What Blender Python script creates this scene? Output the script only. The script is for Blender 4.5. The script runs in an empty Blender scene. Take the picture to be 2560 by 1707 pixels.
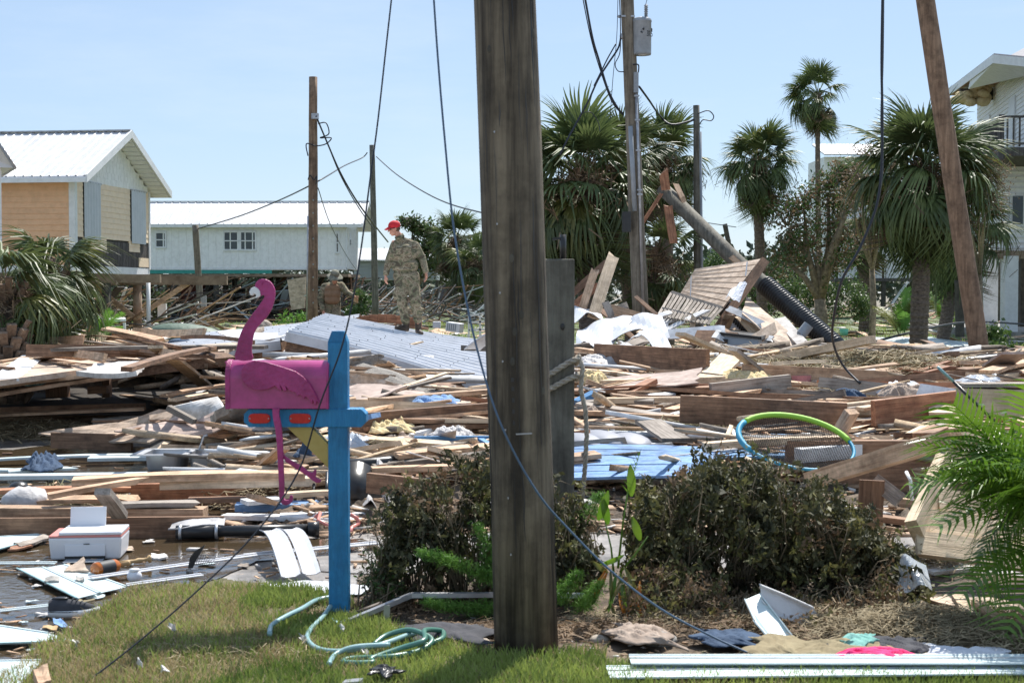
import bpy, math, random
import numpy as np
from mathutils import Vector, Matrix, Quaternion
R = math.radians
scene = bpy.context.scene
C = scene.collection

# ------------------------------------------------------------------ camera, sky, sun, exposure
F = 3555.6; CX = 1280.0; CY = 853.5; HZ = 732.0; EYE = 1.6
PITCH = math.atan((CY-HZ)/F)
camd = bpy.data.cameras.new('camera'); camd.lens = 50.0; camd.sensor_width = 36.0
camd.clip_start = 0.1; camd.clip_end = 3000
camd.dof.use_dof = True; camd.dof.focus_distance = 23.0; camd.dof.aperture_fstop = 8.0
cam = bpy.data.objects.new('camera', camd); C.objects.link(cam)
cam.location = (0, 0, EYE); cam.rotation_euler = (math.pi/2 - PITCH, 0, 0)
scene.camera = cam

SUN_EL = R(56); SUN_AZ = R(22)           # azimuth measured from +Y towards +X
W = bpy.data.worlds.new('World'); scene.world = W; W.use_nodes = True
nt = W.node_tree; nt.nodes.clear()
wo = nt.nodes.new('ShaderNodeOutputWorld'); wb = nt.nodes.new('ShaderNodeBackground')
sk = nt.nodes.new('ShaderNodeTexSky'); sk.sky_type = 'NISHITA'; sk.sun_disc = False
sk.sun_elevation = SUN_EL; sk.sun_rotation = SUN_AZ; sk.air_density = 1.0; sk.dust_density = 0.25; sk.ozone_density = 3.5; sk.altitude = 0
wb.inputs['Strength'].default_value = 0.105
# faint high cirrus
tc = nt.nodes.new('ShaderNodeTexCoord'); mp = nt.nodes.new('ShaderNodeMapping'); mp.inputs['Scale'].default_value = (1.0, 1.0, 5.0)
nz = nt.nodes.new('ShaderNodeTexNoise'); nz.inputs['Scale'].default_value = 3.2; nz.inputs['Detail'].default_value = 7; nz.inputs['Roughness'].default_value = .62
rp = nt.nodes.new('ShaderNodeValToRGB'); rp.color_ramp.elements[0].position = .50; rp.color_ramp.elements[1].position = .80
rp.color_ramp.elements[0].color = (0, 0, 0, 1); rp.color_ramp.elements[1].color = (.30, .30, .30, 1)
mx = nt.nodes.new('ShaderNodeMix'); mx.data_type = 'RGBA'; mx.inputs[7].default_value = (5.6, 6.2, 6.9, 1)
L = nt.links.new
L(tc.outputs['Generated'], mp.inputs[0]); L(mp.outputs[0], nz.inputs['Vector']); L(nz.outputs['Fac'], rp.inputs[0])
pm = nt.nodes.new('ShaderNodeMix'); pm.data_type = 'RGBA'; pm.inputs[0].default_value = .62; pm.inputs[7].default_value = (3.35, 4.25, 5.55, 1)   # milky humid air
L(sk.outputs[0], pm.inputs[6])
L(rp.outputs[0], mx.inputs[0]); L(pm.outputs[2], mx.inputs[6]); L(mx.outputs[2], wb.inputs[0]); L(wb.outputs[0], wo.inputs[0])
sd = bpy.data.lights.new('sun', 'SUN'); sd.energy = 5.0; sd.angle = R(0.53); sd.color = (1, .955, .89)
sun = bpy.data.objects.new('sun', sd); C.objects.link(sun); sun.location = (20, 40, 60)
sdir = Vector((math.sin(SUN_AZ)*math.cos(SUN_EL), math.cos(SUN_AZ)*math.cos(SUN_EL), math.sin(SUN_EL)))
sun.rotation_euler = (-sdir).to_track_quat('-Z', 'Y').to_euler()
scene.view_settings.view_transform = 'Standard'; scene.view_settings.look = 'None'
scene.view_settings.exposure = 0.60; scene.view_settings.gamma = 1; scene.view_settings.use_curve_mapping = False

# ------------------------------------------------------------------ geometry of the place
cp, sp = math.cos(PITCH), math.sin(PITCH)
def ray(px, py):
    a = (px-CX)/F; b = -(py-CY)/F
    return Vector((a, cp + b*sp, -sp + b*cp))
def at(px, py, Y):
    d = ray(px, py); return Vector((0, 0, EYE)) + d*(Y/d.y)
def G(px, py, z=0.0):
    d = ray(px, py); return Vector((0, 0, EYE)) + d*((z-EYE)/d.z)
def proj(p):
    x, y, z = p[0], p[1], p[2]-EYE
    dep = y*cp - z*sp; up = y*sp + z*cp
    return CX + F*x/dep, CY - F*up/dep
def lerp(a, b, t): return a + (b-a)*t
def interp(v, ks):
    if v <= ks[0][0]: return ks[0][1]
    for (a, fa), (b, fb) in zip(ks, ks[1:]):
        if v <= b: return lerp(fa, fb, (v-a)/(b-a))
    return ks[-1][1]
def wob(x, y):
    return (math.sin(x*1.7+y*.9)+math.sin(x*.6-y*1.3+2)+math.sin(x*3.1+1.3*y+4)*.5)/2.5
KR = [(9.4, 0), (10.2, .10), (12, .30), (15, .48), (19, .62), (23, .66), (26, .45), (30, .18), (33, 0)]
KL = [(15.5, 0), (17, .06), (21.5, .12), (22.3, .55), (26, .62), (29, .5), (33, .2), (37, 0)]
def H(x, y):
    if y < 9.3 or y > 37: return 0.0
    u = x/y*F + CX
    w = min(1, max(0, (u-560)/160.0))
    h = interp(y, KL)*(1-w) + interp(y, KR)*w
    h += .09*wob(x*1.3, y)*min(1, h*5)
    if 11 < y < 28.5 and 690 < u < 1345: h = min(h, 1.6-(832+(u-718)*.263-732+34)*y/F) if y < 21 else min(h, max(.02, 1.6-(832+(u-718)*.263-732+34)*21/F))
    if 15 < y < 27.5 and 255 < u <= 700: h = min(h, 1.6-(905-(u-270)*.128-732+30)*min(y, 20.6)/F)
    if y > 27.5: h *= max(0, 1-(y-27.5)/5)
    return max(0, h)
def hit(px, py, off=0.0):
    d = ray(px, py); o = Vector((0, 0, EYE)); t = 5.0
    while t < 60:
        p = o + d*t
        if p.z <= H(p.x, p.y)+off: return p
        t += .04
    return o + d*30

# ------------------------------------------------------------------ helpers: objects
def tag(o, label=None, cat=None, group=None, kind=None):
    if label: o['label'] = label
    if cat: o['category'] = cat
    if group: o['group'] = group
    if kind: o['kind'] = kind
    return o
def thing(name, label, cat, loc=(0, 0, 0), group=None):
    o = bpy.data.objects.new(name, None); C.objects.link(o); o.location = loc
    o.empty_display_size = .2
    return tag(o, label, cat, group)
def wl(p):                                   # world location of a (translation-only) parent chain
    v = Vector((0, 0, 0))
    while p: v += Vector(p.location); p = p.parent
    return v
class MB:
    def __init__(s): s.v = []; s.f = []
    def add(s, vs, fs):
        n = len(s.v); s.v += [tuple(v) for v in vs]; s.f += [tuple(i+n for i in f) for f in fs]; return s
    def box(s, c, d, M=None, taper=1.0):
        x, y, z = d[0]/2, d[1]/2, d[2]/2
        vs = [Vector(q) for q in ((-x,-y,-z),(x,-y,-z),(x,y,-z),(-x,y,-z),(-x*taper,-y*taper,z),(x*taper,-y*taper,z),(x*taper,y*taper,z),(-x*taper,y*taper,z))]
        c = Vector(c)
        vs = [(M @ v if M else v)+c for v in vs]
        return s.add(vs, [(0,3,2,1),(4,5,6,7),(0,1,5,4),(1,2,6,5),(2,3,7,6),(3,0,4,7)])
    def hexa(s, q):                            # 8 corners
        return s.add(q, [(0,3,2,1),(4,5,6,7),(0,1,5,4),(1,2,6,5),(2,3,7,6),(3,0,4,7)])
    def fbox(s, fr, u0, u1, v0, v1, z0, z1):   # box in a frame (origin, e1, e2)
        o, a, b = fr
        P = lambda u, v, z: o + a*u + b*v + Vector((0, 0, z))
        return s.hexa([P(u0,v0,z0),P(u1,v0,z0),P(u1,v1,z0),P(u0,v1,z0),P(u0,v0,z1),P(u1,v0,z1),P(u1,v1,z1),P(u0,v1,z1)])
    def beam(s, p0, p1, w, h, up=(0, 0, 1)):
        p0, p1 = Vector(p0), Vector(p1); X = (p1-p0).normalized(); U = Vector(up)
        Yv = U.cross(X)
        if Yv.length < 1e-4: Yv = Vector((0, 1, 0)).cross(X)
        Yv.normalize(); Z = X.cross(Yv)
        a = Yv*w/2; b = Z*h/2
        return s.hexa([p0-a-b, p1-a-b, p1+a-b, p0+a-b, p0-a+b, p1-a+b, p1+a+b, p0+a+b])
    def tube(s, pts, r, n=8, cap=True, sq=1.0):
        pts = [Vector(p) for p in pts]; m = len(pts)
        if not hasattr(r, '__len__'): r = [r]*m
        ref = None; rings = []
        for i, p in enumerate(pts):
            d = (pts[min(i+1, m-1)]-pts[max(i-1, 0)])
            if d.length < 1e-7: d = Vector((0, 0, 1))
            d.normalize()
            if ref is None:
                ref = Vector((0, 0, 1)).cross(d)
                if ref.length < .05: ref = Vector((1, 0, 0))
            a = (ref - d*ref.dot(d)); a.normalize(); b = d.cross(a); ref = a
            rings.append([p + (a*math.cos(t)+b*math.sin(t)*sq)*r[i] for t in [2*math.pi*k/n for k in range(n)]])
        vs = [v for rg in rings for v in rg]; fs = []
        for i in range(m-1):
            for k in range(n):
                fs.append((i*n+k, i*n+(k+1) % n, (i+1)*n+(k+1) % n, (i+1)*n+k))
        if cap: fs.append(tuple(range(n))[::-1]); fs.append(tuple((m-1)*n+k for k in range(n)))
        return s.add(vs, fs)
    def capsule(s, p0, p1, r0, r1, n=12, flat=None):
        p0, p1 = Vector(p0), Vector(p1); d = p1-p0; l = d.length; d = d.normalized() if l > 1e-6 else Vector((0, 0, 1))
        pts = []; rr = []
        for k in range(1, 5):
            a = math.pi/2*k/4; pts.append(p0 - d*r0*math.cos(a)); rr.append(r0*math.sin(a))
        for k in range(4, 0, -1):
            a = math.pi/2*k/4; pts.append(p1 + d*r1*math.cos(a)); rr.append(r1*math.sin(a))
        return s.tube(pts, rr, n)
    def ellip(s, c, rx, ry, rz, M=None, n=14, m=9):
        vs = []; c = Vector(c)
        for i in range(1, m):
            a = math.pi*i/m
            for k in range(n):
                b = 2*math.pi*k/n; v = Vector((rx*math.sin(a)*math.cos(b), ry*math.sin(a)*math.sin(b), rz*math.cos(a)))
                vs.append((M @ v if M else v)+c)
        t = Vector((0, 0, rz)); t = (M @ t if M else t)
        vs += [c+t, c-t]; T = len(vs)-2; fs = []
        for i in range(m-2):
            for k in range(n): fs.append((i*n+k, (i+1)*n+k, (i+1)*n+(k+1) % n, i*n+(k+1) % n))
        for k in range(n):
            fs.append((T, k, (k+1) % n)); fs.append((T+1, (m-2)*n+(k+1) % n, (m-2)*n+k))
        return s.add(vs, fs)
    def prism(s, poly, d):                     # poly: 3-D points, extruded by vector d
        poly = [Vector(p) for p in poly]; n = len(poly); d = Vector(d)
        return s.add(poly+[p+d for p in poly], [tuple(range(n)), tuple(range(2*n-1, n-1, -1))]+[(i, i+n, (i+1) % n+n, (i+1) % n) for i in range(n)])
    def build(s, name, mat, parent=None, smooth=False, bevel=0, local=False):
        me = bpy.data.meshes.new(name)
        off = Vector((0, 0, 0))
        if parent is not None and not local: off = wl(parent)
        me.from_pydata([(v[0]-off.x, v[1]-off.y, v[2]-off.z) for v in s.v], [], s.f)
        me.materials.append(mat)
        if smooth: me.shade_smooth()
        o = bpy.data.objects.new(name, me); C.objects.link(o)
        if parent is not None: o.parent = parent
        elif not local and s.v:                 # origin of a top-level mesh at its own middle bottom
            a = np.array(s.v); c = (a.min(0)+a.max(0))/2; c[2] = a[:, 2].min()
            me.transform(Matrix.Translation(-Vector(c))); o.location = c
        if bevel:
            b = o.modifiers.new('bevel', 'BEVEL'); b.width = bevel; b.segments = 2; b.limit_method = 'ANGLE'
        return o
def recalc(o):
    import bmesh
    bm = bmesh.new(); bm.from_mesh(o.data); bmesh.ops.recalc_face_normals(bm, faces=bm.faces); bm.to_mesh(o.data); bm.free()
    return o
def npmesh(name, V, Fq, mat, parent=None, cols=None, nrm=None):
    V = np.asarray(V, dtype=np.float32).reshape(-1, 3); Fq = np.asarray(Fq, dtype=np.int32)
    k = Fq.shape[1]; me = bpy.data.meshes.new(name)
    if parent is not None: V = V - np.array(wl(parent), dtype=np.float32)
    me.vertices.add(len(V)); me.vertices.foreach_set('co', V.ravel())
    me.loops.add(Fq.size); me.loops.foreach_set('vertex_index', Fq.ravel())
    me.polygons.add(len(Fq)); me.polygons.foreach_set('loop_start', np.arange(0, Fq.size, k, dtype=np.int32))
    try: me.polygons.foreach_set('loop_total', np.full(len(Fq), k, dtype=np.int32))
    except Exception: pass
    me.update(calc_edges=True); me.materials.append(mat)
    o = bpy.data.objects.new(name, me); C.objects.link(o)
    if parent is not None: o.parent = parent
    return o
def clone(o, parent=None):
    c = o.copy(); C.objects.link(c); c.parent = parent if parent is not None else None
    return c

# ------------------------------------------------------------------ materials
def mat(name, col, rough=.7, metal=0, spec=.5, noise=0, nscale=8, col2=None, bump=0, bscale=30, stretch=(1, 1, 1), rnd=0, detail=6, ramp=(.35, .65), trans=0, coord='Object', alpha=1, dirt=0):
    m = bpy.data.materials.new(name); m.use_nodes = True; n = m.node_tree.nodes; l = m.node_tree.links.new
    b = n['Principled BSDF']; b.inputs['Roughness'].default_value = rough; b.inputs['Metallic'].default_value = metal
    b.inputs['Specular IOR Level'].default_value = spec
    b.inputs['Base Color'].default_value = (*col, 1)
    t = n.new('ShaderNodeTexCoord'); mp = n.new('ShaderNodeMapping'); mp.inputs['Scale'].default_value = stretch
    l(t.outputs[coord], mp.inputs[0]); oi = n.new('ShaderNodeObjectInfo')
    off = n.new('ShaderNodeVectorMath'); off.operation = 'MULTIPLY_ADD'
    off.inputs[1].default_value = (17, 31, 23); l(oi.outputs['Random'], off.inputs[0]); l(mp.outputs[0], off.inputs[2])
    vec = off.outputs[0]
    out = None
    if col2 is not None:
        nz = n.new('ShaderNodeTexNoise'); nz.inputs['Scale'].default_value = nscale; nz.inputs['Detail'].default_value = detail; nz.inputs['Roughness'].default_value = .65
        l(vec, nz.inputs['Vector'])
        rp = n.new('ShaderNodeValToRGB'); rp.color_ramp.elements[0].position = ramp[0]; rp.color_ramp.elements[1].position = ramp[1]
        rp.color_ramp.elements[0].color = (*col, 1); rp.color_ramp.elements[1].color = (*col2, 1)
        l(nz.outputs['Fac'], rp.inputs[0]); out = rp.outputs[0]
    if dirt:
        dn = n.new('ShaderNodeTexNoise'); dn.inputs['Scale'].default_value = 4.5; dn.inputs['Detail'].default_value = 8; dn.inputs['Roughness'].default_value = .7
        dv = n.new('ShaderNodeVectorMath'); dv.operation = 'MULTIPLY_ADD'; dv.inputs[1].default_value = (37, 11, 53); l(oi.outputs['Random'], dv.inputs[0]); l(t.outputs[coord], dv.inputs[2]); l(dv.outputs[0], dn.inputs['Vector'])
        dr = n.new('ShaderNodeValToRGB'); dr.color_ramp.elements[0].position = .36; dr.color_ramp.elements[1].position = .56
        dr.color_ramp.elements[0].color = (1-dirt, 1-dirt*1.02, 1-dirt*1.04, 1); dr.color_ramp.elements[1].color = (1, 1, 1, 1); l(dn.outputs['Fac'], dr.inputs[0])
        dm = n.new('ShaderNodeMix'); dm.data_type = 'RGBA'; dm.blend_type = 'MULTIPLY'; dm.inputs[0].default_value = 1
        if out: l(out, dm.inputs[6])
        else: dm.inputs[6].default_value = (*col, 1)
        l(dr.outputs[0], dm.inputs[7]); out = dm.outputs[2]
    if rnd:
        hs = n.new('ShaderNodeHueSaturation'); mr = n.new('ShaderNodeMapRange'); mr.inputs[3].default_value = 1-rnd; mr.inputs[4].default_value = 1+rnd
        l(oi.outputs['Random'], mr.inputs[0]); l(mr.outputs[0], hs.inputs['Value'])
        if out: l(out, hs.inputs['Color'])
        else: hs.inputs['Color'].default_value = (*col, 1)
        out = hs.outputs[0]
    if out: l(out, b.inputs['Base Color'])
    if bump:
        nb = n.new('ShaderNodeTexNoise'); nb.inputs['Scale'].default_value = bscale; nb.inputs['Detail'].default_value = 5
        l(vec, nb.inputs['Vector']); bp = n.new('ShaderNodeBump'); bp.inputs['Strength'].default_value = bump; bp.inputs['Distance'].default_value = .02
        l(nb.outputs['Fac'], bp.inputs['Height']); l(bp.outputs[0], b.inputs['Normal'])
    if trans:
        tr = n.new('ShaderNodeBsdfTranslucent'); ms = n.new('ShaderNodeMixShader'); ms.inputs[0].default_value = trans
        tr.inputs[0].default_value = (*[min(1, c*1.6) for c in col], 1)
        if out: l(out, tr.inputs[0])
        o = n['Material Output']; l(b.outputs[0], ms.inputs[1]); l(tr.outputs[0], ms.inputs[2]); l(ms.outputs[0], o.inputs[0])
    if alpha < 1: b.inputs['Alpha'].default_value = alpha
    return m
GR = (1.2, 22, 22)         # grain along local X
M = {}
M['tan'] = mat('tan_wood', (.35, .205, .115), .75, col2=(.72, .50, .33), stretch=GR, nscale=2.2, rnd=.28, bump=.25, bscale=6, ramp=(.3, .66), dirt=.5)
M['pale'] = mat('pale_wood', (.50, .365, .23), .75, col2=(.80, .63, .45), stretch=GR, nscale=2.2, rnd=.16, bump=.2, bscale=6, ramp=(.3, .62), dirt=.42)
M['brown'] = mat('brown_wood', (.14, .072, .040), .75, col2=(.40, .235, .14), stretch=GR, nscale=2.2, rnd=.3, bump=.25, bscale=6, ramp=(.3, .7), dirt=.5)
M['grey'] = mat('grey_wood', (.17, .14, .115), .85, col2=(.42, .37, .32), stretch=GR, nscale=2.2, rnd=.3, bump=.3, bscale=6, ramp=(.3, .7), dirt=.4)
M['red'] = mat('red_wood', (.26, .10, .05), .7, col2=(.52, .26, .14), stretch=GR, nscale=2.2, rnd=.2, bump=.2, bscale=6, dirt=.45)
M['ply'] = mat('plywood', (.46, .335, .24), .8, col2=(.72, .58, .46), stretch=(2, 9, 9), nscale=1.6, rnd=.16, bump=.2, bscale=9, ramp=(.3, .68), dirt=.45)
M['osb'] = mat('pink_sheathing', (.36, .27, .23), .85, col2=(.55, .44, .38), stretch=(2, 3, 3), nscale=2, rnd=.14, bump=.2, bscale=14, dirt=.4)
M['whitep'] = mat('white_paint', (.62, .62, .62), .45, col2=(.82, .83, .84), nscale=2.5, rnd=.07, stretch=(1, 4, 4), ramp=(.25, .5), bump=.06, bscale=5, dirt=.35)
M['vinyl'] = mat('aqua_white_vinyl', (.46, .56, .58), .42, col2=(.60, .69, .70), nscale=3, rnd=.06, ramp=(.3, .5), bump=.06, bscale=5, dirt=.15)
M['drywall'] = mat('drywall', (.50, .47, .44), .9, col2=(.76, .74, .71), nscale=3, rnd=.12, bump=.15, bscale=18, dirt=.4)
M['bluep'] = mat('blue_paint_wood', (.035, .16, .36), .55, col2=(.12, .34, .64), stretch=(1, 14, 14), nscale=3, rnd=.1, bump=.15, bscale=8, dirt=.4)
M['bluefade'] = mat('worn_blue_paint', (.09, .22, .48), .85, col2=(.30, .44, .64), stretch=(2, 6, 6), nscale=4, rnd=.08, bump=.2, bscale=12, ramp=(.3, .75), dirt=.4)
M['metalw'] = mat('white_metal', (.52, .54, .57), .38, metal=0, col2=(.70, .71, .74), nscale=1.2, spec=.6, bump=.07, bscale=3, ramp=(.25, .55), dirt=.13)
M['galv'] = mat('grey_metal', (.30, .31, .33), .4, metal=.6, col2=(.5, .51, .53), nscale=6)
M['black'] = mat('black_plastic', (.012, .012, .014), .35, col2=(.03, .03, .03), nscale=5, bump=.05)
M['dark'] = mat('shade_and_screw_dark', (.02, .016, .012), .95, col2=(.05, .04, .03), nscale=5, bump=.4)  # near-black: painted shade of the left hollow, also roof screws
M['mud'] = mat('debris_mud', (.028, .020, .014), .95, col2=(.20, .15, .105), nscale=7, detail=10, bump=.9, bscale=24, ramp=(.34, .68))
M['wrack'] = mat('dry_wrack', (.20, .155, .09), .9, col2=(.40, .33, .21), nscale=9)
M['wrackg'] = mat('olive_wrack', (.12, .115, .06), .9, col2=(.25, .22, .12), nscale=9)
M['mag'] = mat('magenta_paint', (.36, .032, .155), .45, col2=(.46, .048, .21), nscale=9, bump=.35, bscale=55, dirt=.34)
M['magb'] = mat('magenta_metal', (.41, .038, .19), .3, col2=(.47, .046, .22), nscale=6, spec=.7, dirt=.34)
M['post'] = mat('blue_post_paint', (.010, .18, .40), .5, col2=(.02, .24, .49), stretch=(8, 8, 1), nscale=6, bump=.5, bscale=9, dirt=.28)
M['yellow'] = mat('yellow_paint', (.42, .30, .07), .55, col2=(.52, .39, .12), nscale=6, bump=.1)
M['white'] = mat('clean_white', (.8, .8, .8), .4)
M['redrefl'] = mat('red_reflector', (.50, .006, .008), .12, col2=(.62, .02, .012), nscale=60)
M['pole'] = mat('dark_pole_wood', (.048, .037, .025), .85, col2=(.24, .195, .135), stretch=(9, 9, .45), nscale=1.7, bump=.8, bscale=5, detail=10, ramp=(.40, .66), dirt=.45)
M['poleg'] = mat('grey_pole_wood', (.11, .09, .065), .85, col2=(.29, .25, .19), stretch=(9, 9, .6), nscale=2.5, bump=.5, bscale=6, ramp=(.3, .7), dirt=.35)
M['poleb'] = mat('brown_pole_wood', (.13, .078, .048), .85, col2=(.37, .25, .165), stretch=(10, 10, .6), nscale=2.2, bump=.5, bscale=6, detail=8, ramp=(.28, .7), dirt=.5)
M['polegreen'] = mat('greenish_pole_wood', (.085, .078, .062), .85, col2=(.23, .215, .175), stretch=(10, 10, .7), nscale=2.2, bump=.4, bscale=6, ramp=(.3, .7), dirt=.4)
M['rope'] = mat('rope', (.30, .26, .21), .95, col2=(.50, .45, .37), nscale=40, bump=.4, bscale=120)
M['cable'] = mat('dark_cable', (.012, .016, .026), .5)
M['bluecable'] = mat('blue_grey_cable', (.07, .12, .19), .5)
M['frond'] = mat('palm_frond', (.052, .082, .030), .5, col2=(.145, .185, .065), nscale=2.5, rnd=.35, trans=.22, spec=.4)
M['frondy'] = mat('yellow_frond', (.13, .15, .035), .45, col2=(.20, .20, .06), nscale=3, rnd=.3, trans=.3)
M['frondd'] = mat('dead_frond', (.11, .075, .042), .9, col2=(.22, .16, .10), nscale=3, rnd=.3)
M['areca'] = mat('areca_leaf', (.065, .155, .012), .32, col2=(.17, .29, .03), nscale=3, rnd=.25, trans=.35, spec=.7)
M['bark'] = mat('palm_bark', (.075, .055, .042), .95, col2=(.23, .18, .14), stretch=(3, 3, 7), nscale=4, bump=.9, bscale=9, detail=9)
M['boot'] = mat('palm_boot', (.10, .062, .04), .9, col2=(.27, .19, .13), nscale=9, bump=.5, rnd=.25)
M['twig'] = mat('twig', (.13, .10, .065), .9, col2=(.34, .27, .18), nscale=9)
M['leafd'] = mat('withered_leaf', (.030, .034, .016), .7, col2=(.13, .125, .055), nscale=3.2, detail=9, trans=.22, ramp=(.38, .68))
M['leafo'] = mat('olive_leaf', (.08, .09, .03), .6, col2=(.24, .22, .08), nscale=3, detail=9, trans=.3, ramp=(.38, .68))
M['leafg'] = mat('green_leaf', (.045, .09, .022), .5, col2=(.10, .16, .045), nscale=2.5, trans=.3)
M['farleaf'] = mat('far_leaf', (.035, .055, .03), .8, col2=(.07, .09, .05), nscale=.3)
M['leafb'] = mat('brown_leaf', (.14, .085, .045), .8, col2=(.30, .21, .13), nscale=3, trans=.2)
M['fern'] = mat('fern_green', (.09, .22, .03), .6, col2=(.18, .34, .06), nscale=4, trans=.35)
M['grassg'] = mat('grass_blade', (.12, .185, .038), .6, col2=(.33, .40, .10), nscale=1.7, detail=8, trans=.4, ramp=(.35, .62))
M['grassy'] = mat('dry_grass_blade', (.32, .25, .12), .8, col2=(.52, .43, .24), nscale=2.2, trans=.3)
M['soilg'] = mat('lawn_soil', (.06, .055, .025), .95, col2=(.14, .125, .06), nscale=6, bump=.6)
M['lawn'] = mat('far_lawn', (.065, .11, .025), .9, col2=(.16, .17, .07), nscale=.8, bump=.4, detail=10, ramp=(.35, .7))
M['ground'] = mat('sandy_ground', (.13, .115, .085), .95, col2=(.25, .22, .17), nscale=.7, bump=.5, bscale=9, detail=10)
M['road'] = mat('wet_concrete', (.14, .13, .12), .42, col2=(.42, .39, .36), nscale=1.1, bump=.35, bscale=40, detail=11, ramp=(.38, .6), dirt=.4)
M['peach'] = mat('peach_siding', (.76, .44, .25), .6, col2=(.80, .48, .28), nscale=2, rnd=.02, dirt=.12)
M['cream'] = mat('cream_siding', (.84, .66, .47), .6, col2=(.87, .70, .51), nscale=2, rnd=.02, dirt=.12)
M['trim'] = mat('white_trim', (.72, .73, .74), .5, col2=(.78, .79, .80), nscale=3, dirt=.12)
M['shutter'] = mat('shutter_metal', (.52, .56, .60), .35, metal=.3, col2=(.60, .63, .67), nscale=3)
M['roofw'] = mat('roof_white_metal', (.56, .57, .59), .45, col2=(.66, .66, .67), nscale=.5, rnd=.02, dirt=.13)
M['batten'] = mat('white_boards', (.84, .84, .83), .6, col2=(.88, .88, .87), nscale=1, dirt=.13)
M['glass'] = mat('window_glass', (.02, .03, .04), .08, col2=(.04, .06, .07), nscale=1)
M['teal'] = mat('teal_fascia', (.02, .25, .21), .5, col2=(.04, .32, .27), nscale=3)
M['oldwood'] = mat('weathered_boards', (.05, .045, .043), .9, col2=(.14, .125, .12), stretch=(8, 8, .8), nscale=3, rnd=.2, bump=.3, bscale=8, dirt=.3)
M['beamw'] = mat('under_house_beam', (.18, .12, .08), .85, col2=(.33, .25, .18), nscale=3, rnd=.15)
M['pile'] = mat('dark_piling', (.035, .032, .026), .9, col2=(.10, .09, .07), nscale=4, rnd=.25)
M['brick'] = mat('red_brick', (.10, .025, .018), .9, col2=(.17, .05, .035), nscale=12, rnd=.2)
M['greyside'] = mat('grey_siding', (.30, .34, .35), .6, col2=(.36, .40, .41), nscale=2)
M['insul'] = mat('yellow_foam', (.55, .42, .20), .95, col2=(.74, .60, .36), nscale=30, bump=1, bscale=25)
M['shingle'] = mat('grey_shingle', (.26, .25, .26), .9, col2=(.38, .37, .38), nscale=12)
def camo():
    m = mat('camouflage_cloth', (.2, .18, .12), .9, bump=.5, bscale=22); n = m.node_tree.nodes; l = m.node_tree.links.new
    t = n.new('ShaderNodeTexCoord')
    def nn(s, o):
        mp = n.new('ShaderNodeMapping'); mp.inputs['Location'].default_value = (o, o*2, o*3); mp.inputs['Scale'].default_value = (1, 1, 1.5)
        z = n.new('ShaderNodeTexNoise'); z.inputs['Scale'].default_value = s; z.inputs['Detail'].default_value = 3; z.inputs['Distortion'].default_value = .8
        l(t.outputs['Object'], mp.inputs[0]); l(mp.outputs[0], z.inputs['Vector']); return z.outputs['Fac']
    a = n.new('ShaderNodeValToRGB'); a.color_ramp.interpolation = 'CONSTANT'
    e = a.color_ramp.elements; e[0].position = 0; e[0].color = (.085, .068, .045, 1); e[1].position = .40; e[1].color = (.14, .14, .08, 1)
    for p, c in ((.48, (.26, .22, .145, 1)), (.56, (.13, .095, .06, 1)), (.61, (.30, .26, .18, 1))):
        q = e.new(p); q.color = c
    l(nn(7.5, 3), a.inputs[0]); l(a.outputs[0], n['Principled BSDF'].inputs['Base Color']); return m
M['camo'] = camo()
M['skin'] = mat('skin', (.50, .24, .16), .55, col2=(.56, .28, .19), nscale=9)
M['bootl'] = mat('brown_boot', (.045, .03, .02), .6, col2=(.08, .055, .038), nscale=9)
M['redcap'] = mat('red_cap', (.52, .012, .02), .75, col2=(.60, .02, .03), nscale=9)
M['tanshirt'] = mat('tan_vest', (.21, .13, .075), .85, col2=(.28, .18, .11), nscale=9, bump=.5, bscale=14)
M['hair'] = mat('brown_hair', (.10, .055, .03), .8)
M['hat'] = mat('olive_hat', (.12, .12, .085), .9, col2=(.25, .24, .19), nscale=22)
M['printer'] = mat('printer_white', (.74, .75, .78), .35)
M['coral'] = mat('coral_trim', (.65, .24, .20), .4)
M['pgrey'] = mat('grey_plastic', (.30, .33, .36), .4, dirt=.2)
M['steel'] = mat('stainless_steel', (.55, .56, .58), .42, metal=.75, bump=.1, bscale=3)
M['amber'] = mat('amber_liquor', (.42, .11, .01), .06, col2=(.5, .15, .02), nscale=4, spec=.8)
M['labelm'] = mat('dark_paper', (.03, .035, .04), .6)
M['cork'] = mat('cork_tan', (.45, .30, .14), .6)
M['water'] = None
M['hose'] = mat('green_hose', (.045, .15, .11), .35, col2=(.10, .24, .20), nscale=3, spec=.6)
M['hoseh'] = mat('pale_teal_hose', (.20, .36, .38), .35, col2=(.30, .45, .46), nscale=6)
M['pinkc'] = mat('hot_pink_cloth', (.78, .012, .14), .8, col2=(.82, .03, .2), nscale=9, bump=.5, bscale=12)
M['brownc'] = mat('beige_cloth', (.26, .20, .16), .95, col2=(.42, .34, .28), nscale=9, bump=.6, bscale=14)
M['darkc'] = mat('charcoal_cloth', (.04, .042, .05), .95, col2=(.07, .07, .08), nscale=9, bump=.6, bscale=14)
M['olivec'] = mat('olive_cloth', (.20, .16, .09), .95, col2=(.30, .25, .15), nscale=9, bump=.6, bscale=14)
M['tealc'] = mat('teal_cloth', (.14, .36, .32), .9, col2=(.22, .45, .41), nscale=9, bump=.5)
M['whitec'] = mat('white_cloth', (.60, .62, .68), .9, col2=(.78, .79, .82), nscale=9, bump=.5, bscale=14)
M['tarp'] = mat('grey_tarp', (.30, .29, .29), .6, col2=(.55, .54, .54), nscale=6, bump=.7, bscale=12)
M['greent'] = mat('green_tarp', (.06, .10, .07), .6, col2=(.10, .15, .11), nscale=6, bump=.7, bscale=8)
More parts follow.
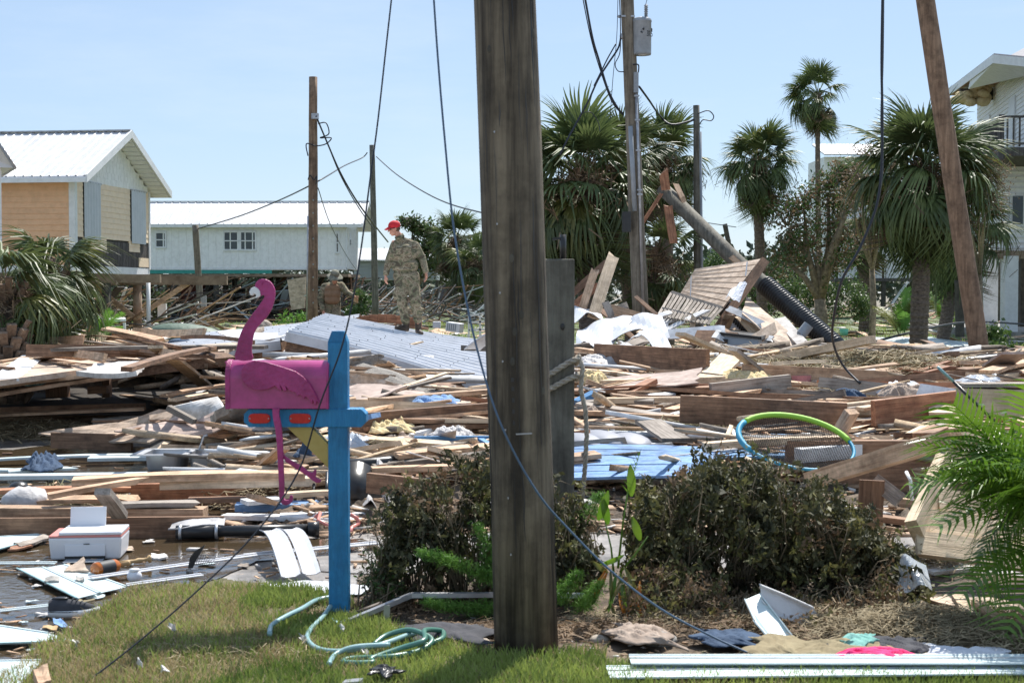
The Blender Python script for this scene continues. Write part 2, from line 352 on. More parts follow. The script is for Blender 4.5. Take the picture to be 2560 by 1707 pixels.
M['carpet'] = mat('grey_carpet', (.26, .24, .215), .98, col2=(.42, .39, .35), nscale=60, bump=1, bscale=120)
M['denim'] = mat('blue_denim', (.02, .045, .09), .9, col2=(.05, .09, .16), nscale=9, bump=.6)
M['inflat'] = mat('grey_inflatable', (.22, .23, .27), .5, col2=(.28, .29, .33), nscale=5)
M['noodleg'] = mat('lime_foam', (.32, .62, .06), .6)
M['noodleb'] = mat('blue_foam', (.03, .30, .48), .5, col2=(.06, .36, .54), nscale=9)
M['net'] = mat('black_net', (.02, .02, .022), .8)
M['bag'] = mat('clear_plastic', (.60, .66, .74), .15, col2=(.74, .78, .84), nscale=8, bump=1, bscale=9, alpha=.55)
M['rock'] = mat('rock', (.24, .20, .16), .9, col2=(.44, .38, .31), nscale=8, bump=.8, bscale=12)
M['concrete'] = mat('concrete', (.27, .26, .24), .9, col2=(.42, .40, .37), nscale=8, bump=.6, bscale=30, dirt=.4)
M['pinkp'] = mat('faded_pink_plastic', (.50, .20, .20), .5)
M['mint'] = mat('mint_plastic', (.16, .55, .33), .45)
M['chipc'] = mat('blue_chip', (.02, .04, .35), .7)
# water
wm = mat('muddy_water', (.055, .038, .022), .02, col2=(.075, .055, .032), nscale=1.5, spec=1.0); M['water'] = wm
nb = wm.node_tree.nodes; lk = wm.node_tree.links.new
n1 = nb.new('ShaderNodeTexNoise'); n1.inputs['Scale'].default_value = 16; n1.inputs['Detail'].default_value = 4
bp = nb.new('ShaderNodeBump'); bp.inputs['Strength'].default_value = .22; bp.inputs['Distance'].default_value = .012
tcw = nb.new('ShaderNodeTexCoord'); lk(tcw.outputs['Object'], n1.inputs['Vector']); lk(n1.outputs['Fac'], bp.inputs['Height']); lk(bp.outputs[0], nb['Principled BSDF'].inputs['Normal'])

# ------------------------------------------------------------------ boards
_pc = {}
def plank_mesh(Ln, Wd, T, mt, seed=0, broken=0):
    key = (round(Ln, 2), round(Wd, 3), round(T, 3), mt, seed % 5, broken)
    if key in _pc: return _pc[key]
    rg = random.Random(hash(key) & 0xffff)
    rg = random.Random(int(Ln*100)*7+int(Wd*1000)*13+seed*31+broken)
    nseg = 5 if Ln > .6 else 2; vs = []; fs = []
    bow = rg.uniform(-.004, .012)*Ln*(1 if T < .06 else .3); side = rg.uniform(-.006, .006)*Ln
    for i in range(nseg+1):
        t = i/nseg; x = (t-.5)*Ln; z = bow*(1-(2*t-1)**2); y = side*(1-(2*t-1)**2)
        tw = rg.uniform(-.01, .01)
        for (a, b) in ((-1, -1), (1, -1), (1, 1), (-1, 1)):
            xx = x
            if broken and i in ((nseg,) if broken == 1 else (0, nseg)):
                xx += rg.uniform(-.9, .2)*min(.25, Wd*1.6)*(1 if i else -1)
            vs.append((xx, y+a*Wd/2, z+b*T/2+tw*a*Wd))
    for i in range(nseg):
        for k in range(4): fs.append((i*4+k, i*4+(k+1) % 4, (i+1)*4+(k+1) % 4, (i+1)*4+k))
    fs.append((3, 2, 1, 0)); e = nseg*4; fs.append((e, e+1, e+2, e+3))
    me = bpy.data.meshes.new('plank'); me.from_pydata(vs, [], fs); me.materials.append(M[mt]); _pc[key] = me
    return me
def orient(p0, p1, up):
    X = (p1-p0).normalized(); Yv = Vector(up).cross(X)
    if Yv.length < 1e-3: Yv = Vector((0, 1, 0)).cross(X)
    Yv.normalize(); Z = X.cross(Yv)
    return Matrix((X, Yv, Z)).transposed().to_4x4()
def board(name, p0, p1, Wd, T, mt, label=None, cat=None, group=None, parent=None, up=(0, 0, 1), seed=0, broken=0):
    p0, p1 = Vector(p0), Vector(p1); Ln = (p1-p0).length
    o = bpy.data.objects.new(name, plank_mesh(Ln, Wd, T, mt, seed, broken)); C.objects.link(o)
    m4 = Matrix.Translation((p0+p1)/2) @ orient(p0, p1, up)
    if parent is not None:
        o.parent = parent; m4 = Matrix.Translation(-wl(parent)) @ m4
    o.matrix_basis = m4
    return tag(o, label, cat, group)
def bd(x1, y1, x2, y2, Wd, T, mt, label, name='board', cat='board', dz=(.05, .05), up=(0, 0, 1), seed=None, broken=0, z=None, group=None):
    if z is not None: p0, p1 = G(x1, y1, z[0]), G(x2, y2, z[1])
    else: p0, p1 = hit(x1, y1, dz[0]+T/2), hit(x2, y2, dz[1]+T/2)
    return board(name, p0, p1, Wd, T, mt, label, cat, group, up=up, seed=int(x1+y1) if seed is None else seed, broken=broken)
def quad_sheet(name, c4, T, mt, label=None, cat=None, wav=.02, n=6, seed=0, parent=None, group=None, kind=None, ragged=0):
    """thick bent sheet over 4 corners"""
    rg = random.Random(seed); a, b, c, d = [Vector(p) for p in c4]; ph = rg.uniform(0, 6)
    nn = (b-a).cross(d-a).normalized()
    if nn.z < 0: nn = -nn
    top = []
    for j in range(n+1):
        for i in range(n+1):
            s, t = i/n, j/n
            p = a*(1-s)*(1-t)+b*s*(1-t)+c*s*t+d*(1-s)*t
            p = p + nn*wav*(math.sin(s*5+ph)+math.sin(t*4+ph*2+s*2)+rg.uniform(-.4, .4))
            if ragged and (i in (0, n) or j in (0, n)): p = p + Vector((rg.uniform(-1, 1), rg.uniform(-1, 1), 0))*ragged
            top.append(p)
    N = len(top); vs = top+[p-nn*T for p in top]; fs = []; m = n+1
    for j in range(n):
        for i in range(n):
            q = (j*m+i, j*m+i+1, (j+1)*m+i+1, (j+1)*m+i); fs.append(q); fs.append(tuple(N+k for k in q[::-1]))
    for i in range(n):
        for (p, q) in ((i, i+1), (n*m+i+1, n*m+i), ((i+1)*m, i*m), (i*m+n, (i+1)*m+n)): fs.append((q, p, N+p, N+q))
    mb = MB(); mb.add(vs, fs); o = mb.build(name, M[mt], parent)
    return tag(o, label, cat, group, kind)
def cloth(name, c4, mt, label, cat='cloth', h=.05, n=30, seed=0, smooth=True, T=.006, parent=None, rag=.04):
    rg = random.Random(seed); a, b, c, d = [Vector(p) for p in c4]; top = []
    n = max(n, 26); ks = [(rg.uniform(5, 24), rg.uniform(4, 18), rg.uniform(0, 6)) for _ in range(5)]
    for j in range(n+1):
        for i in range(n+1):
            s, t = i/n, j/n
            p = a*(1-s)*(1-t)+b*s*(1-t)+c*s*t+d*(1-s)*t
            w = sum(abs(math.sin(k1*s+k2*t+k3)) for k1, k2, k3 in ks)/5
            e = min(s, t, 1-s, 1-t)*4; e = min(1, e+.2)
            q = p + Vector((0, 0, h*w*e)) + Vector((math.sin(t*9+seed), math.cos(s*8+seed), 0))*rag*(1.2-e)
            top.append(q)
    N = len(top); m = n+1; vs = top+[p-Vector((0, 0, T)) for p in top]; fs = []
    for j in range(n):
        for i in range(n):
            q = (j*m+i, j*m+i+1, (j+1)*m+i+1, (j+1)*m+i); fs.append(q); fs.append(tuple(N+k for k in q[::-1]))
    for i in range(n):
        for (p, q) in ((i, i+1), (n*m+i+1, n*m+i), ((i+1)*m, i*m), (i*m+n, (i+1)*m+n)): fs.append((q, p, N+p, N+q))
    o = MB().add(vs, fs).build(name, M[mt], parent, smooth)
    return tag(o, label, cat) if cat else o
def cable(name, pts, r, mt, label, n=6, cat='cable', sub=6):
    P = [Vector(p) for p in pts]; out = []
    for i in range(len(P)-1):                 # Catmull-Rom
        p0 = P[max(i-1, 0)]; p1 = P[i]; p2 = P[i+1]; p3 = P[min(i+2, len(P)-1)]
        for k in range(sub):
            t = k/sub; out.append(.5*((2*p1)+(p2-p0)*t+(2*p0-5*p1+4*p2-p3)*t*t+(3*p1-p0-3*p2+p3)*t**3))
    out.append(P[-1])
    return tag(MB().tube(out, r, n).build(name, M[mt], None, True), label, cat)

#@@SETTING
# ------------------------------------------------------------------ the setting: ground, lawns, road, puddles
def sheet(name, pts, z, m, kind='structure', label=None, th=0):
    mb = MB(); mb.add([(p[0], p[1], z) for p in pts], [tuple(range(len(pts)))]); o = mb.build(name, m, None, local=True); return tag(o, label, None, None, kind)
sheet('ground', [(-900, -60), (900, -60), (900, 1500), (-900, 1500)], -.02, M['ground'])
sheet('road', [(-14, 6.9), (16, 6.9), (16, 17), (-14, 17)], -.012, M['road'])
def blob(name, pts, z, m, seed, amp=.12, kind='structure', label=None):
    rg = random.Random(seed); out = []
    for i in range(len(pts)):
        a = Vector(pts[i]).to_2d(); b = Vector(pts[(i+1) % len(pts)]).to_2d(); k = max(3, int((b-a).length/.15))
        for j in range(k):
            p = a.lerp(b, j/k); out.append((p.x+rg.uniform(-amp, amp)*.5, p.y+rg.uniform(-amp, amp)))
    return sheet(name, out, z, m, kind, label)
gp = lambda *l: [G(x, y).to_2d().to_3d() for x, y in l]
blob('puddle', gp((-500, 1650), (-500, 1345), (200, 1338), (900, 1345), (960, 1372), (640, 1400), (560, 1440), (430, 1480), (300, 1540), (150, 1640), (60, 1720)), -.004, M['water'], 1, .04)
blob('puddle', gp((-400, 1215), (-400, 1160), (130, 1112), (620, 1118), (760, 1140), (640, 1200), (300, 1218)), -.004, M['water'], 2, .1)
blob('puddle', gp((-400, 1330), (-400, 1225), (700, 1240), (800, 1330)), -.003, M['water'], 3, .1)
blob('sidewalk', gp((800, 1425), (780, 1350), (1150, 1330), (2700, 1330), (2700, 1450), (1300, 1450)), -.006, M['road'], 5, .02)
# far lawns
blob('lawn', [(-60, 34), (60, 34), (80, 120), (-80, 120)], -.012, M['lawn'], 7, .5)
# planting bed under the bushes
blob('planting_bed', gp((860, 1530), (900, 1440), (1500, 1415), (2700, 1440), (2700, 1700), (1200, 1680)), .002, M['mud'], 8, .05)
# near lawn (grid cells below the edge line) -------------------------------------------------
EDGE = [(-200, 1850), (-60, 1760), (60, 1665), (150, 1600), (250, 1535), (330, 1485), (420, 1458), (560, 1440), (700, 1468), (860, 1500), (930, 1555), (1080, 1625), (1250, 1650), (1400, 1640), (1700, 1640), (2560, 1662), (2900, 1665)]
def bare(x, y): return ((x+.87)/.42)**2+((y-7.0)/.17)**2 < .75+.35*wob(x*9, y*9) or ((x-.05)/.25)**2+((y-6.3)/.16)**2 < 1
def inlawn(x, y, s=0):
    px, py = proj((x, y, 0)); return py > interp(px, EDGE) + s + 9*wob(x*6, y*8)*(1 if px < 900 else .5)
g = .04; vs = {}; fs = []; VV = []
def vid(i, j):
    if (i, j) not in vs:
        x, y = i*g, j*g; e = 0 if not inlawn(x, y, 14) else .022+.012*wob(x*4, y*4)
        vs[(i, j)] = len(VV); VV.append((x+random.Random(i*97+j).uniform(-.01, .01), y, e-.004))
    return vs[(i, j)]
for i in range(int(-4/g), int(4/g)):
    for j in range(int(4.2/g), int(8.2/g)):
        if inlawn((i+.5)*g, (j+.5)*g): fs.append((vid(i, j), vid(i+1, j), vid(i+1, j+1), vid(i, j+1)))
lw = MB(); lw.add(VV, fs); tag(lw.build('lawn', M['soilg'], None, True, local=True), kind='structure')
def blades(name, m, N, seed, hgt, wid, cond, label, cat, zone, lean=.5):
    rg = np.random.RandomState(seed); x0, x1, y0, y1 = zone
    P = []
    while len(P) < N:
        x = rg.uniform(x0, x1, 4000); y = rg.uniform(y0, y1, 4000)
        for a, b in zip(x, y):
            if cond(a, b): P.append((a, b))
    P = np.array(P[:N]); hh = hgt*rg.uniform(.45, 1.25, N); a = rg.uniform(0, 2*np.pi, N); la = rg.uniform(0, 2*np.pi, N); le = rg.uniform(.1, lean, N)*hh*1.3
    base = np.c_[P, np.full(N, .01)]; wv = np.c_[np.cos(a), np.sin(a), np.zeros(N)]*wid/2
    l1 = np.c_[np.cos(la)*le*.35, np.sin(la)*le*.35, hh*.6]; l2 = np.c_[np.cos(la)*le, np.sin(la)*le, hh]
    V = np.stack([base-wv, base+wv, base+l1+wv*.8, base+l1-wv*.8, base+l2], 1).reshape(-1, 3)
    I = np.arange(N)[:, None]*5
    T = np.concatenate([I+[0, 1, 2], I+[0, 2, 3], I+[3, 2, 4]], 0)
    o = npmesh(name, V, T, m); return tag(o, label, cat, None, 'stuff')
rr = random.Random(5)
blades('grass', M['grassg'], 43000, 1, .060, .0060, lambda x, y: inlawn(x, y) and (not bare(x, y) or rr.random() < .12) and not (proj((x, y, 0))[0] > 1515 and 5.98 < y < 6.5) and (wob(x*3, y*5) > -.25 or rr.random() < .45) and (proj((x, y, 0))[0] > 620+160*wob(x*2, y*3) or rr.random() < .32), 'short green grass of the front lawn around the blue mailbox post', 'grass', (-3.2, 3.2, 5.1, 7.6))
blades('dry_grass', M['grassy'], 30000, 2, .046, .005, lambda x, y: inlawn(x, y, -6) and (not bare(x, y) or rr.random() < .3) and not (proj((x, y, 0))[0] > 1515 and 5.98 < y < 6.5) and (proj((x, y, 0))[0] < 620+160*wob(x*2, y*3) or rr.random() < (.55 if wob(x*3, y*5) < -.1 else .12)), 'straw-coloured dry grass along the puddle edge of the lawn', 'grass', (-3.2, 3.2, 5.1, 7.6), .9)
blades('far_grass', M['grassg'], 16000, 3, .14, .03, lambda x, y: wob(x*.8, y*.5) > -.1, 'patchy green grass of the lawns behind the debris', 'grass', (-30, 34, 33, 75))

# debris mound body ---------------------------------------------------------------------
nx, ny = 230, 190; VV = []; fs = []
for j in range(ny+1):
    y = 9.2 + (37.5-9.2)*(j/ny)**1.4
    for i in range(nx+1):
        x = (-.47+.94*i/nx)*y
        h = H(x, y); r_ = random.Random(i*1000+j)
        VV.append((x, y, h + (r_.uniform(-.035, .02) if h > .02 else -.03)))
for j in range(ny):
    for i in range(nx): a = j*(nx+1)+i; fs.append((a, a+1, a+nx+2, a+nx+1))
mb = MB(); mb.add(VV, fs)
tag(mb.build('debris_mound', M['mud'], None, local=True), 'mud and matted fine debris that fills the heap between the boards', 'debris', None, 'stuff')

# wrack strands ---------------------------------------------------------------------------
def strands(name, m, N, seed, zones, label, ln=.22, wd=.006, hgt=.1, cat='dried grass'):
    rg = np.random.RandomState(seed); V = []; 
    cum = np.cumsum([z[4] for z in zones]); cum = cum/cum[-1]
    zi = np.searchsorted(cum, rg.rand(N)); Z = np.array([z[:4] for z in zones])[zi]
    hs = np.array([z[5] if len(z) > 5 else hgt for z in zones])[zi]
    u = rg.normal(0, .45, N); v = rg.normal(0, .45, N); rad = np.clip(1-(u*u+v*v), 0, 1)
    x = Z[:, 0]+u*Z[:, 2]; y = Z[:, 1]+v*Z[:, 3]
    z = np.array([H(a, b) for a, b in zip(x, y)]) + hs*rad*rg.uniform(.2, 1.0, N)+.01
    a = rg.uniform(0, np.pi*2, N); a = np.where(rg.rand(N) < .6, rg.normal(0, .6, N), a); sc = np.sqrt(np.maximum(y, 6)/9.0)
    L_ = ln*rg.uniform(.4, 1.3, N)*sc; w = wd*sc*rg.uniform(.6, 1.5, N); el = rg.normal(0, .25, N)
    D = np.c_[np.cos(a)*np.cos(el), np.sin(a)*np.cos(el), np.sin(el)]; Nn = np.c_[-np.sin(a), np.cos(a), rg.uniform(-.8, .8, N)]
    p = np.c_[x, y, z]; bend = np.c_[rg.normal(0, .15, N), rg.normal(0, .15, N), rg.normal(.08, .1, N)]*L_[:, None]
    wv = Nn*w[:, None]/2; dl = D*L_[:, None]/2
    V = np.stack([p-dl-wv, p-dl+wv, p+bend+wv, p+bend-wv, p+dl+wv*.5, p+dl-wv*.5], 1).reshape(-1, 3)
    I = np.arange(N)[:, None]*6
    Q = np.concatenate([I+[0, 1, 2, 3], I+[3, 2, 4, 5]], 0)
    return tag(npmesh(name, V, Q, m), label, cat, None, 'stuff')
def zn(px, py, sx, sy, w, h=.12):
    p = hit(px, py); return (p.x, p.y, sx, sy, w, h)
strands('dried_grass', M['wrack'], 26000, 3, [zn(430, 850, 2.6, 1.6, 6, .35), zn(240, 885, 1.5, 1.2, 3, .28), zn(2080, 920, 3.2, 1.6, 5, .18), zn(1900, 945, 2, 1.5, 2), zn(2250, 930, 2.2, 1.6, 4, .2), zn(1700, 900, 2, 1.5, 1), zn(60, 1085, 1.4, .6, 3, .08), zn(1700, 1010, 1.6, 1, 1), zn(2000, 1010, 1.6, 1, 1), zn(600, 1255, 1.0, .3, 1, .1), zn(1650, 850, 1.5, 1.3, 1, .25), zn(1740, 845, 1.5, 1.3, 2, .3)], 'tangled dry marsh grass matted over the far part of the debris heap')
strands('dried_grass', M['wrackg'], 9000, 4, [zn(420, 850, 2.6, 1.6, 6, .3), zn(2080, 925, 3.2, 1.6, 5, .15), zn(1700, 1090, 1.2, .6, 1), zn(250, 1245, .8, .3, 1, .08), zn(980, 1150, .6, .3, 2, .08), zn(2200, 935, 2.2, 1.6, 4, .18)], 'olive marsh grass mixed through the matted debris')
strands('straw', M['wrack'], 15000, 5, [(G(2300, 1590).x, G(2300, 1590).y, .55, .42, 8, .12), (G(2480, 1620).x, G(2480, 1620).y, .5, .3, 5, .10), (G(2100, 1560).x, G(2100, 1560).y, .5, .3, 3, .06), (G(1700, 1560).x, G(1700, 1560).y, .8, .25, 2, .04), (G(2330, 1420).x, G(2330, 1420).y, .25, .3, 2, .12)], 'loose straw washed up in front of the withered hedge at right', .11, .0035)
strands('straw', M['wrack'], 900, 7, [(-1.2, 6.2, .9, .5, 3, .05), (.9, 5.95, .8, .3, 1, .05), (-.87, 7.0, .3, .12, 1, .02)], 'single dry straws lying loose on top of the lawn', .09, .003)
strands('straw', M['leafb'], 6600, 6, [(-.87, 7.0, .3, .12, 1.2, .02), (G(1250, 1590).x, G(1250, 1590).y, .7, .25, 3, .04), (G(1700, 1580).x, G(1700, 1580).y, 1.2, .3, 4, .04), (G(1050, 1520).x, G(1050, 1520).y, .4, .2, 2, .03), (G(800, 1550).x, G(800, 1550).y, .25, .12, 1, .02), (G(2450, 1560).x, G(2450, 1560).y, .6, .3, 3, .05)], 'brown leaf litter and twigs in the bed under the hedges', .07, .006, cat='litter')

# chips -----------------------------------------------------------------------------------
def chips(name, mt, N, seed, smin, smax, label, zone='pile', cat='debris', lift=.03, flat=.15):
    rg = random.Random(seed); V = []; Fs = []
    for _ in range(N):
        if zone == 'pile':
            px = rg.uniform(-250, 2900)
            py = rg.uniform(870, 1200) if px > 560 else rg.uniform(868, 930)
            p = hit(px, py, lift)
        elif zone == 'wet':
            px = rg.uniform(-30, 1000); py = rg.uniform(1130, 1700)
            if py > interp(px, EDGE)-8: continue
            p = G(px, py, .006)
        elif zone == 'mid':
            px = rg.uniform(500, 2600); py = rg.uniform(1120, 1340); p = hit(px, py, .01)
        elif zone == 'far':
            px = rg.uniform(0, 2560); Y = rg.uniform(34, 75); p = Vector(((px-CX)/F*Y, Y, .03))
        else:
            px = rg.uniform(900, 2560); py = rg.uniform(1510, 1640); p = G(px, py, .015)
        k = max(.6, min(2.6, p.y/11)); l = rg.uniform(smin, smax)*k; w = l*rg.uniform(.05, .3)*(1 if rg.random() < .8 else 2.2); w = min(w, .16*k); t = min(w, .03)*rg.uniform(.2, .8)
        if smin > .4: w = rg.uniform(.02, .06)*k; t = w*rg.uniform(.3, 1)
        a = rg.gauss(0, .5) if rg.random() < .7 else rg.uniform(0, 6.28); e = rg.gauss(0, .12 if zone != 'wet' else .02)
        X = Vector((math.cos(a)*math.cos(e), math.sin(a)*math.cos(e), math.sin(e))); U = Vector((rg.gauss(0, .25), rg.gauss(0, .25), 1))
        if zone == 'wet': U = Vector((0, 0, 1))
        Yv = U.cross(X).normalized(); Z = X.cross(Yv); n = len(V)
        sk = rg.uniform(-.5, .5); tp_ = rg.uniform(.1, 1)
        for dz in (-1, 1):
            for (i, j) in ((-1, -1), (1, -tp_), (1-abs(sk), tp_), (-1+sk*.4, 1)): V.append(p+X*l/2*i+Yv*w/2*j+Z*t/2*dz)
        Fs += [tuple(n+q for q in f) for f in ((0, 3, 2, 1), (4, 5, 6, 7), (0, 1, 5, 4), (1, 2, 6, 5), (2, 3, 7, 6), (3, 0, 4, 7))]
    return tag(npmesh(name, [tuple(v) for v in V], Fs, M[mt]), label, cat, None, 'stuff')
chips('wood_splinters', 'tan', 1500, 11, .10, .5, 'countless tan splinters and lath ends over the whole heap', lift=.05)
chips('wood_splinters', 'pale', 900, 12, .08, .45, 'countless pale fresh-broken splinters over the whole heap', lift=.05)
chips('wood_splinters', 'brown', 1700, 13, .10, .6, 'countless dark brown splinters between the boards', lift=.03)
chips('wood_splinters', 'grey', 1000, 14, .10, .5, 'countless grey weathered splinters between the boards', lift=.04)
chips('plaster_scraps', 'drywall', 550, 15, .06, .28, 'countless white plaster and siding scraps over the heap', lift=.05)
chips('wood_laths', 'pale', 230, 31, .5, 1.5, 'countless long pale laths and strips crossing the heap', lift=.09)
chips('wood_laths', 'grey', 260, 33, .5, 1.5, 'countless long grey laths and strips crossing the heap', lift=.085)
chips('wood_laths', 'whitep', 150, 34, .5, 1.4, 'many white painted trim strips crossing the heap', lift=.09)
chips('wood_laths', 'tan', 200, 32, .5, 1.5, 'countless long tan laths and strips crossing the heap', lift=.08)
chips('wood_splinters', 'tan', 900, 16, .06, .3, 'tan splinters strewn between the mailbox and the tall dark pole', 'mid')
chips('plaster_scraps', 'drywall', 300, 17, .04, .2, 'white scraps strewn on the ground behind the blue post', 'mid')
chips('wood_splinters', 'tan', 110, 18, .04, .16, 'small tan chips floating on the flooded road', 'wet')
chips('plaster_scraps', 'drywall', 160, 19, .02, .13, 'small white chips floating on the flooded road', 'wet')
chips('leaf_scraps', 'brown', 240, 20, .02, .12, 'small dark scraps floating on the flooded road', 'wet')
chips('wood_splinters', 'tan', 260, 21, .2, .9, 'boards and scraps scattered over the far lawns', 'far')
chips('plaster_scraps', 'drywall', 300, 22, .15, .7, 'white scraps scattered over the far lawns', 'far')
chips('bed_litter', 'tan', 420, 23, .015, .07, 'small wood and leaf bits lying in front of the hedges', 'bed')
chips('bed_litter', 'drywall', 160, 24, .01, .05, 'small pale bits lying in front of the hedges', 'bed')

#@@PILE
# ------------------------------------------------------------------ random individual boards in the heap
rg = random.Random(77); cnt = 0
LM = [(120, 880, 'left-edge palm trunk'), (300, 920, 'broken white slab'), (460, 920, 'plank over the hollow'), (480, 1030, 'white wallboard panel'), (400, 1090, 'large warped plywood'),
      (620, 1025, 'grey concrete slab'), (640, 1100, 'flamingo leg'), (740, 1110, 'yellow brace'), (960, 950, 'shaggy carpet strip'), (1180, 925, 'short white box beam'), (1090, 1045, 'big dark beam on edge'),
      (1130, 1105, 'blue board left of the pole'), (1080, 1135, 'yellow foam lump'), (900, 1090, 'mailbox arm tip'), (880, 1215, 'black bucket'), (1470, 1000, 'hanging rope end'), (1590, 840, 'crumpled white metal'),
      (1630, 890, 'rust-brown joist'), (1670, 1003, 'clean pale stud'), (1540, 1100, 'air mattress'), (1655, 1075, 'cracked grey board'), (1800, 915, 'broad pale plank'), (1850, 860, 'grey bin'), (1985, 943, 'pink tub'),
      (1880, 970, 'greyish stamped joist'), (1900, 1030, 'large joist behind the hoop'), (1990, 1100, 'net hoop'), (2115, 1055, 'leaning pinkish post'), (2290, 1020, 'orange-brown joist'), (2250, 905, 'mint cup'), (2450, 930, 'leaning brown pole foot'), (2480, 1000, 'big light block'), (2050, 875, 'long pale beam')]
def where(px, py):
    d, q = min(((px-x)**2+((py-y)*2.2)**2, (x, y, n)) for x, y, n in LM)
    dx, dy = px-q[0], (py-q[1])*2.2
    rel = ('right of' if dx > 0 else 'left of') if abs(dx) > abs(dy) else ('in front of' if dy > 0 else 'behind')
    return '%s the %s' % (rel, q[2])
used = {}
def unique(lb, o):
    while len(lb.split()) > 16: lb = ' '.join(lb.split()[1:])
    used.setdefault(lb, []).append(o)
    if len(used[lb]) > 1:
        for q in used[lb]: q['group'] = lb.replace(' lying', 's lying').replace(' standing', 's standing')
    o['label'] = lb
KD = {'tan': ('tan board', 38), 'pale': ('pale board', 24), 'brown': ('brown board', 14), 'grey': ('grey board', 12), 'red': ('reddish board', 7), 'whitep': ('white board', 5), 'ply': ('torn sheet of plywood', 0)}
KD = {k: (v[0], {'tan': 34, 'pale': 26, 'brown': 17, 'grey': 11, 'red': 8, 'whitep': 4}.get(k, 0)) for k, v in KD.items()}
kk = [k for k in KD for _ in range(KD[k][1])]
for i in range(255):
    px = rg.uniform(-150, 2780)
    py = rg.uniform(905, 1195)
    if px < 600: py = rg.uniform(872, 928-px*.07) if rg.random() < .65 else rg.uniform(1000, 1090)
    if px < 640 and py > 990: px = rg.uniform(380, 700)
    if 1560 < px < 2200 and py < 930 and rg.random() < .5: py += 60
    if 690 < px < 1340 and py < 880+(px-718)*.263: py = rg.uniform(890+(px-718)*.263, 1190)
    if 1440 < px < 2120 and py > 1060: py = rg.uniform(900, 1060)
    lp = rg.uniform(90, 330) if rg.random() < .6 else rg.uniform(300, 560); sl = rg.gauss(0, .07) if rg.random() < .85 else rg.uniform(-.5, .5)
    a = hit(px-lp/2, py+sl*lp/2, .06); b = hit(px+lp/2, py-sl*lp/2, .06)
    if px < 600 and py < 965: zd = .64+px*.0005+rg.uniform(0, .06); sl -= .13; a = G(px-lp/2, py-sl*lp/2*-1, zd-.02); b = G(px+lp/2, py-sl*lp/2, zd+.04)
    if (a-b).length > 5.2: b = a.lerp(b, 5.2/(a-b).length)
    kd = rg.choice(kk)
    Wd, T = rg.choice([(.09, .038), (.09, .038), (.09, .038), (.14, .038), (.19, .038), (.09, .02), (.05, .02), (.07, .02), (.05, .05), (.04, .04)])
    if rg.random() < .2: up = (0, -1, .15); dzz = Wd/2
    else: up = (rg.gauss(0, .12), rg.gauss(0, .2), 1); dzz = .03
    a.z += dzz*.4+rg.uniform(0, .14); b.z += dzz*.4+rg.uniform(0, .14)
    br = rg.choice([0, 0, 1, 2]); ln_ = (b-a).length
    nmk = 'joist' if up[2] < .5 else 'lath' if Wd <= .05 else 'board'
    o = board(nmk, a, b, Wd, T, kd, 'x', nmk, None, up=up, seed=i, broken=br)
    unique(' '.join(filter(None, ['splintered' if br == 2 and Wd <= .17 else '', 'long' if ln_ > 2.2 else 'short' if ln_ < 1.2 else '', 'wide' if Wd > .17 else 'narrow' if Wd < .08 else '', KD[kd][0].replace('board', nmk), 'standing on edge' if up[2] < .5 else 'lying' if abs(sl) < .15 else 'aslant', where(px, py)])), o)
for i in range(44):
    px = rg.uniform(620, 2560); py = rg.uniform(940, 1150)
    if px < 1300: py = max(py, 1005)
    if 1440 < px < 2120: py = min(py, 1050)
    a = hit(px, py, .06); l = rg.uniform(.5, 1.3); w = rg.uniform(.4, .9); an = rg.gauss(0, .5)
    e1 = Vector((math.cos(an), math.sin(an), rg.gauss(0, .05)))*l; e2 = Vector((-math.sin(an), math.cos(an), rg.gauss(.05, .08)))*w
    k = rg.choice(['ply', 'ply', 'osb', 'drywall'])
    nm = {'ply': 'torn tan plywood sheet', 'osb': 'pinkish-brown sheathing piece', 'drywall': 'broken off-white wallboard piece'}[k]
    o = quad_sheet('sheathing_sheet', [a, a+e1, a+e1+e2, a+e2], .014, k, 'x', 'sheet', .012, 5, i, None, None, ragged=.05)
    unique('%s lying %s' % (nm, where(px, py)), o)

rg = random.Random(91)
for i in range(34):                        # jumbled boards around the collapsed deck piece
    px = rg.uniform(1500, 1960); py = rg.uniform(790, 885); Y = rg.uniform(22.6, 25.5); an = rg.gauss(0, .55); l = rg.uniform(40, 150)
    a = at(px-l/2*math.cos(an), py-l/2*math.sin(an), Y+rg.uniform(-.5, .5)); b = at(px+l/2*math.cos(an), py+l/2*math.sin(an), Y+rg.uniform(-.5, .5))
    k = rg.choice(['tan', 'pale', 'brown', 'grey', 'ply', 'whitep']); nm = {'ply': 'plywood strip', 'whitep': 'white board'}.get(k, k+' board')
    o = board('broken_board', a, b, rg.choice([.09, .12, .2, .3]), .03, k, 'x', 'board', None, up=(rg.gauss(0, .3), rg.uniform(-1, 0), .6), seed=i, broken=rg.choice([1, 2]))
    unique('%s %s %s %s' % ('steep' if abs(an) > .6 else 'slanting', 'short' if l < 90 else 'long', nm, where(px, py)), o)
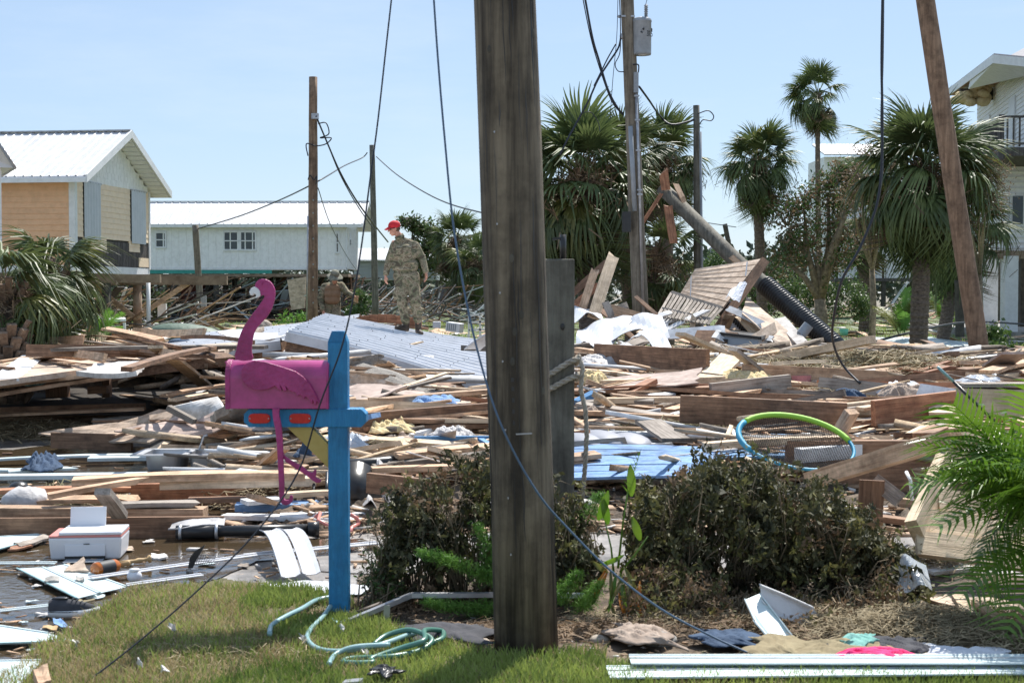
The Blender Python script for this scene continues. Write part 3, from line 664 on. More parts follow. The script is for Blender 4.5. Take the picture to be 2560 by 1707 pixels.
for i in range(34):
    px = rg.uniform(20, 2540); py = rg.uniform(900, 1170)
    if px < 620 or (px < 1320 and py < 900+(px-718)*.263): continue
    if 1440 < px < 2120 and py > 1060: continue
    c = hit(px, py, .12); k, nm = rg.choice([('whitec', 'white'), ('tarp', 'grey'), ('denim', 'dark blue'), ('bag', 'clear plastic'), ('bluefade', 'light blue'), ('brownc', 'beige'), ('insul', 'yellow insulation'), ('darkc', 'charcoal')])
    w = rg.uniform(.12, .32)*c.y/14; d_ = w*rg.uniform(.6, 1.4)
    o = cloth('rag', [c+Vector((-w, -d_, 0)), c+Vector((w, -d_*.8, 0)), c+Vector((w*.8, d_, .04)), c+Vector((-w*.9, d_*.7, .03))], k, 'x', 'rag', rg.uniform(.08, .16), 12, i)
    unique('crumpled %s rag lying %s' % (nm, where(px, py)), o)

#@@BOARDS
# ------------------------------------------------------------------ the boards and sheets one can name
E = (0, -1, .12)       # up vector for boards lying on edge
# left lumber
bd(-60, 1283, 514, 1287, .14, .10, 'tan', 'long thick tan beam lying in the water behind the printer', 'beam', 'beam', z=(.10, .10), seed=1)
bd(-40, 1325, 560, 1320, .03, .16, 'brown', 'dark wet beam under the long tan beam behind the printer', 'beam', 'beam', z=(.05, .05), seed=1)
bd(256, 1228, 300, 1288, .10, .045, 'grey', 'short grey-brown block leaning over the long tan beam', 'board', 'board', z=(.36, .15), seed=2)
bd(-40, 1230, 330, 1221, .12, .03, 'red', 'thin reddish board above the tan beam at the far left', z=(.14, .14))
bd(328, 1238, 810, 1226, .05, .17, 'red', 'dark red-brown beam on edge left of the blue post', 'beam', 'beam', z=(.10, .10))
bd(182, 1204, 760, 1188, .20, .05, 'tan', 'wide tan plank on top of the lumber stack below the sink', z=(.26, .26))
bd(190, 1216, 700, 1200, .04, .12, 'brown', 'brown joist on edge beneath the wide tan plank below the sink', 'joist', 'joist', z=(.16, .16))
bd(400, 1212, 790, 1203, .09, .06, 'pale', 'pale board lying on the lumber stack next to the mailbox arm', z=(.22, .22))
bd(120, 1240, 370, 1197, .10, .035, 'tan', 'tan board lying aslant across the lumber stack below the sink', z=(.22, .30), broken=1)
bd(70, 1250, 330, 1246, .22, .03, 'tan', 'broken tan panel strip between two long beams at left', z=(.10, .10), broken=2)
bd(290, 1262, 520, 1258, .14, .03, 'grey', 'weathered grey board lying on the tan beam', z=(.17, .17), broken=1)
bd(470, 1250, 700, 1246, .14, .03, 'brown', 'broken dark board between the beams near the flamingo foot', z=(.10, .10), broken=1)
bd(-40, 1192, 366, 1186, .16, .035, 'vinyl', 'long pale siding strip lying left of the sink', 'siding_strip', 'siding', z=(.04, .04))
bd(-40, 1174, 60, 1176, .12, .02, 'vinyl', 'short pale aqua siding strip at the left edge beside the denim cloth', 'siding_strip', 'siding', z=(.03, .03))
bd(-40, 1150, 380, 1137, .12, .02, 'vinyl', 'narrow aqua-white siding strip behind the denim cloth', 'siding_strip', 'siding', z=(.05, .05))
bd(222, 1146, 592, 1140, .20, .03, 'vinyl', 'broad aqua-white trim board behind the sink', 'trim_board', 'board', z=(.06, .06))
bd(20, 1178, 190, 1170, .20, .02, 'vinyl', 'aqua board piece under the denim cloth', 'trim_board', 'board', z=(.04, .04), broken=1)
bd(130, 1100, 330, 1106, .05, .16, 'brown', 'dark joist end under the plywood sheets at left', 'joist', 'joist', z=(.10, .10))
bd(-60, 1044, 365, 1030, .05, .22, 'brown', 'long dark joist on edge in front of the black hollow', 'joist', 'joist', z=(.12, .14))
bd(-60, 1040, 360, 1022, .16, .03, 'tan', 'tan plank capping the joist in front of the black hollow', z=(.24, .28))
bd(-60, 997, 272, 944, .10, .04, 'tan', 'lower of two slanting edge boards over the black hollow', z=(.48, .66))
bd(-60, 972, 290, 930, .12, .05, 'tan', 'upper of two slanting edge boards over the black hollow', z=(.55, .74))
bd(389, 867, 523, 972, .17, .035, 'pale', 'pale plank leaning down across the edge of the black hollow', z=(1.02, .36))
bd(143, 864, 389, 891, .08, .03, 'pale', 'long thin pale batten lying above the white slab at left', z=(.80, .80))
bd(0, 905, 175, 875, .09, .035, 'tan', 'tan board slanting up at the left edge under the palm', z=(.75, .85))
bd(0, 915, 120, 893, .09, .035, 'pale', 'pale board slanting up at the left edge under the palm', z=(.72, .80))
bd(10, 950, 100, 880, .30, .03, 'whitep', 'white painted panel piece at the left edge below the palm trunk', z=(.68, .80))
board('block', at(224, 975, 18), at(271, 973, 18), .2, .09, 'brown', 'short brown block hanging in the black hollow', 'block')
bd(340, 905, 560, 880, .16, .03, 'pale', 'pale board lying between the white slab and the leaning plank', z=(.75, .85))
bd(420, 885, 600, 872, .12, .03, 'drywall', 'pale strip with blue stains beside the leaning plank', z=(.78, .84))
bd(410, 990, 570, 962, .12, .03, 'tan', 'tan board at the right rim of the black hollow', z=(.45, .5), broken=1)
bd(430, 1000, 570, 978, .12, .03, 'pale', 'pale broken board at the right rim of the black hollow', z=(.42, .45), broken=1)
def sh(pts, zs, T, k, label, name='sheathing_sheet', cat='sheet', wav=.02, seed=0, rag=.02, n=6):
    return quad_sheet(name, [G(x, y, z) for (x, y), z in zip(pts, zs)], T, k, label, cat, wav, n, seed, ragged=rag)
sh([(100, 1090), (395, 1018), (560, 1046), (375, 1113)], (.08, .42, .36, .12), .02, 'ply', 'large warped plywood sheet reaching over the wet concrete at left', seed=3, wav=.03)
sh([(290, 1085), (470, 1010), (640, 1040), (520, 1100)], (.2, .48, .42, .2), .015, 'osb', 'pinkish sheathing sheet lying on the large warped plywood', seed=4, wav=.04)
sh([(380, 1117), (600, 1062), (760, 1086), (570, 1132)], (.06, .28, .25, .1), .02, 'ply', 'tan plywood sheet left of the flamingo leg', seed=5, wav=.02)
sh([(421, 1017), (545, 990), (560, 1015), (485, 1053)], (.55, .66, .6, .42), .03, 'drywall', 'white wallboard panel with a dark frame left of the mailbox', seed=6, wav=.006, rag=0)
bd(421, 1019, 487, 1054, .07, .05, 'grey', 'grey frame strip along the white wallboard panel', z=(.56, .44))
sh([(525, 1048), (560, 1000), (690, 990), (700, 1035)], (.4, .62, .62, .42), .09, 'concrete', 'broken grey concrete slab half hidden by the mailbox', 'concrete_slab', 'slab', .02, 7, .05)
sh([(198, 934), (240, 905), (360, 906), (350, 932)], (.78, .86, .88, .82), .05, 'drywall', 'broken white slab lying over the black hollow', 'wall_slab', 'slab', .015, 8, .05)
sheet('hollow_shade_sheet', [(-9, 16.6), (-3.6, 16.6), (-3.3, 21.8), (-9, 21.8)], .17, M['dark'])  # near-black sheet paints the shade under the deck
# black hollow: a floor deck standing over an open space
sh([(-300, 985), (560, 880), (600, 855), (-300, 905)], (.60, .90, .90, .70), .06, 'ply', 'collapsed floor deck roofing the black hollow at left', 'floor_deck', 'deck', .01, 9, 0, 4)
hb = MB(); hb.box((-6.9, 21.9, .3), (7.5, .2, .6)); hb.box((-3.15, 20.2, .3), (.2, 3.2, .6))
tag(hb.build('hollow_shade_back', M['dark']), 'dark back added to shade the hollow under the collapsed deck', 'debris')  # near-black blocks added to close the hollow and keep it dark
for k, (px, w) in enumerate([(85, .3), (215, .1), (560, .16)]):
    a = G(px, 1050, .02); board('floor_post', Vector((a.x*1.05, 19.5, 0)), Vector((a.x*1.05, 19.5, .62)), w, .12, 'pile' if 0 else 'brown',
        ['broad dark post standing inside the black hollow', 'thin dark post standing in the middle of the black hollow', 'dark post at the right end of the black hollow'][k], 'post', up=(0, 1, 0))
# middle
bd(981, 924, 1150, 927, .10, .03, 'pale', 'pale pointed board lying against the white roof edge', z=(.58, .58))
bd(840, 1012, 1250, 976, .16, .045, 'tan', 'long tan plank running from the blue post to the tall pole', dz=(.1, .1))
bd(1080, 1008, 1250, 988, .18, .03, 'pale', 'pale wide board touching the left side of the tall dark pole', dz=(.06, .06))
bd(905, 992, 1130, 1022, .035, .03, 'pale', 'thin pale lath lying over the black pipe', dz=(.13, .1))
tag(MB().tube([hit(889, 1010, .12), hit(990, 1014, .12), hit(1080, 1024, .1), hit(1117, 1031, .08)], .035, 10).build('pipe', M['black'], None, True), 'black plastic pipe lying among boards between post and pole', 'pipe')
bd(905, 1062, 1250, 1032, .06, .20, 'brown', 'big dark beam on edge between the blue post and the tall pole', 'beam', 'beam', dz=(.08, .08))
bd(905, 1054, 1250, 1025, .12, .03, 'tan', 'tan cap board along the big dark beam', dz=(.19, .19))
bd(1155, 936, 1250, 912, .12, .10, 'whitep', 'short white box beam against the left of the tall dark pole', 'beam', 'beam', dz=(.1, .16))
bd(1162, 905, 1250, 897, .22, .05, 'tan', 'tan block lying on the white metal roof near the tall pole', dz=(.18, .2))
bd(1165, 950, 1250, 930, .16, .05, 'tan', 'tan board end under the short white box beam', dz=(.08, .1))
bd(1036, 1112, 1250, 1110, .04, .14, 'bluep', 'blue painted board on edge left of the tall dark pole', dz=(.05, .05))
bd(1192, 1104, 1222, 1122, .05, .10, 'bluep', 'short blue cross piece fixed to the blue board left of the pole', dz=(.1, .08))
bd(971, 1121, 1205, 1131, .14, .035, 'tan', 'tan plank in front of the blue painted board', dz=(.08, .08))
bd(900, 1176, 1200, 1167, .12, .04, 'tan', 'tan plank behind the top of the left hedge', dz=(.14, .14))
bd(560, 1290, 905, 1300, .12, .03, 'whitep', 'white board lying at the edge of the water behind the blue post', z=(.04, .04))
bd(965, 1113, 1126, 1061, .05, .05, 'whitep', 'slim white trim strip slanting up towards the pole', dz=(.08, .12))
bd(920, 1206, 1080, 1224, .05, .14, 'brown', 'brown board on edge behind the top of the left hedge', dz=(.12, .12))
bd(700, 1238, 860, 1230, .10, .035, 'pale', 'pale board behind the flamingo knee', z=(.2, .2))
bd(640, 1178, 708, 1120, .10, .03, 'tan', 'tan board slanting up behind the flamingo leg', z=(.15, .42))
bd(640, 1160, 900, 1150, .14, .03, 'tan', 'tan board crossing behind the yellow brace', z=(.16, .16))
sh([(940, 1110), (1010, 1082), (1045, 1100), (965, 1122)], (.3, .42, .42, .3), .02, 'ply', 'small plywood sheet behind the thin white strip', seed=10)
sh([(1060, 1102), (1080, 1088), (1142, 1074), (1138, 1100)], (.38, .42, .5, .38), .012, 'tarp', 'dark grey window screen piece standing behind the blue board', 'window_screen', 'screen', .004, 11, 0)
bd(590, 1266, 850, 1262, .20, .05, 'bluefade', 'light blue painted board lying below the flamingo foot', z=(.07, .07))
bd(610, 1255, 700, 1248, .16, .03, 'whitep', 'short white board behind the light blue board', z=(.12, .12))
bd(630, 1240, 680, 1258, .10, .03, 'tan', 'short tan board leaning on the light blue board', z=(.2, .12), broken=1)
bd(700, 1290, 1000, 1284, .12, .03, 'whitep', 'grey-white plank at the waterline behind the blue post', z=(.05, .05))
# right
bd(1489, 884, 1770, 902, .05, .26, 'brown', 'dark rust-brown joist on edge below the crumpled white metal', 'joist', 'joist', dz=(.13, .13))
bd(1440, 873, 1500, 882, .12, .05, 'tan', 'tan beam end sticking out behind the rope-tied post', 'beam', 'beam', dz=(.18, .18))
bd(1467, 953, 1560, 988, .14, .045, 'tan', 'tan board slanting down right of the rope', dz=(.2, .08))
bd(1460, 905, 1560, 935, .12, .04, 'tan', 'tan stud behind the rope knot', dz=(.2, .1))
bd(1457, 926, 1665, 955, .12, .04, 'pale', 'long tan stud sloping down right of the rope knot', dz=(.16, .16))
bd(1489, 1003, 1850, 1004, .10, .05, 'pale', 'straight clean pale stud lying across the heap right of the rope', dz=(.22, .22))
bd(1537, 1010, 1742, 1038, .12, .035, 'tan', 'tan plank below the straight clean pale stud', dz=(.12, .1))
bd(1440, 1008, 1488, 984, .14, .06, 'bluep', 'short blue painted board beside the hanging rope', dz=(.14, .2))
bd(1445, 1030, 1765, 1048, .16, .04, 'tan', 'long warped tan plank above the grey air mattress', dz=(.14, .12), broken=1)
bd(1445, 1058, 1590, 1048, .18, .045, 'tan', 'wide tan plank end above the grey air mattress', dz=(.1, .1))
bd(1445, 1080, 1532, 1070, .10, .07, 'whitep', 'short white painted beam above the grey air mattress', 'beam', 'beam', dz=(.08, .08))
bd(1620, 1052, 1694, 1102, .24, .03, 'grey', 'cracked grey board bent down towards the blue panel', dz=(.2, .12), broken=1)
bd(1560, 992, 1632, 952, .12, .05, 'red', 'orange-brown block leaning up in the heap right of the rope', dz=(.1, .26))
bd(1500, 1226, 1606, 1207, .14, .05, 'tan', 'tan board in front of the worn blue panel', z=(.12, .16))
bd(1440, 1232, 1740, 1222, .05, .16, 'brown', 'dark joist carrying the worn blue panel', 'joist', 'joist', z=(.08, .08))
bd(1655, 1197, 1745, 1183, .10, .04, 'pale', 'pale board in front of the right end of the blue panel', z=(.18, .22))
bd(1700, 835, 1822, 889, .18, .05, 'pale', 'pale yellow plank sloping down left of the grey bin', dz=(.42, .12))
bd(1773, 948, 1835, 886, .30, .04, 'pale', 'broad pale plank propped up below the grey bin', dz=(.1, .28), broken=1)
bd(1832, 873, 1919, 945, .20, .04, 'grey', 'grey plank sloping down right of the broad pale plank', dz=(.42, .1))
bd(1857, 926, 2232, 944, .06, .14, 'tan', 'long tan joist on edge above the pink plastic tub', 'joist', 'joist', dz=(.14, .12))
bd(1919, 902, 2178, 849, .16, .10, 'pale', 'long pale beam rising to the right below the black pipe', 'beam', 'beam', dz=(.1, .38))
bd(1777, 983, 1975, 960, .06, .20, 'grey', 'greyish stamped joist on edge left of the pink tub', 'joist', 'joist', dz=(.13, .12))
bd(1700, 1022, 2115, 1042, .06, .24, 'brown', 'large brown joist on edge behind the net hoop', 'joist', 'joist', dz=(.13, .12))
tag(MB().tube([hit(1846, 1047, .2), hit(2120, 1012, .2), hit(2398, 981, .22)], .022, 8).build('wooden_rod', M['pale'], None, True), 'long thin round rod lying above the net hoop', 'rod')
bd(2183, 1033, 2400, 1006, .06, .22, 'red', 'orange-brown joist on edge right of the net hoop', 'joist', 'joist', dz=(.12, .12))
bd(2150, 1022, 2395, 993, .12, .03, 'pale', 'pale cap board on the orange-brown joist', dz=(.23, .23))
bd(2098, 1082, 2130, 1028, .13, .07, 'tan', 'pinkish post piece leaning right of the net hoop', 'post', 'post', dz=(.1, .3))
bd(2120, 1072, 2170, 1068, .34, .03, 'pale', 'flat pale board piece below the leaning pinkish post', dz=(.1, .1), broken=1)
bd(2190, 1003, 2392, 965, .12, .04, 'tan', 'tan plank sloping up towards the big light block at right', dz=(.1, .14))
bd(2223, 960, 2392, 937, .12, .035, 'tan', 'tan plank below the foot of the leaning brown pole', dz=(.1, .14))
bd(2270, 945, 2400, 912, .14, .04, 'red', 'rusty orange board below the foot of the leaning brown pole', dz=(.1, .2), broken=1)
bd(2300, 930, 2380, 902, .12, .04, 'red', 'short orange board left of the leaning brown pole', dz=(.1, .2), broken=1)
bd(2340, 899, 2385, 884, .20, .06, 'brown', 'brown block left of the leaning brown pole', dz=(.1, .2))
bd(2450, 950, 2600, 920, .14, .04, 'pale', 'pale board right of the foot of the leaning brown pole', dz=(.16, .16))
bd(2470, 930, 2600, 905, .20, .04, 'tan', 'tan board right of the foot of the leaning brown pole', dz=(.2, .16))
bd(2490, 915, 2540, 882, .34, .03, 'osb', 'pinkish panel piece leaning right of the leaning pole', dz=(.2, .4))
board('beam', at(2028, 1200, 9.4), at(2388, 1092, 8.3), .11, .105, 'tan', 'heavy tan beam sloping up to the right in front of the net hoop', 'beam', seed=3)
board('beam', at(2290, 1332, 7.7), at(2412, 1065, 8.6), .07, .16, 'pale', 'steep light joist along the left edge of the deck piece at right', 'joist', up=(-.55, -.25, 1), seed=4)
board('beam', at(2400, 1002, 8.0), at(2760, 1010, 8.0), .16, .15, 'pale', 'big light timber block standing out at the right edge', 'beam', seed=5)
board('board', at(2400, 962, 8.02), at(2760, 967, 8.02), .17, .02, 'grey', 'grey capping board on the big light timber block', 'board', seed=6)
for k, (a, b) in enumerate([((2345, 1252, 7.95), (2600, 1290, 7.95)), ((2318, 1303, 7.82), (2600, 1345, 7.82)), ((2290, 1358, 7.68), (2600, 1405, 7.68))]):
    board('deck_plank', at(*a), at(*b), .15, .035, 'pale', ['topmost', 'middle', 'lowest'][k]+' of three light deck planks beside the steep joist', 'plank', up=(.05, -.75, .65), seed=k)
bd(2125, 1246, 2300, 1268, .05, .10, 'tan', 'tan board on edge under the heavy sloping beam', z=(.08, .08))
bd(2150, 1290, 2270, 1304, .10, .04, 'brown', 'brown board lying behind the right hedge', z=(.06, .06))
bd(2277, 1395, 2390, 1428, .30, .02, 'whitep', 'whitish board lying on the sand below the deck planks', z=(.03, .03))
bd(1760, 1115, 2130, 1098, .12, .05, 'pale', 'pale board seen through the net hoop', dz=(.3, .3))
bd(1995, 1138, 2220, 1120, .10, .10, 'whitep', 'white box beam sticking out below the net hoop', 'beam', 'beam', dz=(.2, .24))
bd(2056, 1070, 2215, 1122, .035, .03, 'tan', 'thin tan stick crossing the rim of the net hoop', 'stick', 'stick', dz=(.45, .2))
sh([(2306, 1492), (2400, 1484), (2620, 1515), (2620, 1572)], (.03, .03, .03, .03), .015, 'ply', 'tan plywood sheet under the palm fronds at bottom right', seed=12, wav=.004)
bd(2397, 1492, 2428, 1543, .07, .03, 'pale', 'short flat pale stick on the straw at bottom right', 'stick', 'stick', z=(.08, .06))
bd(2439, 1510, 2503, 1562, .05, .05, 'tan', 'square tan stick beside the flat pale stick at bottom right', 'stick', 'stick', z=(.09, .05))
# planks leaning up behind the rope-tied post
for (a, b, w, k, lb) in [((1483, 795, 23.5), (1540, 622, 24.5), .20, 'pale', 'broad pale board standing up steeply beside the palms'), ((1452, 785, 24.5), (1490, 668, 25), .14, 'tan', 'narrower tan board standing behind the broad upright board'),
                         ((1430, 735, 25), (1518, 655, 25.4), .12, 'brown', 'brown board slanting behind the upright boards'), ((1430, 768, 24.6), (1506, 706, 25), .12, 'red', 'lower brown board slanting behind the upright boards'),
                         ((1513, 756, 23.6), (1532, 796, 23.4), .12, 'grey', 'short grey board at the foot of the upright boards'), ((1525, 772, 24), (1625, 800, 23.8), .16, 'tan', 'tan board lying right of the upright boards'),
                         ((1590, 742, 23.8), (1645, 790, 23.2), .06, 'brown', 'thin splintered brown stick right of the transformer pole foot'),
                         ((1950, 797, 24.8), (2014, 868, 23.4), .20, 'drywall', 'grey-white panel strip leaning beside the plywood sheet')]:
    board('board', at(*a), at(*b), w, .04, k, lb, 'board', up=(0, -1, .3), seed=int(a[0]), broken=1)

#@@DEBRISTHINGS
# ------------------------------------------------------------------ worn blue panel of six boards
t = thing('boarded_wall_section', 'worn blue painted panel of boards lying in front of the grey air mattress', 'panel', at(1610, 1198, 10.2))
A, B, D, Cc = at(1430, 1198, 10.3), at(1800, 1190, 10.0), at(1430, 1112, 11.4), at(1800, 1122, 11.2)
for k in range(6):
    s0, s1 = (k+.5)/6, (k+.5)/6
    p0 = A.lerp(D, s0); p1 = B.lerp(Cc, s1); wd = (D-A).length/6*.86
    o = board('plank', p0, p1, wd, .02, 'bluefade', parent=t, up=(D-A).cross(B-A)*-1, seed=k)
t = thing('boarded_wall_section', 'darker blue boarded panel behind the net of the hoop', 'panel', at(1960, 1130, 10.6))
A, B, D, Cc = at(1780, 1150, 10.9), at(2140, 1140, 10.9), at(1790, 1082, 12.0), at(2150, 1090, 12.0)
for k in range(4):
    p0 = A.lerp(D, (k+.5)/4); p1 = B.lerp(Cc, (k+.5)/4)
    board('plank', p0, p1, (D-A).length/4*.88, .02, 'bluep', parent=t, up=(D-A).cross(B-A)*-1, seed=k)
# net hoop
def hoop():
    c = at(1990, 1104, 9.6); t = thing('net_hoop', 'large hoop with lime and blue foam rim and black net', 'hoop', c)
    ax = Vector((.385, .0, -.035)); ay = Vector((-.03, .22, .16)); N = 60
    P = [c + ax*math.cos(2*math.pi*k/N) + ay*math.sin(2*math.pi*k/N) for k in range(N+1)]
    MB().tube(P[2:25], .020, 10).build('lime_foam_sleeve', M['noodleg'], t, True)
    MB().tube(P[24:36], .021, 10).build('blue_foam_sleeve', M['noodleb'], t, True)
    MB().tube(P[35:]+P[1:4], .012, 8).build('rim', M['noodleb'], t, True)
    nb_ = MB(); K = 26
    for dirn in (0, 1):
        for k in range(1, K*2):
            s = -1+2*k/(K*2); h = math.sqrt(max(0, 1-s*s)); pts = []
            for q in range(9):
                u = -h+2*h*q/8; a, b = (s, u) if dirn else (u, s)
                dp = -.10*(1-a*a-b*b); pts.append(c+ax*a+ay*b+Vector((0, 0, dp)))
            nb_.tube(pts, .0017, 3, False)
    nb_.build('net', M['net'], t)
hoop()
# air mattress
t = thing('air_mattress', 'grey inflatable mattress lying behind the worn blue panel', 'mattress', at(1530, 1110, 11.6))
for k, (px, py, rx, rz) in enumerate([(1450, 1105, .2, .08), (1500, 1103, .2, .09), (1560, 1106, .22, .085), (1610, 1112, .16, .06)]):
    MB().ellip(at(px, py, 11.7+.05*k), rx, .4, rz, Matrix.Rotation(.3, 3, 'Z'), 18, 10).build('chamber', M['inflat'], t, True)
# collapsed roofs --------------------------------------------------------------------------
def roof_slab(name, label, A, B, D, Cc, nrib, ripple=.0, tfas=.13, undert=.14, frontribs=False):
    t = thing(name, label, 'roof', (A+B+D+Cc)/4)
    up = (B-A).cross(D-A).normalized(); up = up if up.z > 0 else -up
    S = lambda s, v: (A*(1-s)*(1-v)+B*s*(1-v)+Cc*s*v+D*(1-s)*v) + up*(.05*math.sin(s*5+v*2)*ripple)
    npan = max(2, nrib//3)
    for p in range(npan):
        v0, v1 = p/npan, (p+1)/npan; prof = []
        for r_ in range(3):
            a = v0+(v1-v0)*r_/3; b = v0+(v1-v0)*(r_+1)/3; w = b-a
            prof += [(a, 0), (a+w*.10, .05), (a+w*.20, .05), (a+w*.30, 0)]
        prof.append((v1+.0005, 0)); vs = []; fs = []; m = len(prof); ns = 10
        for i in range(ns+1):
            for (v, h) in prof: vs.append(S(i/ns*(.995)+random.Random(p).uniform(-.004, .004), v)+up*(h+.001*p))
        for i in range(ns):
            for k in range(m-1): fs.append((i*m+k, i*m+k+1, (i+1)*m+k+1, (i+1)*m+k))
        MB().add(vs, fs).build('roof_panel', M['metalw'], t)
    sc = MB(); rg = random.Random(3)
    for k in range(nrib):
        for i in range(5):
            p = S(min(.97, (i+rg.uniform(.1, .9))/5), (k+.15)/nrib)+up*.055; sc.box(p, (.016, .016, .010))
    sc.build('screw', M['dark'], t)['kind'] = 'stuff'
    # fascia and decking below
    n = 8
    for (s0, s1, v0, v1, nm) in ((0, 1, 0, 0, 'front'), (0, 0, 0, 1, 'side')):
        vs = []; fs = []
        for i in range(n+1):
            q = i/n; p = S(s0+(s1-s0)*q, v0+(v1-v0)*q) - (up.cross(B-A).normalized()*0)
            vs += [p+up*.01, p-up*tfas]
        for i in range(n): fs.append((i*2, i*2+1, i*2+3, i*2+2))
        o = MB().add(vs, fs).build('fascia', M['metalw'], t); md = o.modifiers.new('s', 'SOLIDIFY'); md.thickness = .02
    nd = 10; top = [S(.004+.992*i/nd, .012+.985*j/nd)-up*.02 for j in range(nd+1) for i in range(nd+1)]; N_ = len(top); q = nd+1
    fs = []
    for j in range(nd):
        for i in range(nd): f = (j*q+i, j*q+i+1, (j+1)*q+i+1, (j+1)*q+i); fs += [f, tuple(N_+k for k in f[::-1])]
    for i in range(nd):
        for (x, y) in ((i, i+1), (nd*q+i+1, nd*q+i), ((i+1)*q, i*q), (i*q+nd, (i+1)*q+nd)): fs.append((y, x, N_+x, N_+y))
    MB().add(top+[p-up*(tfas+undert) for p in top], fs).build('roof_deck', M['brown'], t)
    return t, S, up
A, B = at(718, 832, 21.2), at(1300, 985, 19.6); D, Cc = at(815, 792, 26.2), at(1330, 868, 26.0)
rt, RS, rup = roof_slab('collapsed_roof', 'collapsed white ribbed metal roof under the person in the red cap', A, B, D, Cc, 15, .6)
A, B = at(270, 905, 20.6), at(700, 850, 21.6); D, Cc = at(520, 838, 25.5), at(915, 789, 27.0)
roof_slab('collapsed_roof', 'second collapsed white metal roof, sloping away behind the flamingo neck', A, B, D, Cc, 12, .4)
sh([(540, 838), (690, 825), (720, 838), (600, 858)], (1.05, 1.1, 1.05, .98), .012, 'metalw', 'bent white flashing piece between the two collapsed roofs', 'flashing', 'flashing', .03, 14, .04)
bl = MB()
for k in range(9):
    p = at(868+k*22, 802+(k-4)**2*.9-6, 26.6); bl.box(p, (.16, .12, .16))
o = bl.build('rafter_blocks', M['red']); tag(o, 'row of brown rafter blocks along the top edge of the collapsed roof', 'rafters')
board('ridge_board', at(858, 808, 26.7), at(1070, 822, 26.5), .16, .04, 'brown', 'bowed brown ridge board behind the boots of the standing man', 'board')
sh([(1160, 868), (1250, 812), (1260, 826), (1200, 872)], (.85, 1.2, 1.15, .82), .02, 'metalw', 'white metal panel tilted up beside the tall dark pole', 'metal_sheet', 'metal sheet', .01, 15, 0)
# floor rug and carpet
cloth('carpet_strip', [hit(862, 925, .12), hit(905, 905, .2), hit(1110, 975, .12), hit(1070, 990, .1)], 'carpet', 'grey shaggy carpet strip draped over boards right of the blue post', 'carpet', .05, 22, 4, T=.02)
cloth('carpet_piece', [hit(860, 900, .25), hit(950, 885, .3), hit(960, 905, .2), hit(862, 918, .16)], 'carpet', 'folded pale carpet piece beside the blue post top', 'carpet', .04, 16, 6, T=.02)
sh([(860, 990), (870, 935), (1000, 960), (1080, 1000)], (.5, .72, .66, .52), .015, 'ply', 'smooth pinkish plywood sheet right of the blue post', seed=16, wav=.02)
# crumpled white metal
def crumple(name, label, pts, seed, amp=.1, n=14, k='metalw', T=.006):
    rg = random.Random(seed); a, b, c, d = [Vector(p) for p in pts]; nn = (b-a).cross(d-a).normalized(); g_ = []
    cr = [(rg.uniform(0, 1), rg.uniform(0, 1), rg.uniform(-1, 1)) for _ in range(6)]
    for j in range(n+1):
        for i in range(n+1):
            s, t = i/n, j/n; p = a*(1-s)*(1-t)+b*s*(1-t)+c*s*t+d*(1-s)*t
            h = sum(w*max(0, 1-3*abs((s-x)+.5*(t-y))) for x, y, w in cr)*amp + amp*.9*math.sin(s*3.14)
            g_.append(p+nn*h)
    fs = [(j*(n+1)+i, j*(n+1)+i+1, (j+1)*(n+1)+i+1, (j+1)*(n+1)+i) for j in range(n) for i in range(n)]
    o = MB().add(g_, fs).build(name, M[k]); md = o.modifiers.new('s', 'SOLIDIFY'); md.thickness = T
    return tag(o, label, 'metal sheet')
crumple('metal_sheet', 'folded white metal sheet arching over the heap, highest of the crumpled ones', [at(1520, 858, 21.2), at(1672, 832, 20.8), at(1655, 790, 22.0), at(1500, 825, 22.2)], 3, .16)
crumple('metal_sheet', 'creased white metal sheet leaning on the left of the arched one', [at(1440, 878, 21.0), at(1520, 872, 20.9), at(1590, 800, 22.2), at(1445, 822, 22.5)], 5, .10)
crumple('metal_sheet', 'pointed white metal sheet hanging at the right end of the crumpled pile', [at(1600, 888, 20.4), at(1688, 889, 20.4), at(1668, 845, 20.8), at(1640, 852, 20.8)], 7, .05)
crumple('metal_sheet', 'flat white metal sheet under the crumpled pile', [at(1520, 888, 20.2), at(1610, 893, 20.2), at(1600, 868, 20.9), at(1530, 862, 20.9)], 9, .04)
crumple('metal_sheet', 'white metal sheet behind the top of the rope-tied post', [at(1425, 812, 22.4), at(1510, 800, 22.6), at(1500, 778, 24), at(1425, 782, 24)], 11, .06)
crumple('metal_sheet', 'crumpled white metal corner below the arched sheet', [at(1560, 862, 20.6), at(1645, 868, 20.5), at(1660, 835, 21), at(1600, 838, 21)], 13, .14)

# fallen piling with corrugated sleeves, deck piece, lattice ---------------------------------
t = thing('fallen_piling', 'green-grey round piling leaning over the deck piece with black corrugated sleeve', 'piling', at(2090, 870, 24))
p0, p1, p2, p3 = at(1655, 470, 28), at(1860, 672, 27), at(1912, 712, 26.6), at(2092, 868, 25.0)
MB().tube([p0, p1, p2, p2.lerp(p3, .9)], [.135, .15, .15, .15], 16).build('shaft', M['polegreen'], t, True)
def corr(pa, pb, r, n):
    pts = []; rr = []
    for k in range(n*4+1):
        pts.append(pa.lerp(pb, k/(n*4))); rr.append(r*(1 if k % 4 in (1, 2) else .86))
    return MB().tube(pts, rr, 18)
corr(p2, p3, .19, 34).build('corrugated_sleeve', M['black'], t, True)
t = thing('corrugated_pipe', 'second black corrugated pipe lower down beside the grey bin', 'pipe', at(1900, 850, 24))
q0, q1, q2 = at(1815, 772, 25.6), at(1905, 843, 24.8), at(1952, 884, 24.3)
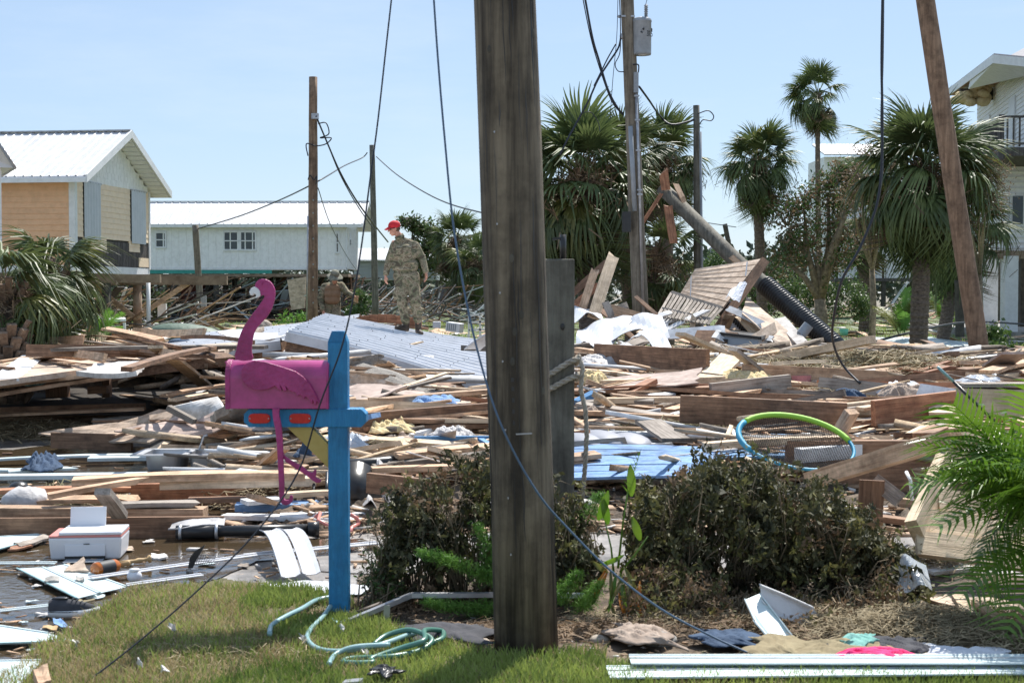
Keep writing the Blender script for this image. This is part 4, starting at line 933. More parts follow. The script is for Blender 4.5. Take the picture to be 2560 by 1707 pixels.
corr(q0, q1, .17, 18).build('corrugated_sleeve', M['black'], t, True); MB().tube([q1, q2], .10, 12).build('shaft', M['black'], t, True)
for (a, b, w, lb) in [((1657, 418, 27.8), (1664, 472, 27.8), .18, 'orange broken board sticking up from the top of the leaning piling'), ((1668, 500, 27.6), (1684, 606, 27.4), .16, 'orange broken board hanging below the top of the leaning piling'),
                      ((1654, 484, 27.7), (1592, 580, 27.5), .07, 'thin splintered board hanging left from the top of the leaning piling'), ((1690, 462, 27.9), (1712, 506, 27.6), .10, 'small tan board nailed on the upper side of the leaning piling'),
                      ((1826, 640, 26.7), (1862, 672, 26.6), .10, 'short tan block fixed under the leaning piling')]:
    board('broken_board', at(*a), at(*b), w, .045, 'red' if 'orange' in lb or 'thin' in lb else 'tan', lb, 'board', up=(.1, -1, .1), seed=3, broken=2)
t = thing('deck_piece', 'tilted boarded deck piece with long edge beam under the leaning piling', 'deck', at(1800, 768, 25))
A, B, D, Cc = at(1700, 735, 26.2), at(1806, 770, 24.8), at(1738, 672, 26.4), at(1902, 646, 25.6)
for k in range(8):
    f0, f1 = k/8, (k+1)/8; p0 = A.lerp(D, (f0+f1)/2); p1 = B.lerp(Cc, (f0+f1)/2)
    a, b = A.lerp(D, f0), B.lerp(Cc, f0); c, d = B.lerp(Cc, f1), A.lerp(D, f1); g_ = .06
    a2, d2 = a.lerp(d, g_), d.lerp(a, g_); b2, c2 = b.lerp(c, g_), c.lerp(b, g_); nn = (B-A).cross(D-A).normalized()*.03
    o = MB().hexa([a2, b2, c2, d2, a2-nn, b2-nn, c2-nn, d2-nn]).build('plank', M['ply'], t)
board('edge_beam', at(1912, 652, 25.5), at(1768, 856, 24.2), .16, .10, 'brown', parent=t, up=(0, -1, .2))
MB().tube([at(1728, 690, 25.9), at(1726, 742, 25.9)], .012, 5).build('cord', M['white'], t)
MB().tube([at(1868, 655, 25.3), at(1864, 690, 25.2)], .012, 5).build('cord', M['white'], t)
t = thing('broken_lattice', 'grey slatted railing section collapsed left of the deck piece', 'railing', at(1720, 800, 24.4))
A, B, D, Cc = at(1645, 790, 24.2), at(1768, 812, 23.8), at(1678, 733, 25.4), at(1804, 772, 24.6)
for k in range(15):
    f = k/14; board('slat', A.lerp(B, f*1.0), D.lerp(Cc, f), .045, .03, 'grey', parent=t, up=(0, -1, .4), seed=k)
board('rail', D, Cc, .09, .05, 'grey', parent=t, up=(0, -1, .4)); board('rail', A.lerp(D, .3), B.lerp(Cc, .3), .06, .04, 'grey', parent=t, up=(0, -1, .4))
quad_sheet('plywood_sheet', [at(1854, 788, 24.3), at(1961, 866, 23.6), at(2020, 872, 23.6), at(1866, 742, 25.3)], .02, 'ply', 'large tan plywood sheet leaning between the two black corrugated pipes', 'sheet', .015, 6, 21, ragged=.02)
crumple('plastic_bag', 'white plastic bag hanging on the edge beam of the deck piece', [at(1812, 752, 24.3), at(1848, 757, 24.2), at(1868, 713, 24.6), at(1838, 716, 24.7)], 5, .08, 8, 'whitec', .004)
# grey bin
def bin_():
    c = at(1850, 893, 23.4); t = thing('storage_bin', 'open grey bin with black rim tipped on the heap below the corrugated pipes', 'bin', c)
    Mx = Matrix.Rotation(-.35, 3, 'Z') @ Matrix.Rotation(.10, 3, 'Y')
    def P(x, y, z): return c+Mx @ Vector((x, y, z))
    w, d, h = .36, .42, .34
    MB().hexa([P(-w, -d, .16), P(w, -d, .16), P(w, d, .16), P(-w, d, .16), P(-w*.95, -d*.9, h), P(w*.95, -d*.9, h), P(w*.95, d*.95, h+.05), P(-w*.95, d*.95, h+.05)]).build('body', M['pgrey'], t)
    MB().hexa([P(-w*.98, -d*.98, 0), P(w*.98, -d*.98, 0), P(w*.98, d, 0), P(-w*.98, d, 0), P(-w*.98, -d*.98, .16), P(w*.98, -d*.98, .16), P(w*.98, d, .16), P(-w*.98, d, .16)]).build('base', M['black'], t)
    r_ = MB()
    for (a, b) in (((-w, -d*.9), (w, -d*.9)), ((w, -d*.9), (w, d)), ((w, d), (-w, d)), ((-w, d), (-w, -d*.9))):
        r_.beam(P(a[0], a[1], h+.03), P(b[0], b[1], h+.06 if b[1] > 0 else h+.03), .05, .05)
    r_.build('rim', M['black'], t)
    MB().hexa([P(-w*.85, -d*.8, h+.012), P(w*.85, -d*.8, h+.012), P(w*.85, d*.85, h+.055), P(-w*.85, d*.85, h+.055), P(-w*.85, -d*.8, h+.02), P(w*.85, -d*.8, h+.02), P(w*.85, d*.85, h+.062), P(-w*.85, d*.85, h+.062)]).build('opening', M['black'], t)
    MB().box(P(-w*.55, -d*.97, .26), (.10, .03, .07), Mx).build('latch', M['black'], t)
bin_()
tag(MB().tube([at(2003, 836, 24), at(2022, 812, 24)], .09, 14, False).build('pipe_stub', M['pgrey'], None, True), 'short wide grey pipe stub standing at the foot of the corrugated pipe', 'pipe')
tag(MB().tube([at(2157, 866, 27), at(2205, 889, 26), at(2222, 884, 26), at(2246, 872, 26.4)], .07, 12).build('drain_pipe', M['white'], None, True), 'bent white drain pipe lying on the grass left of the big palm', 'pipe')
tag(MB().tube([hit(1967, 952, .1)+Vector((.13, .1, -.08)), hit(1967, 952, .1)+Vector((.13, .1, .06))], [.15, .17], 18).build('plastic_tub', M['pinkp'], None, False), 'faded pink plastic tub upside down on the right heap', 'tub')
tag(MB().ellip(hit(2248, 909, .05), .14, .1, .07).build('mint_cup', M['mint'], None, True), 'mint green cup lying in the dry grass at right', 'cup')
tag(MB().tube([at(2110, 838, 34), at(2110, 822, 34)], [.09, .11], 12).build('teal_cup', M['mint'], None, True), 'small teal cup standing on the far lawn right of the black pipe', 'cup')
t = thing('pole_with_line', 'thin black rod with pale tip sticking up in front of the big light timber block', 'rod', at(2490, 1056, 7.3))
MB().tube([at(2344, 917, 7.6), at(2384, 954, 7.6)], .008, 8).build('pale_tip', M['bluecable'], t, True); MB().tube([at(2384, 954, 7.6), at(2495, 1062, 7.5)], .009, 8).build('shaft', M['black'], t, True)
for o in list(t.children):
    if o.name.startswith('pale_tip'): o.data.materials[0] = M['hoseh']
# black hollow at right under beams: curved pipe and board pieces
tag(MB().tube([at(2280, 1250, 9.2), at(2276, 1200, 9.2), at(2266, 1180, 9.3)], .012, 8).build('hooked_pipe', M['white'], None, True), 'thin white hooked pipe under the heavy sloping beam', 'pipe')
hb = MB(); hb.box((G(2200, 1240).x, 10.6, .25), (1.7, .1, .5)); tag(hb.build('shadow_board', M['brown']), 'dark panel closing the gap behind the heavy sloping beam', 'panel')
board('board', at(2175, 1290, 9.1), at(2180, 1200, 9.1), .16, .02, 'brown', 'upright brown board under the heavy sloping beam', 'board', up=(0, -1, 0))
board('board', at(2185, 1200, 9.2), at(2250, 1250, 9.0), .10, .02, 'grey', 'grey board with red edge leaning under the heavy sloping beam', 'board', up=(0, -1, 0))
for k, (px, py, rr_) in enumerate([(1080, 1135, .075), (1062, 1140, .04), (1100, 1138, .045)]):
    pass
t = thing('foam_lump', 'lumpy yellow insulation foam ball behind the left hedge', 'foam', hit(1082, 1142, .02))
fm = MB(); rg = random.Random(4); c = hit(1082, 1138, .04)
for k in range(16): fm.ellip(c+Vector((rg.uniform(-.09, .09), rg.uniform(-.05, .05), rg.uniform(-.01, .08))), rg.uniform(.02, .045), .035, rg.uniform(.02, .04), None, 8, 6)
fm.build('foam', M['insul'], t, True)
# black trough and bucket behind the blue post
t = thing('black_gutter', 'black curved plastic trough lying right of the blue post', 'gutter', hit(960, 1165, .05))
MB().tube([hit(790, 1165, .1), hit(880, 1166, .1), hit(960, 1157, .1), hit(1040, 1140, .1)], [.05, .06, .05, .03], 10).build('trough', M['black'], t, True)
tag(MB().tube([at(890, 1178, 10.4), at(884, 1262, 10.2)], [.13, .10], 18).build('bucket', M['black'], None, True), 'black bucket hanging with weeds just right of the blue post', 'bucket')
crumple('plastic_tarp', 'crumpled grey tarp heaped right of the black bucket', [at(905, 1262, 10.0), at(975, 1260, 9.9), at(985, 1190, 10.8), at(905, 1178, 10.9)], 8, .12, 14, 'tarp', .004)
crumple('plastic_tarp', 'flat wrinkled grey plastic behind the hedge top', [at(960, 1208, 10.6), at(1050, 1210, 10.4), at(1045, 1182, 11), at(930, 1176, 11)], 9, .06, 12, 'tarp', .004)
crumple('plastic_bag', 'clear plastic bag with a blue print behind the mailbox arm', [at(874, 1112, 12.4), at(910, 1116, 12.4), at(900, 1082, 12.8), at(878, 1084, 12.8)], 9, .08, 10, 'bag', .003)
bd(900, 1048, 940, 1038, .2, .04, 'bluefade', 'light blue board corner right of the mailbox arm tip', dz=(.3, .34))
# small things on the left heap
t_ = tag(MB().ellip(at(470, 838, 34), .95, .5, .28, Matrix.Rotation(.1, 3, 'Y'), 18, 9).build('tarpaulin', M['greent'], None, True), 'dark green tarpaulin bundle in front of the white house', 'tarp')
tag(MB().ellip(at(450, 856, 23), .2, .15, .07, None, 14, 8).build('blue_bundle', M['denim'], None, True), 'pale blue bundle lying in the matted dry grass', 'bundle')
t = thing('rolled_tarp', 'light grey rolled sheet lying at the left edge below the palm', 'roll', at(60, 950, 19)); MB().tube([at(35, 953, 19), at(80, 946, 19.6)], .07, 12).build('roll', M['drywall'], t, True)
cloth('rag', [at(72, 965, 17.6), at(108, 962, 17.6), at(106, 955, 18), at(74, 956, 18)], 'tealc', 'small dark teal rag on the board over the black hollow', 'rag', .06, 8, 3)
t = thing('white_rock', 'pale square rock beside the foot of the brown pole', 'rock', at(660, 826, 30)); MB().ellip(at(660, 818, 30), .2, .2, .17, Matrix.Rotation(.4, 3, 'Y'), 8, 5).build('stone', M['rock'], t)

#@@HOUSES
# ------------------------------------------------------------------ left peach house on pilings
def peach_house():
    o0 = Vector((-12.9, 42, 0)); e1 = Vector((-1, .124, 0)).normalized(); e2 = Vector((.124, 1, 0)).normalized(); fr = (o0, e1, e2)
    t = thing('stilt_house', 'peach and cream house on pilings with white metal roof and storm shutters', 'house', o0)
    W_, Dp, z0, z1 = 9.0, 5.85, 2.42, 4.95
    MB().fbox(fr, .03, W_, .03, Dp-.03, z0, z1).build('wall', M['oldwood'], t)
    n = 15; h = (z1-z0)/n
    for k in range(n):
        za, zb = z0+k*h, z0+(k+1)*h+.01
        def lap(u0, u1, v0, v1, side, nm, m):
            P = lambda u, v, z: o0+e1*u+e2*v+Vector((0, 0, z)); th0, th1 = .030, .012
            if side: q = [P(u0, -th0, za), P(u1, -th0, za), P(u1, 0.02, za), P(u0, 0.02, za), P(u0, -th1, zb), P(u1, -th1, zb), P(u1, 0.02, zb), P(u0, 0.02, zb)]
            else: q = [P(-th0, v0, za), P(.02, v0, za), P(.02, v1, za), P(-th0, v1, za), P(-th1, v0, zb), P(.02, v0, zb), P(.02, v1, zb), P(-th1, v1, zb)]
            recalc(MB().hexa(q).build(nm, m, t))
        lap(.14, W_, 0, 0, True, 'siding_board', M['peach'])
        if za > 3.12:
            lap(0, 0, .14, .58, False, 'siding_board', M['cream']); lap(0, 0, 1.86, 4.2, False, 'siding_board', M['cream']); lap(0, 0, 5.52, 5.8, False, 'siding_board', M['cream'])
        elif za > 2.9: lap(0, 0, .6, 2.3, False, 'siding_board', M['cream']); lap(0, 0, 4.1, 5.0, False, 'siding_board', M['cream'])
    lap_ = MB().fbox(fr, -.03, .02, 4.9, 5.8, 2.45, 2.75).build('siding_board', M['cream'], t)
    for k in range(26):
        v = .1+k*.22; MB().fbox(fr, -.012, .025, v, v+.2, z0-.02, 3.2).build('sheathing_board', M['oldwood'], t)
    for (v0, v1, za) in ((.61, 1.82, 3.22), (4.25, 5.48, 3.2)):
        nseg = 12; vs = []; fs = []
        for i in range(nseg+1):
            v = lerp(v0, v1, i/nseg); q = -.05-.035*(i % 2)
            for zz in (za, 4.93): vs.append(o0+e1*q+e2*v+Vector((0, 0, zz)))
        for i in range(nseg): fs.append((2*i, 2*i+1, 2*i+3, 2*i+2))
        s = MB().add(vs, fs).build('storm_shutter', M['shutter'], t); MB().fbox(fr, -.07, -.02, v0-.05, v1+.05, 4.90, 4.95).build('shutter_track', M['galv'], s)
    for (u0, u1, v0, v1) in ((-.045, .14, -.045, .13), (-.045, .02, Dp-.08, Dp+.03)):
        MB().fbox(fr, u0, u1, v0, v1, z0-.05, z1).build('corner_board', M['trim'], t)
    # roof
    og, oe = .6, .5; ridge = 6.66; ez = 4.96; mid = Dp/2
    P = lambda u, v, z: o0+e1*u+e2*v+Vector((0, 0, z))
    np_ = 12; step = (W_+og)/np_
    for side in (0, 1):
        ve = -oe if side == 0 else Dp+oe
        for k in range(np_):
            u0 = -og+k*step; vs = []; fs = []; prof = []
            for r_ in range(3):
                a = u0+step*r_/3; prof += [(a, 0), (a+.03, .028), (a+.06, .028), (a+.09, 0)]
            prof.append((u0+step, 0))
            for (u, hh) in prof: vs += [P(u, ve, ez+.03+hh), P(u, mid, ridge+hh)]
            for i in range(len(prof)-1): fs.append((2*i, 2*i+1, 2*i+3, 2*i+2))
            MB().add(vs, fs).build('roof_panel', M['roofw'], t)
        # slab under
        q = [P(-og+.02, ve, ez-.13), P(W_, ve, ez-.13), P(W_, mid, ridge-.17), P(-og+.02, mid, ridge-.17), P(-og+.02, ve, ez+.02), P(W_, ve, ez+.02), P(W_, mid, ridge-.01), P(-og+.02, mid, ridge-.01)]
        recalc(MB().hexa(q).build('eave_soffit', M['trim'], t))
        q = [P(-og-.03, ve, ez-.16), P(-og+.02, ve, ez-.16), P(-og+.02, mid, ridge-.2), P(-og-.03, mid, ridge-.2), P(-og-.03, ve, ez+.07), P(-og+.02, ve, ez+.07), P(-og+.02, mid, ridge+.04), P(-og-.03, mid, ridge+.04)]
        recalc(MB().hexa(q).build('rake_board', M['trim'], t))
        MB().fbox(fr, -og, W_, ve-.04 if side == 0 else ve, ve if side == 0 else ve+.04, ez-.15, ez-.02).build('fascia', M['trim'], t)
        # soffit battens seen under the rake
        for k in range(14):
            f0 = k/14; f1 = (k+.86)/14
            va, vb = lerp(ve, mid, f0), lerp(ve, mid, f1); za, zb = lerp(ez-.14, ridge-.18, f0), lerp(ez-.14, ridge-.18, f1)
            recalc(MB().hexa([P(-og+.05, va, za-.015), P(-.02, va, za-.015), P(-.02, vb, zb-.015), P(-og+.05, vb, zb-.015), P(-og+.05, va, za), P(-.02, va, za), P(-.02, vb, zb), P(-og+.05, vb, zb)]).build('soffit_board', M['trim'], t))
    MB().fbox(fr, -og, W_, mid-.12, mid+.12, ridge+.01, ridge+.05).build('ridge_cap', M['galv'], t)
    g_ = MB(); g_.prism([P(0, 0, z1), P(0, Dp, z1), P(0, mid, ridge-.17)], e1*.05); g_.build('gable', M['batten'], t)
    # gable shingles: rows of individual pieces
    rows = 8
    for r_ in range(rows):
        za = z1+.0+r_*.19; half = (ridge-.25-za)/(ridge-.17-z1)*mid
        if half < .25: continue
        v = mid-half; i = 0; rg = random.Random(r_)
        while v < mid+half-.1:
            w = rg.uniform(.2, .34); w = min(w, mid+half-v)
            MB().fbox(fr, -.022, .0, v+.008, v+w-.008, za-rg.uniform(0, .012), za+.185).build('shingle', M['batten'], t); v += w
    # floor beams and pilings
    MB().fbox(fr, -.02, W_, -.02, Dp, 2.2, 2.42).build('rim_board', M['trim'], t)
    for v in (.1, 3.0, 5.6): MB().fbox(fr, -.02, W_, v, v+.12, 1.85, 2.19).build('floor_beam', M['beamw'], t)
    MB().fbox(fr, -2.9, 9, 5.2, 5.33, 1.86, 2.15).build('porch_beam', M['beamw'], t); MB().fbox(fr, -2.3, -.1, 0.8, .93, 1.9, 2.15).build('porch_beam', M['beamw'], t)
    for u in (.3, 2.8, 5.4, 8.2):
        for v in (.35, 3.0, 5.55):
            p = P(u, v, 0); MB().tube([p, p+Vector((0, 0, 1.95))], .15, 12).build('piling', M['pile'] if v < 4 else M['beamw'], t, True)
    for (a, b) in (((1.3, .35, .9), (.0, 1.2, 2.0)), ((.3, 5.3, .75), (-1.6, 5.3, 1.95)), ((.3, 5.2, .8), (1.8, 5.2, 1.95)), ((2.8, .2, 1.1), (1.5, .2, 1.95))):
        MB().beam(P(*a), P(*b), .09, .16).build('brace', M['tan'], t)
    MB().tube([P(-.45, 4.6, 0), P(-.45, 4.6, 2.0)], .07, 10).build('white_pipe', M['white'], t, True)
    p = P(-.5, 5.7, 1.0); MB().box(p, (.28, .14, .45)).build('meter_box', M['trim'], t)
peach_house()
# corner of the next roof at the left edge
t = thing('neighbour_house', 'white roof corner and wall edge of a house cut by the left frame edge', 'house', (-12.4, 34, 0))
a = at(-160, 330, 34); MB().prism([at(-200, 330, 34), at(0, 365, 34), at(41, 420, 34.3), at(-200, 415, 34)], (-1.6, 3, 0)).build('roof', M['trim'], t)
MB().prism([at(-200, 415, 34.4), at(3, 418, 34.4), at(5, 620, 34.4), at(-200, 620, 34.4)], (-1.6, 3, 0)).build('wall', M['batten'], t)
MB().prism([at(-200, 322, 33.9), at(0, 357, 33.9), at(43, 421, 34.2), at(38, 424, 34.2), at(0, 366, 33.9), at(-200, 331, 33.9)], (-1.6, 3.2, 0)).build('rake_trim', M['galv'], t)
for x in (-60, -180): p = at(x, 700, 34.6); MB().tube([Vector((p.x, p.y, 0)), Vector((p.x, p.y, 2.8))], .15, 10).build('piling', M['pile'], t, True)

def white_house():
    o0 = Vector((-9.3, 80, 0)); e1 = Vector((-1, .02, 0)).normalized(); e2 = Vector((.02, 1, 0)).normalized(); fr = (o0, e1, e2)
    t = thing('stilt_house', 'long white board-sided house on dark pilings with teal fascia, behind the two people', 'house', o0)
    W_, Dp, z0, z1 = 13.6, 5.2, 2.95, 5.28; P = lambda u, v, z: o0+e1*u+e2*v+Vector((0, 0, z))
    MB().fbox(fr, 0, W_, 0, Dp, z0, z1).build('wall', M['batten'], t)
    u = .66
    while u < W_: MB().fbox(fr, u-.03, u+.03, -.035, .0, z0, z1).build('batten', M['batten'], t); u += .42
    for k in range(8): MB().fbox(fr, .05+.08*k, .08+.08*k, -.03, 0, z0+.05, z1).build('batten', M['batten'], t)
    for k in range(12): MB().fbox(fr, -.03, 0, .2+k*.38, .25+k*.38, z0+.05, z1).build('batten', M['batten'], t)
    MB().fbox(fr, -.05, .03, -.05, .03, z0-.1, z1).build('corner_board', M['trim'], t)
    MB().fbox(fr, -.05, W_, -.05, .02, z0-.06, z0+.06).build('skirt_board', M['trim'], t)
    def win(ua, ub, za, zb, v=-.05, dbl=False):
        f = MB()
        for (a, b, c, d) in ((ua-.08, ub+.08, za-.1, za), (ua-.08, ub+.08, zb, zb+.1), (ua-.08, ua, za, zb), (ub, ub+.08, za, zb)): f.fbox(fr, a, b, v-.03, v+.05, c, d)
        f.fbox(fr, ua, ub, v-.02, v+.05, (za+zb)/2-.03, (za+zb)/2+.03)
        if dbl: f.fbox(fr, (ua+ub)/2-.08, (ua+ub)/2+.08, v-.02, v+.05, za, zb)
        w = f.build('window', M['trim'], t)
        MB().fbox(fr, ua, ub, v+.02, v+.04, za, zb).build('pane', M['glass'], w)
    s = 80/F
    ux = lambda px: -9.3*-1*0 + (-(px-CX)*s - 9.3)
    win(ux(638), ux(562), 4.05, 4.98, dbl=True); win(ux(412), ux(390), 4.2, 4.95); win(.45, .55, 3.9, 4.9)
    MB().fbox(fr, -.05, 0, 1.2, 1.6, 4.3, 5.0).build('side_window', M['trim'], t); MB().fbox(fr, -.07, -.02, 1.28, 1.52, 4.35, 4.62).build('side_pane', M['glass'], t)
    og, oe, ridge, ez, mid = 1.0, .45, 6.86, 5.40, Dp/2; np_ = 16; step = (W_+og)/np_
    for side in (0, 1):
        ve = -oe if side == 0 else Dp+oe
        for k in range(np_):
            u0 = -og+k*step; vs = []; fs = []; prof = []
            for r_ in range(2):
                a = u0+step*r_/2; prof += [(a, 0), (a+.03, .03), (a+.07, .03), (a+.1, 0)]
            prof.append((u0+step, 0))
            for (u, hh) in prof: vs += [P(u, ve, ez+.03+hh), P(u, mid, ridge+hh)]
            for i in range(len(prof)-1): fs.append((2*i, 2*i+1, 2*i+3, 2*i+2))
            MB().add(vs, fs).build('roof_panel', M['roofw'], t)
        q = [P(-og+.02, ve, ez-.15), P(W_, ve, ez-.15), P(W_, mid, ridge-.17), P(-og+.02, mid, ridge-.17), P(-og+.02, ve, ez+.02), P(W_, ve, ez+.02), P(W_, mid, ridge-.01), P(-og+.02, mid, ridge-.01)]
        recalc(MB().hexa(q).build('eave_soffit', M['trim'], t))
    MB().fbox(fr, -og, W_, mid-.1, mid+.1, ridge+.02, ridge+.06).build('ridge_cap', M['roofw'], t)
    MB().prism([P(0, 0, z1), P(0, Dp, z1), P(0, mid, ridge-.17)], e1*.05).build('gable', M['batten'], t)
    MB().fbox(fr, 4.2, 11.5, -.06, .0, 2.68, 2.88).build('teal_fascia', M['teal'], t)
    MB().fbox(fr, -.1, W_, 0, Dp, 2.5, 2.66).build('floor_beam', M['beamw'], t)
    rg = random.Random(6)
    for k in range(26): u = rg.uniform(0, 13); za = rg.uniform(0, 1.2); MB().fbox(fr, u, u+rg.uniform(.3, .9), 4.6, 4.7, za, min(2.5, za+rg.uniform(.6, 1.4))).build('loose_panel', M[rg.choice(['oldwood', 'brown', 'pile', 'ply', 'greyside'])], t)
    for u in (.4, 2.6, 4.8, 7.4, 9.8, 12.4):
        for v in (.2, 2.6, 5.0): p = P(u, v, 0); MB().tube([p, p+Vector((0, 0, 2.52))], .16, 8).build('piling', M['pile'], t, True)
    b0 = P(9.3, 2.4, 0); bw = MB(); bw.fbox(fr, 8.7, 9.9, 2.2, 3.2, 0, 2.5); bw.build('brick_chimney_base', M['brick'], t)
white_house()
def under_clutter(name, x0, x1, y0, y1, zmax, N, seed, label, mats):
    rg = random.Random(seed)
    for mi, m in enumerate(mats):
        mb = MB()
        for _ in range(N//len(mats)):
            x = rg.uniform(x0, x1); y = rg.uniform(y0, y1); z = abs(rg.gauss(0, .4))*zmax*.8; l = rg.uniform(.6, 3.0); a = rg.gauss(0, .5); e = rg.gauss(.1, .55)
            p = Vector((x, y, z+.05)); d = Vector((math.cos(a)*math.cos(e), math.sin(a)*math.cos(e), math.sin(e)))*l
            q = p+d
            if q.z < 0: q.z = .05
            if q.z > zmax: q.z = zmax
            mb.beam(p, q, rg.choice([.05, .1, .16, .4 if rg.random() < .2 else .1]), .04)
        tag(mb.build(name, M[m]), label+(' (%s pieces)' % m), 'debris', None, 'stuff')
under_clutter('wreckage', -23, -9, 78, 88, 2.5, 900, 8, 'broken boards and furniture jammed beneath the white house', ['brown', 'oldwood', 'pile', 'brown', 'pile', 'oldwood', 'greyside'])
under_clutter('wreckage', -23, -11, 44, 56, 1.8, 240, 9, 'broken boards jammed beneath the peach house', ['brown', 'drywall', 'oldwood', 'tan'])
under_clutter('wreckage', -10, -1.5, 64, 98, 2.0, 330, 10, 'white and brown wreckage between the far houses behind the standing man', ['drywall', 'brown', 'oldwood', 'brown', 'greyside', 'oldwood'])
under_clutter('wreckage', 2, 26, 58, 85, 1.3, 190, 12, 'scattered wreckage below the palms at right', ['drywall', 'brown', 'oldwood', 'tan'])
t = thing('tilted_panel', 'large tan panel hanging beneath the white house left of the crouching person', 'panel', at(725, 740, 76)); MB().prism([at(718, 700, 76), at(765, 692, 76), at(762, 770, 76), at(728, 775, 76)], (0, .1, 0)).build('panel', M['ply'], t)
t = thing('workbench', 'white table frame standing under the peach house', 'table', at(270, 850, 43))
MB().hexa([at(218, 806, 42.5), at(315, 803, 42.5), at(312, 798, 43.6), at(224, 800, 43.6), at(218, 800, 42.5), at(315, 797, 42.5), at(312, 793, 43.6), at(224, 795, 43.6)]).build('tabletop', M['whitep'], t)
for x in (221, 311): MB().beam(at(x, 806, 42.6), Vector((at(x, 806, 42.6).x, 42.6, 0)), .07, .07, (0, 1, 0)).build('leg', M['whitep'], t)
def grey_house():
    t = thing('stilt_house', 'small grey-sided house with white roof far behind the standing man', 'house', at(990, 800, 100))
    k = 100/F; X = lambda px: (px-CX)*k; z = lambda py: 1.6+(HZ-py)*k
    MB().box(((X(885)+X(1092))/2, 102, (z(700)+z(652))/2), (X(1092)-X(885), 4, z(652)-z(700))).build('wall', M['greyside'], t)
    for q in range(5): MB().box(((X(885)+X(1092))/2, 99.97, z(694-q*9)), (X(1092)-X(885), .08, .03)).build('siding_board', M['greyside'], t)
    x0, x1 = X(880), X(1096); n = 14
    for i in range(n):
        a, b = lerp(x0, x1, i/n), lerp(x0, x1, (i+1)/n)
        MB().hexa([(a, 99.4, z(652)), (b, 99.4, z(652)), (b, 102.5, z(618)-.05), (a, 102.5, z(618)-.05), (a, 99.4, z(652)+.06), (b-.04, 99.4, z(652)+.06), (b-.04, 102.5, z(618)), (a, 102.5, z(618))]).build('roof_panel', M['roofw'], t)
    for px in (905, 985, 1060, 1092): MB().box((X(px), 100.2, (z(700))/2), (.2, .2, z(700))).build('piling', M['pile'], t)
    w = MB().box((X(1040), 100.6, z(745)), (1.2, .1, 1.3)).build('leaning_door', M['whitep'], t)
    MB().box((X(1035), 100.5, z(742)), (.3, .1, .4)).build('pane', M['glass'], w)
grey_house()
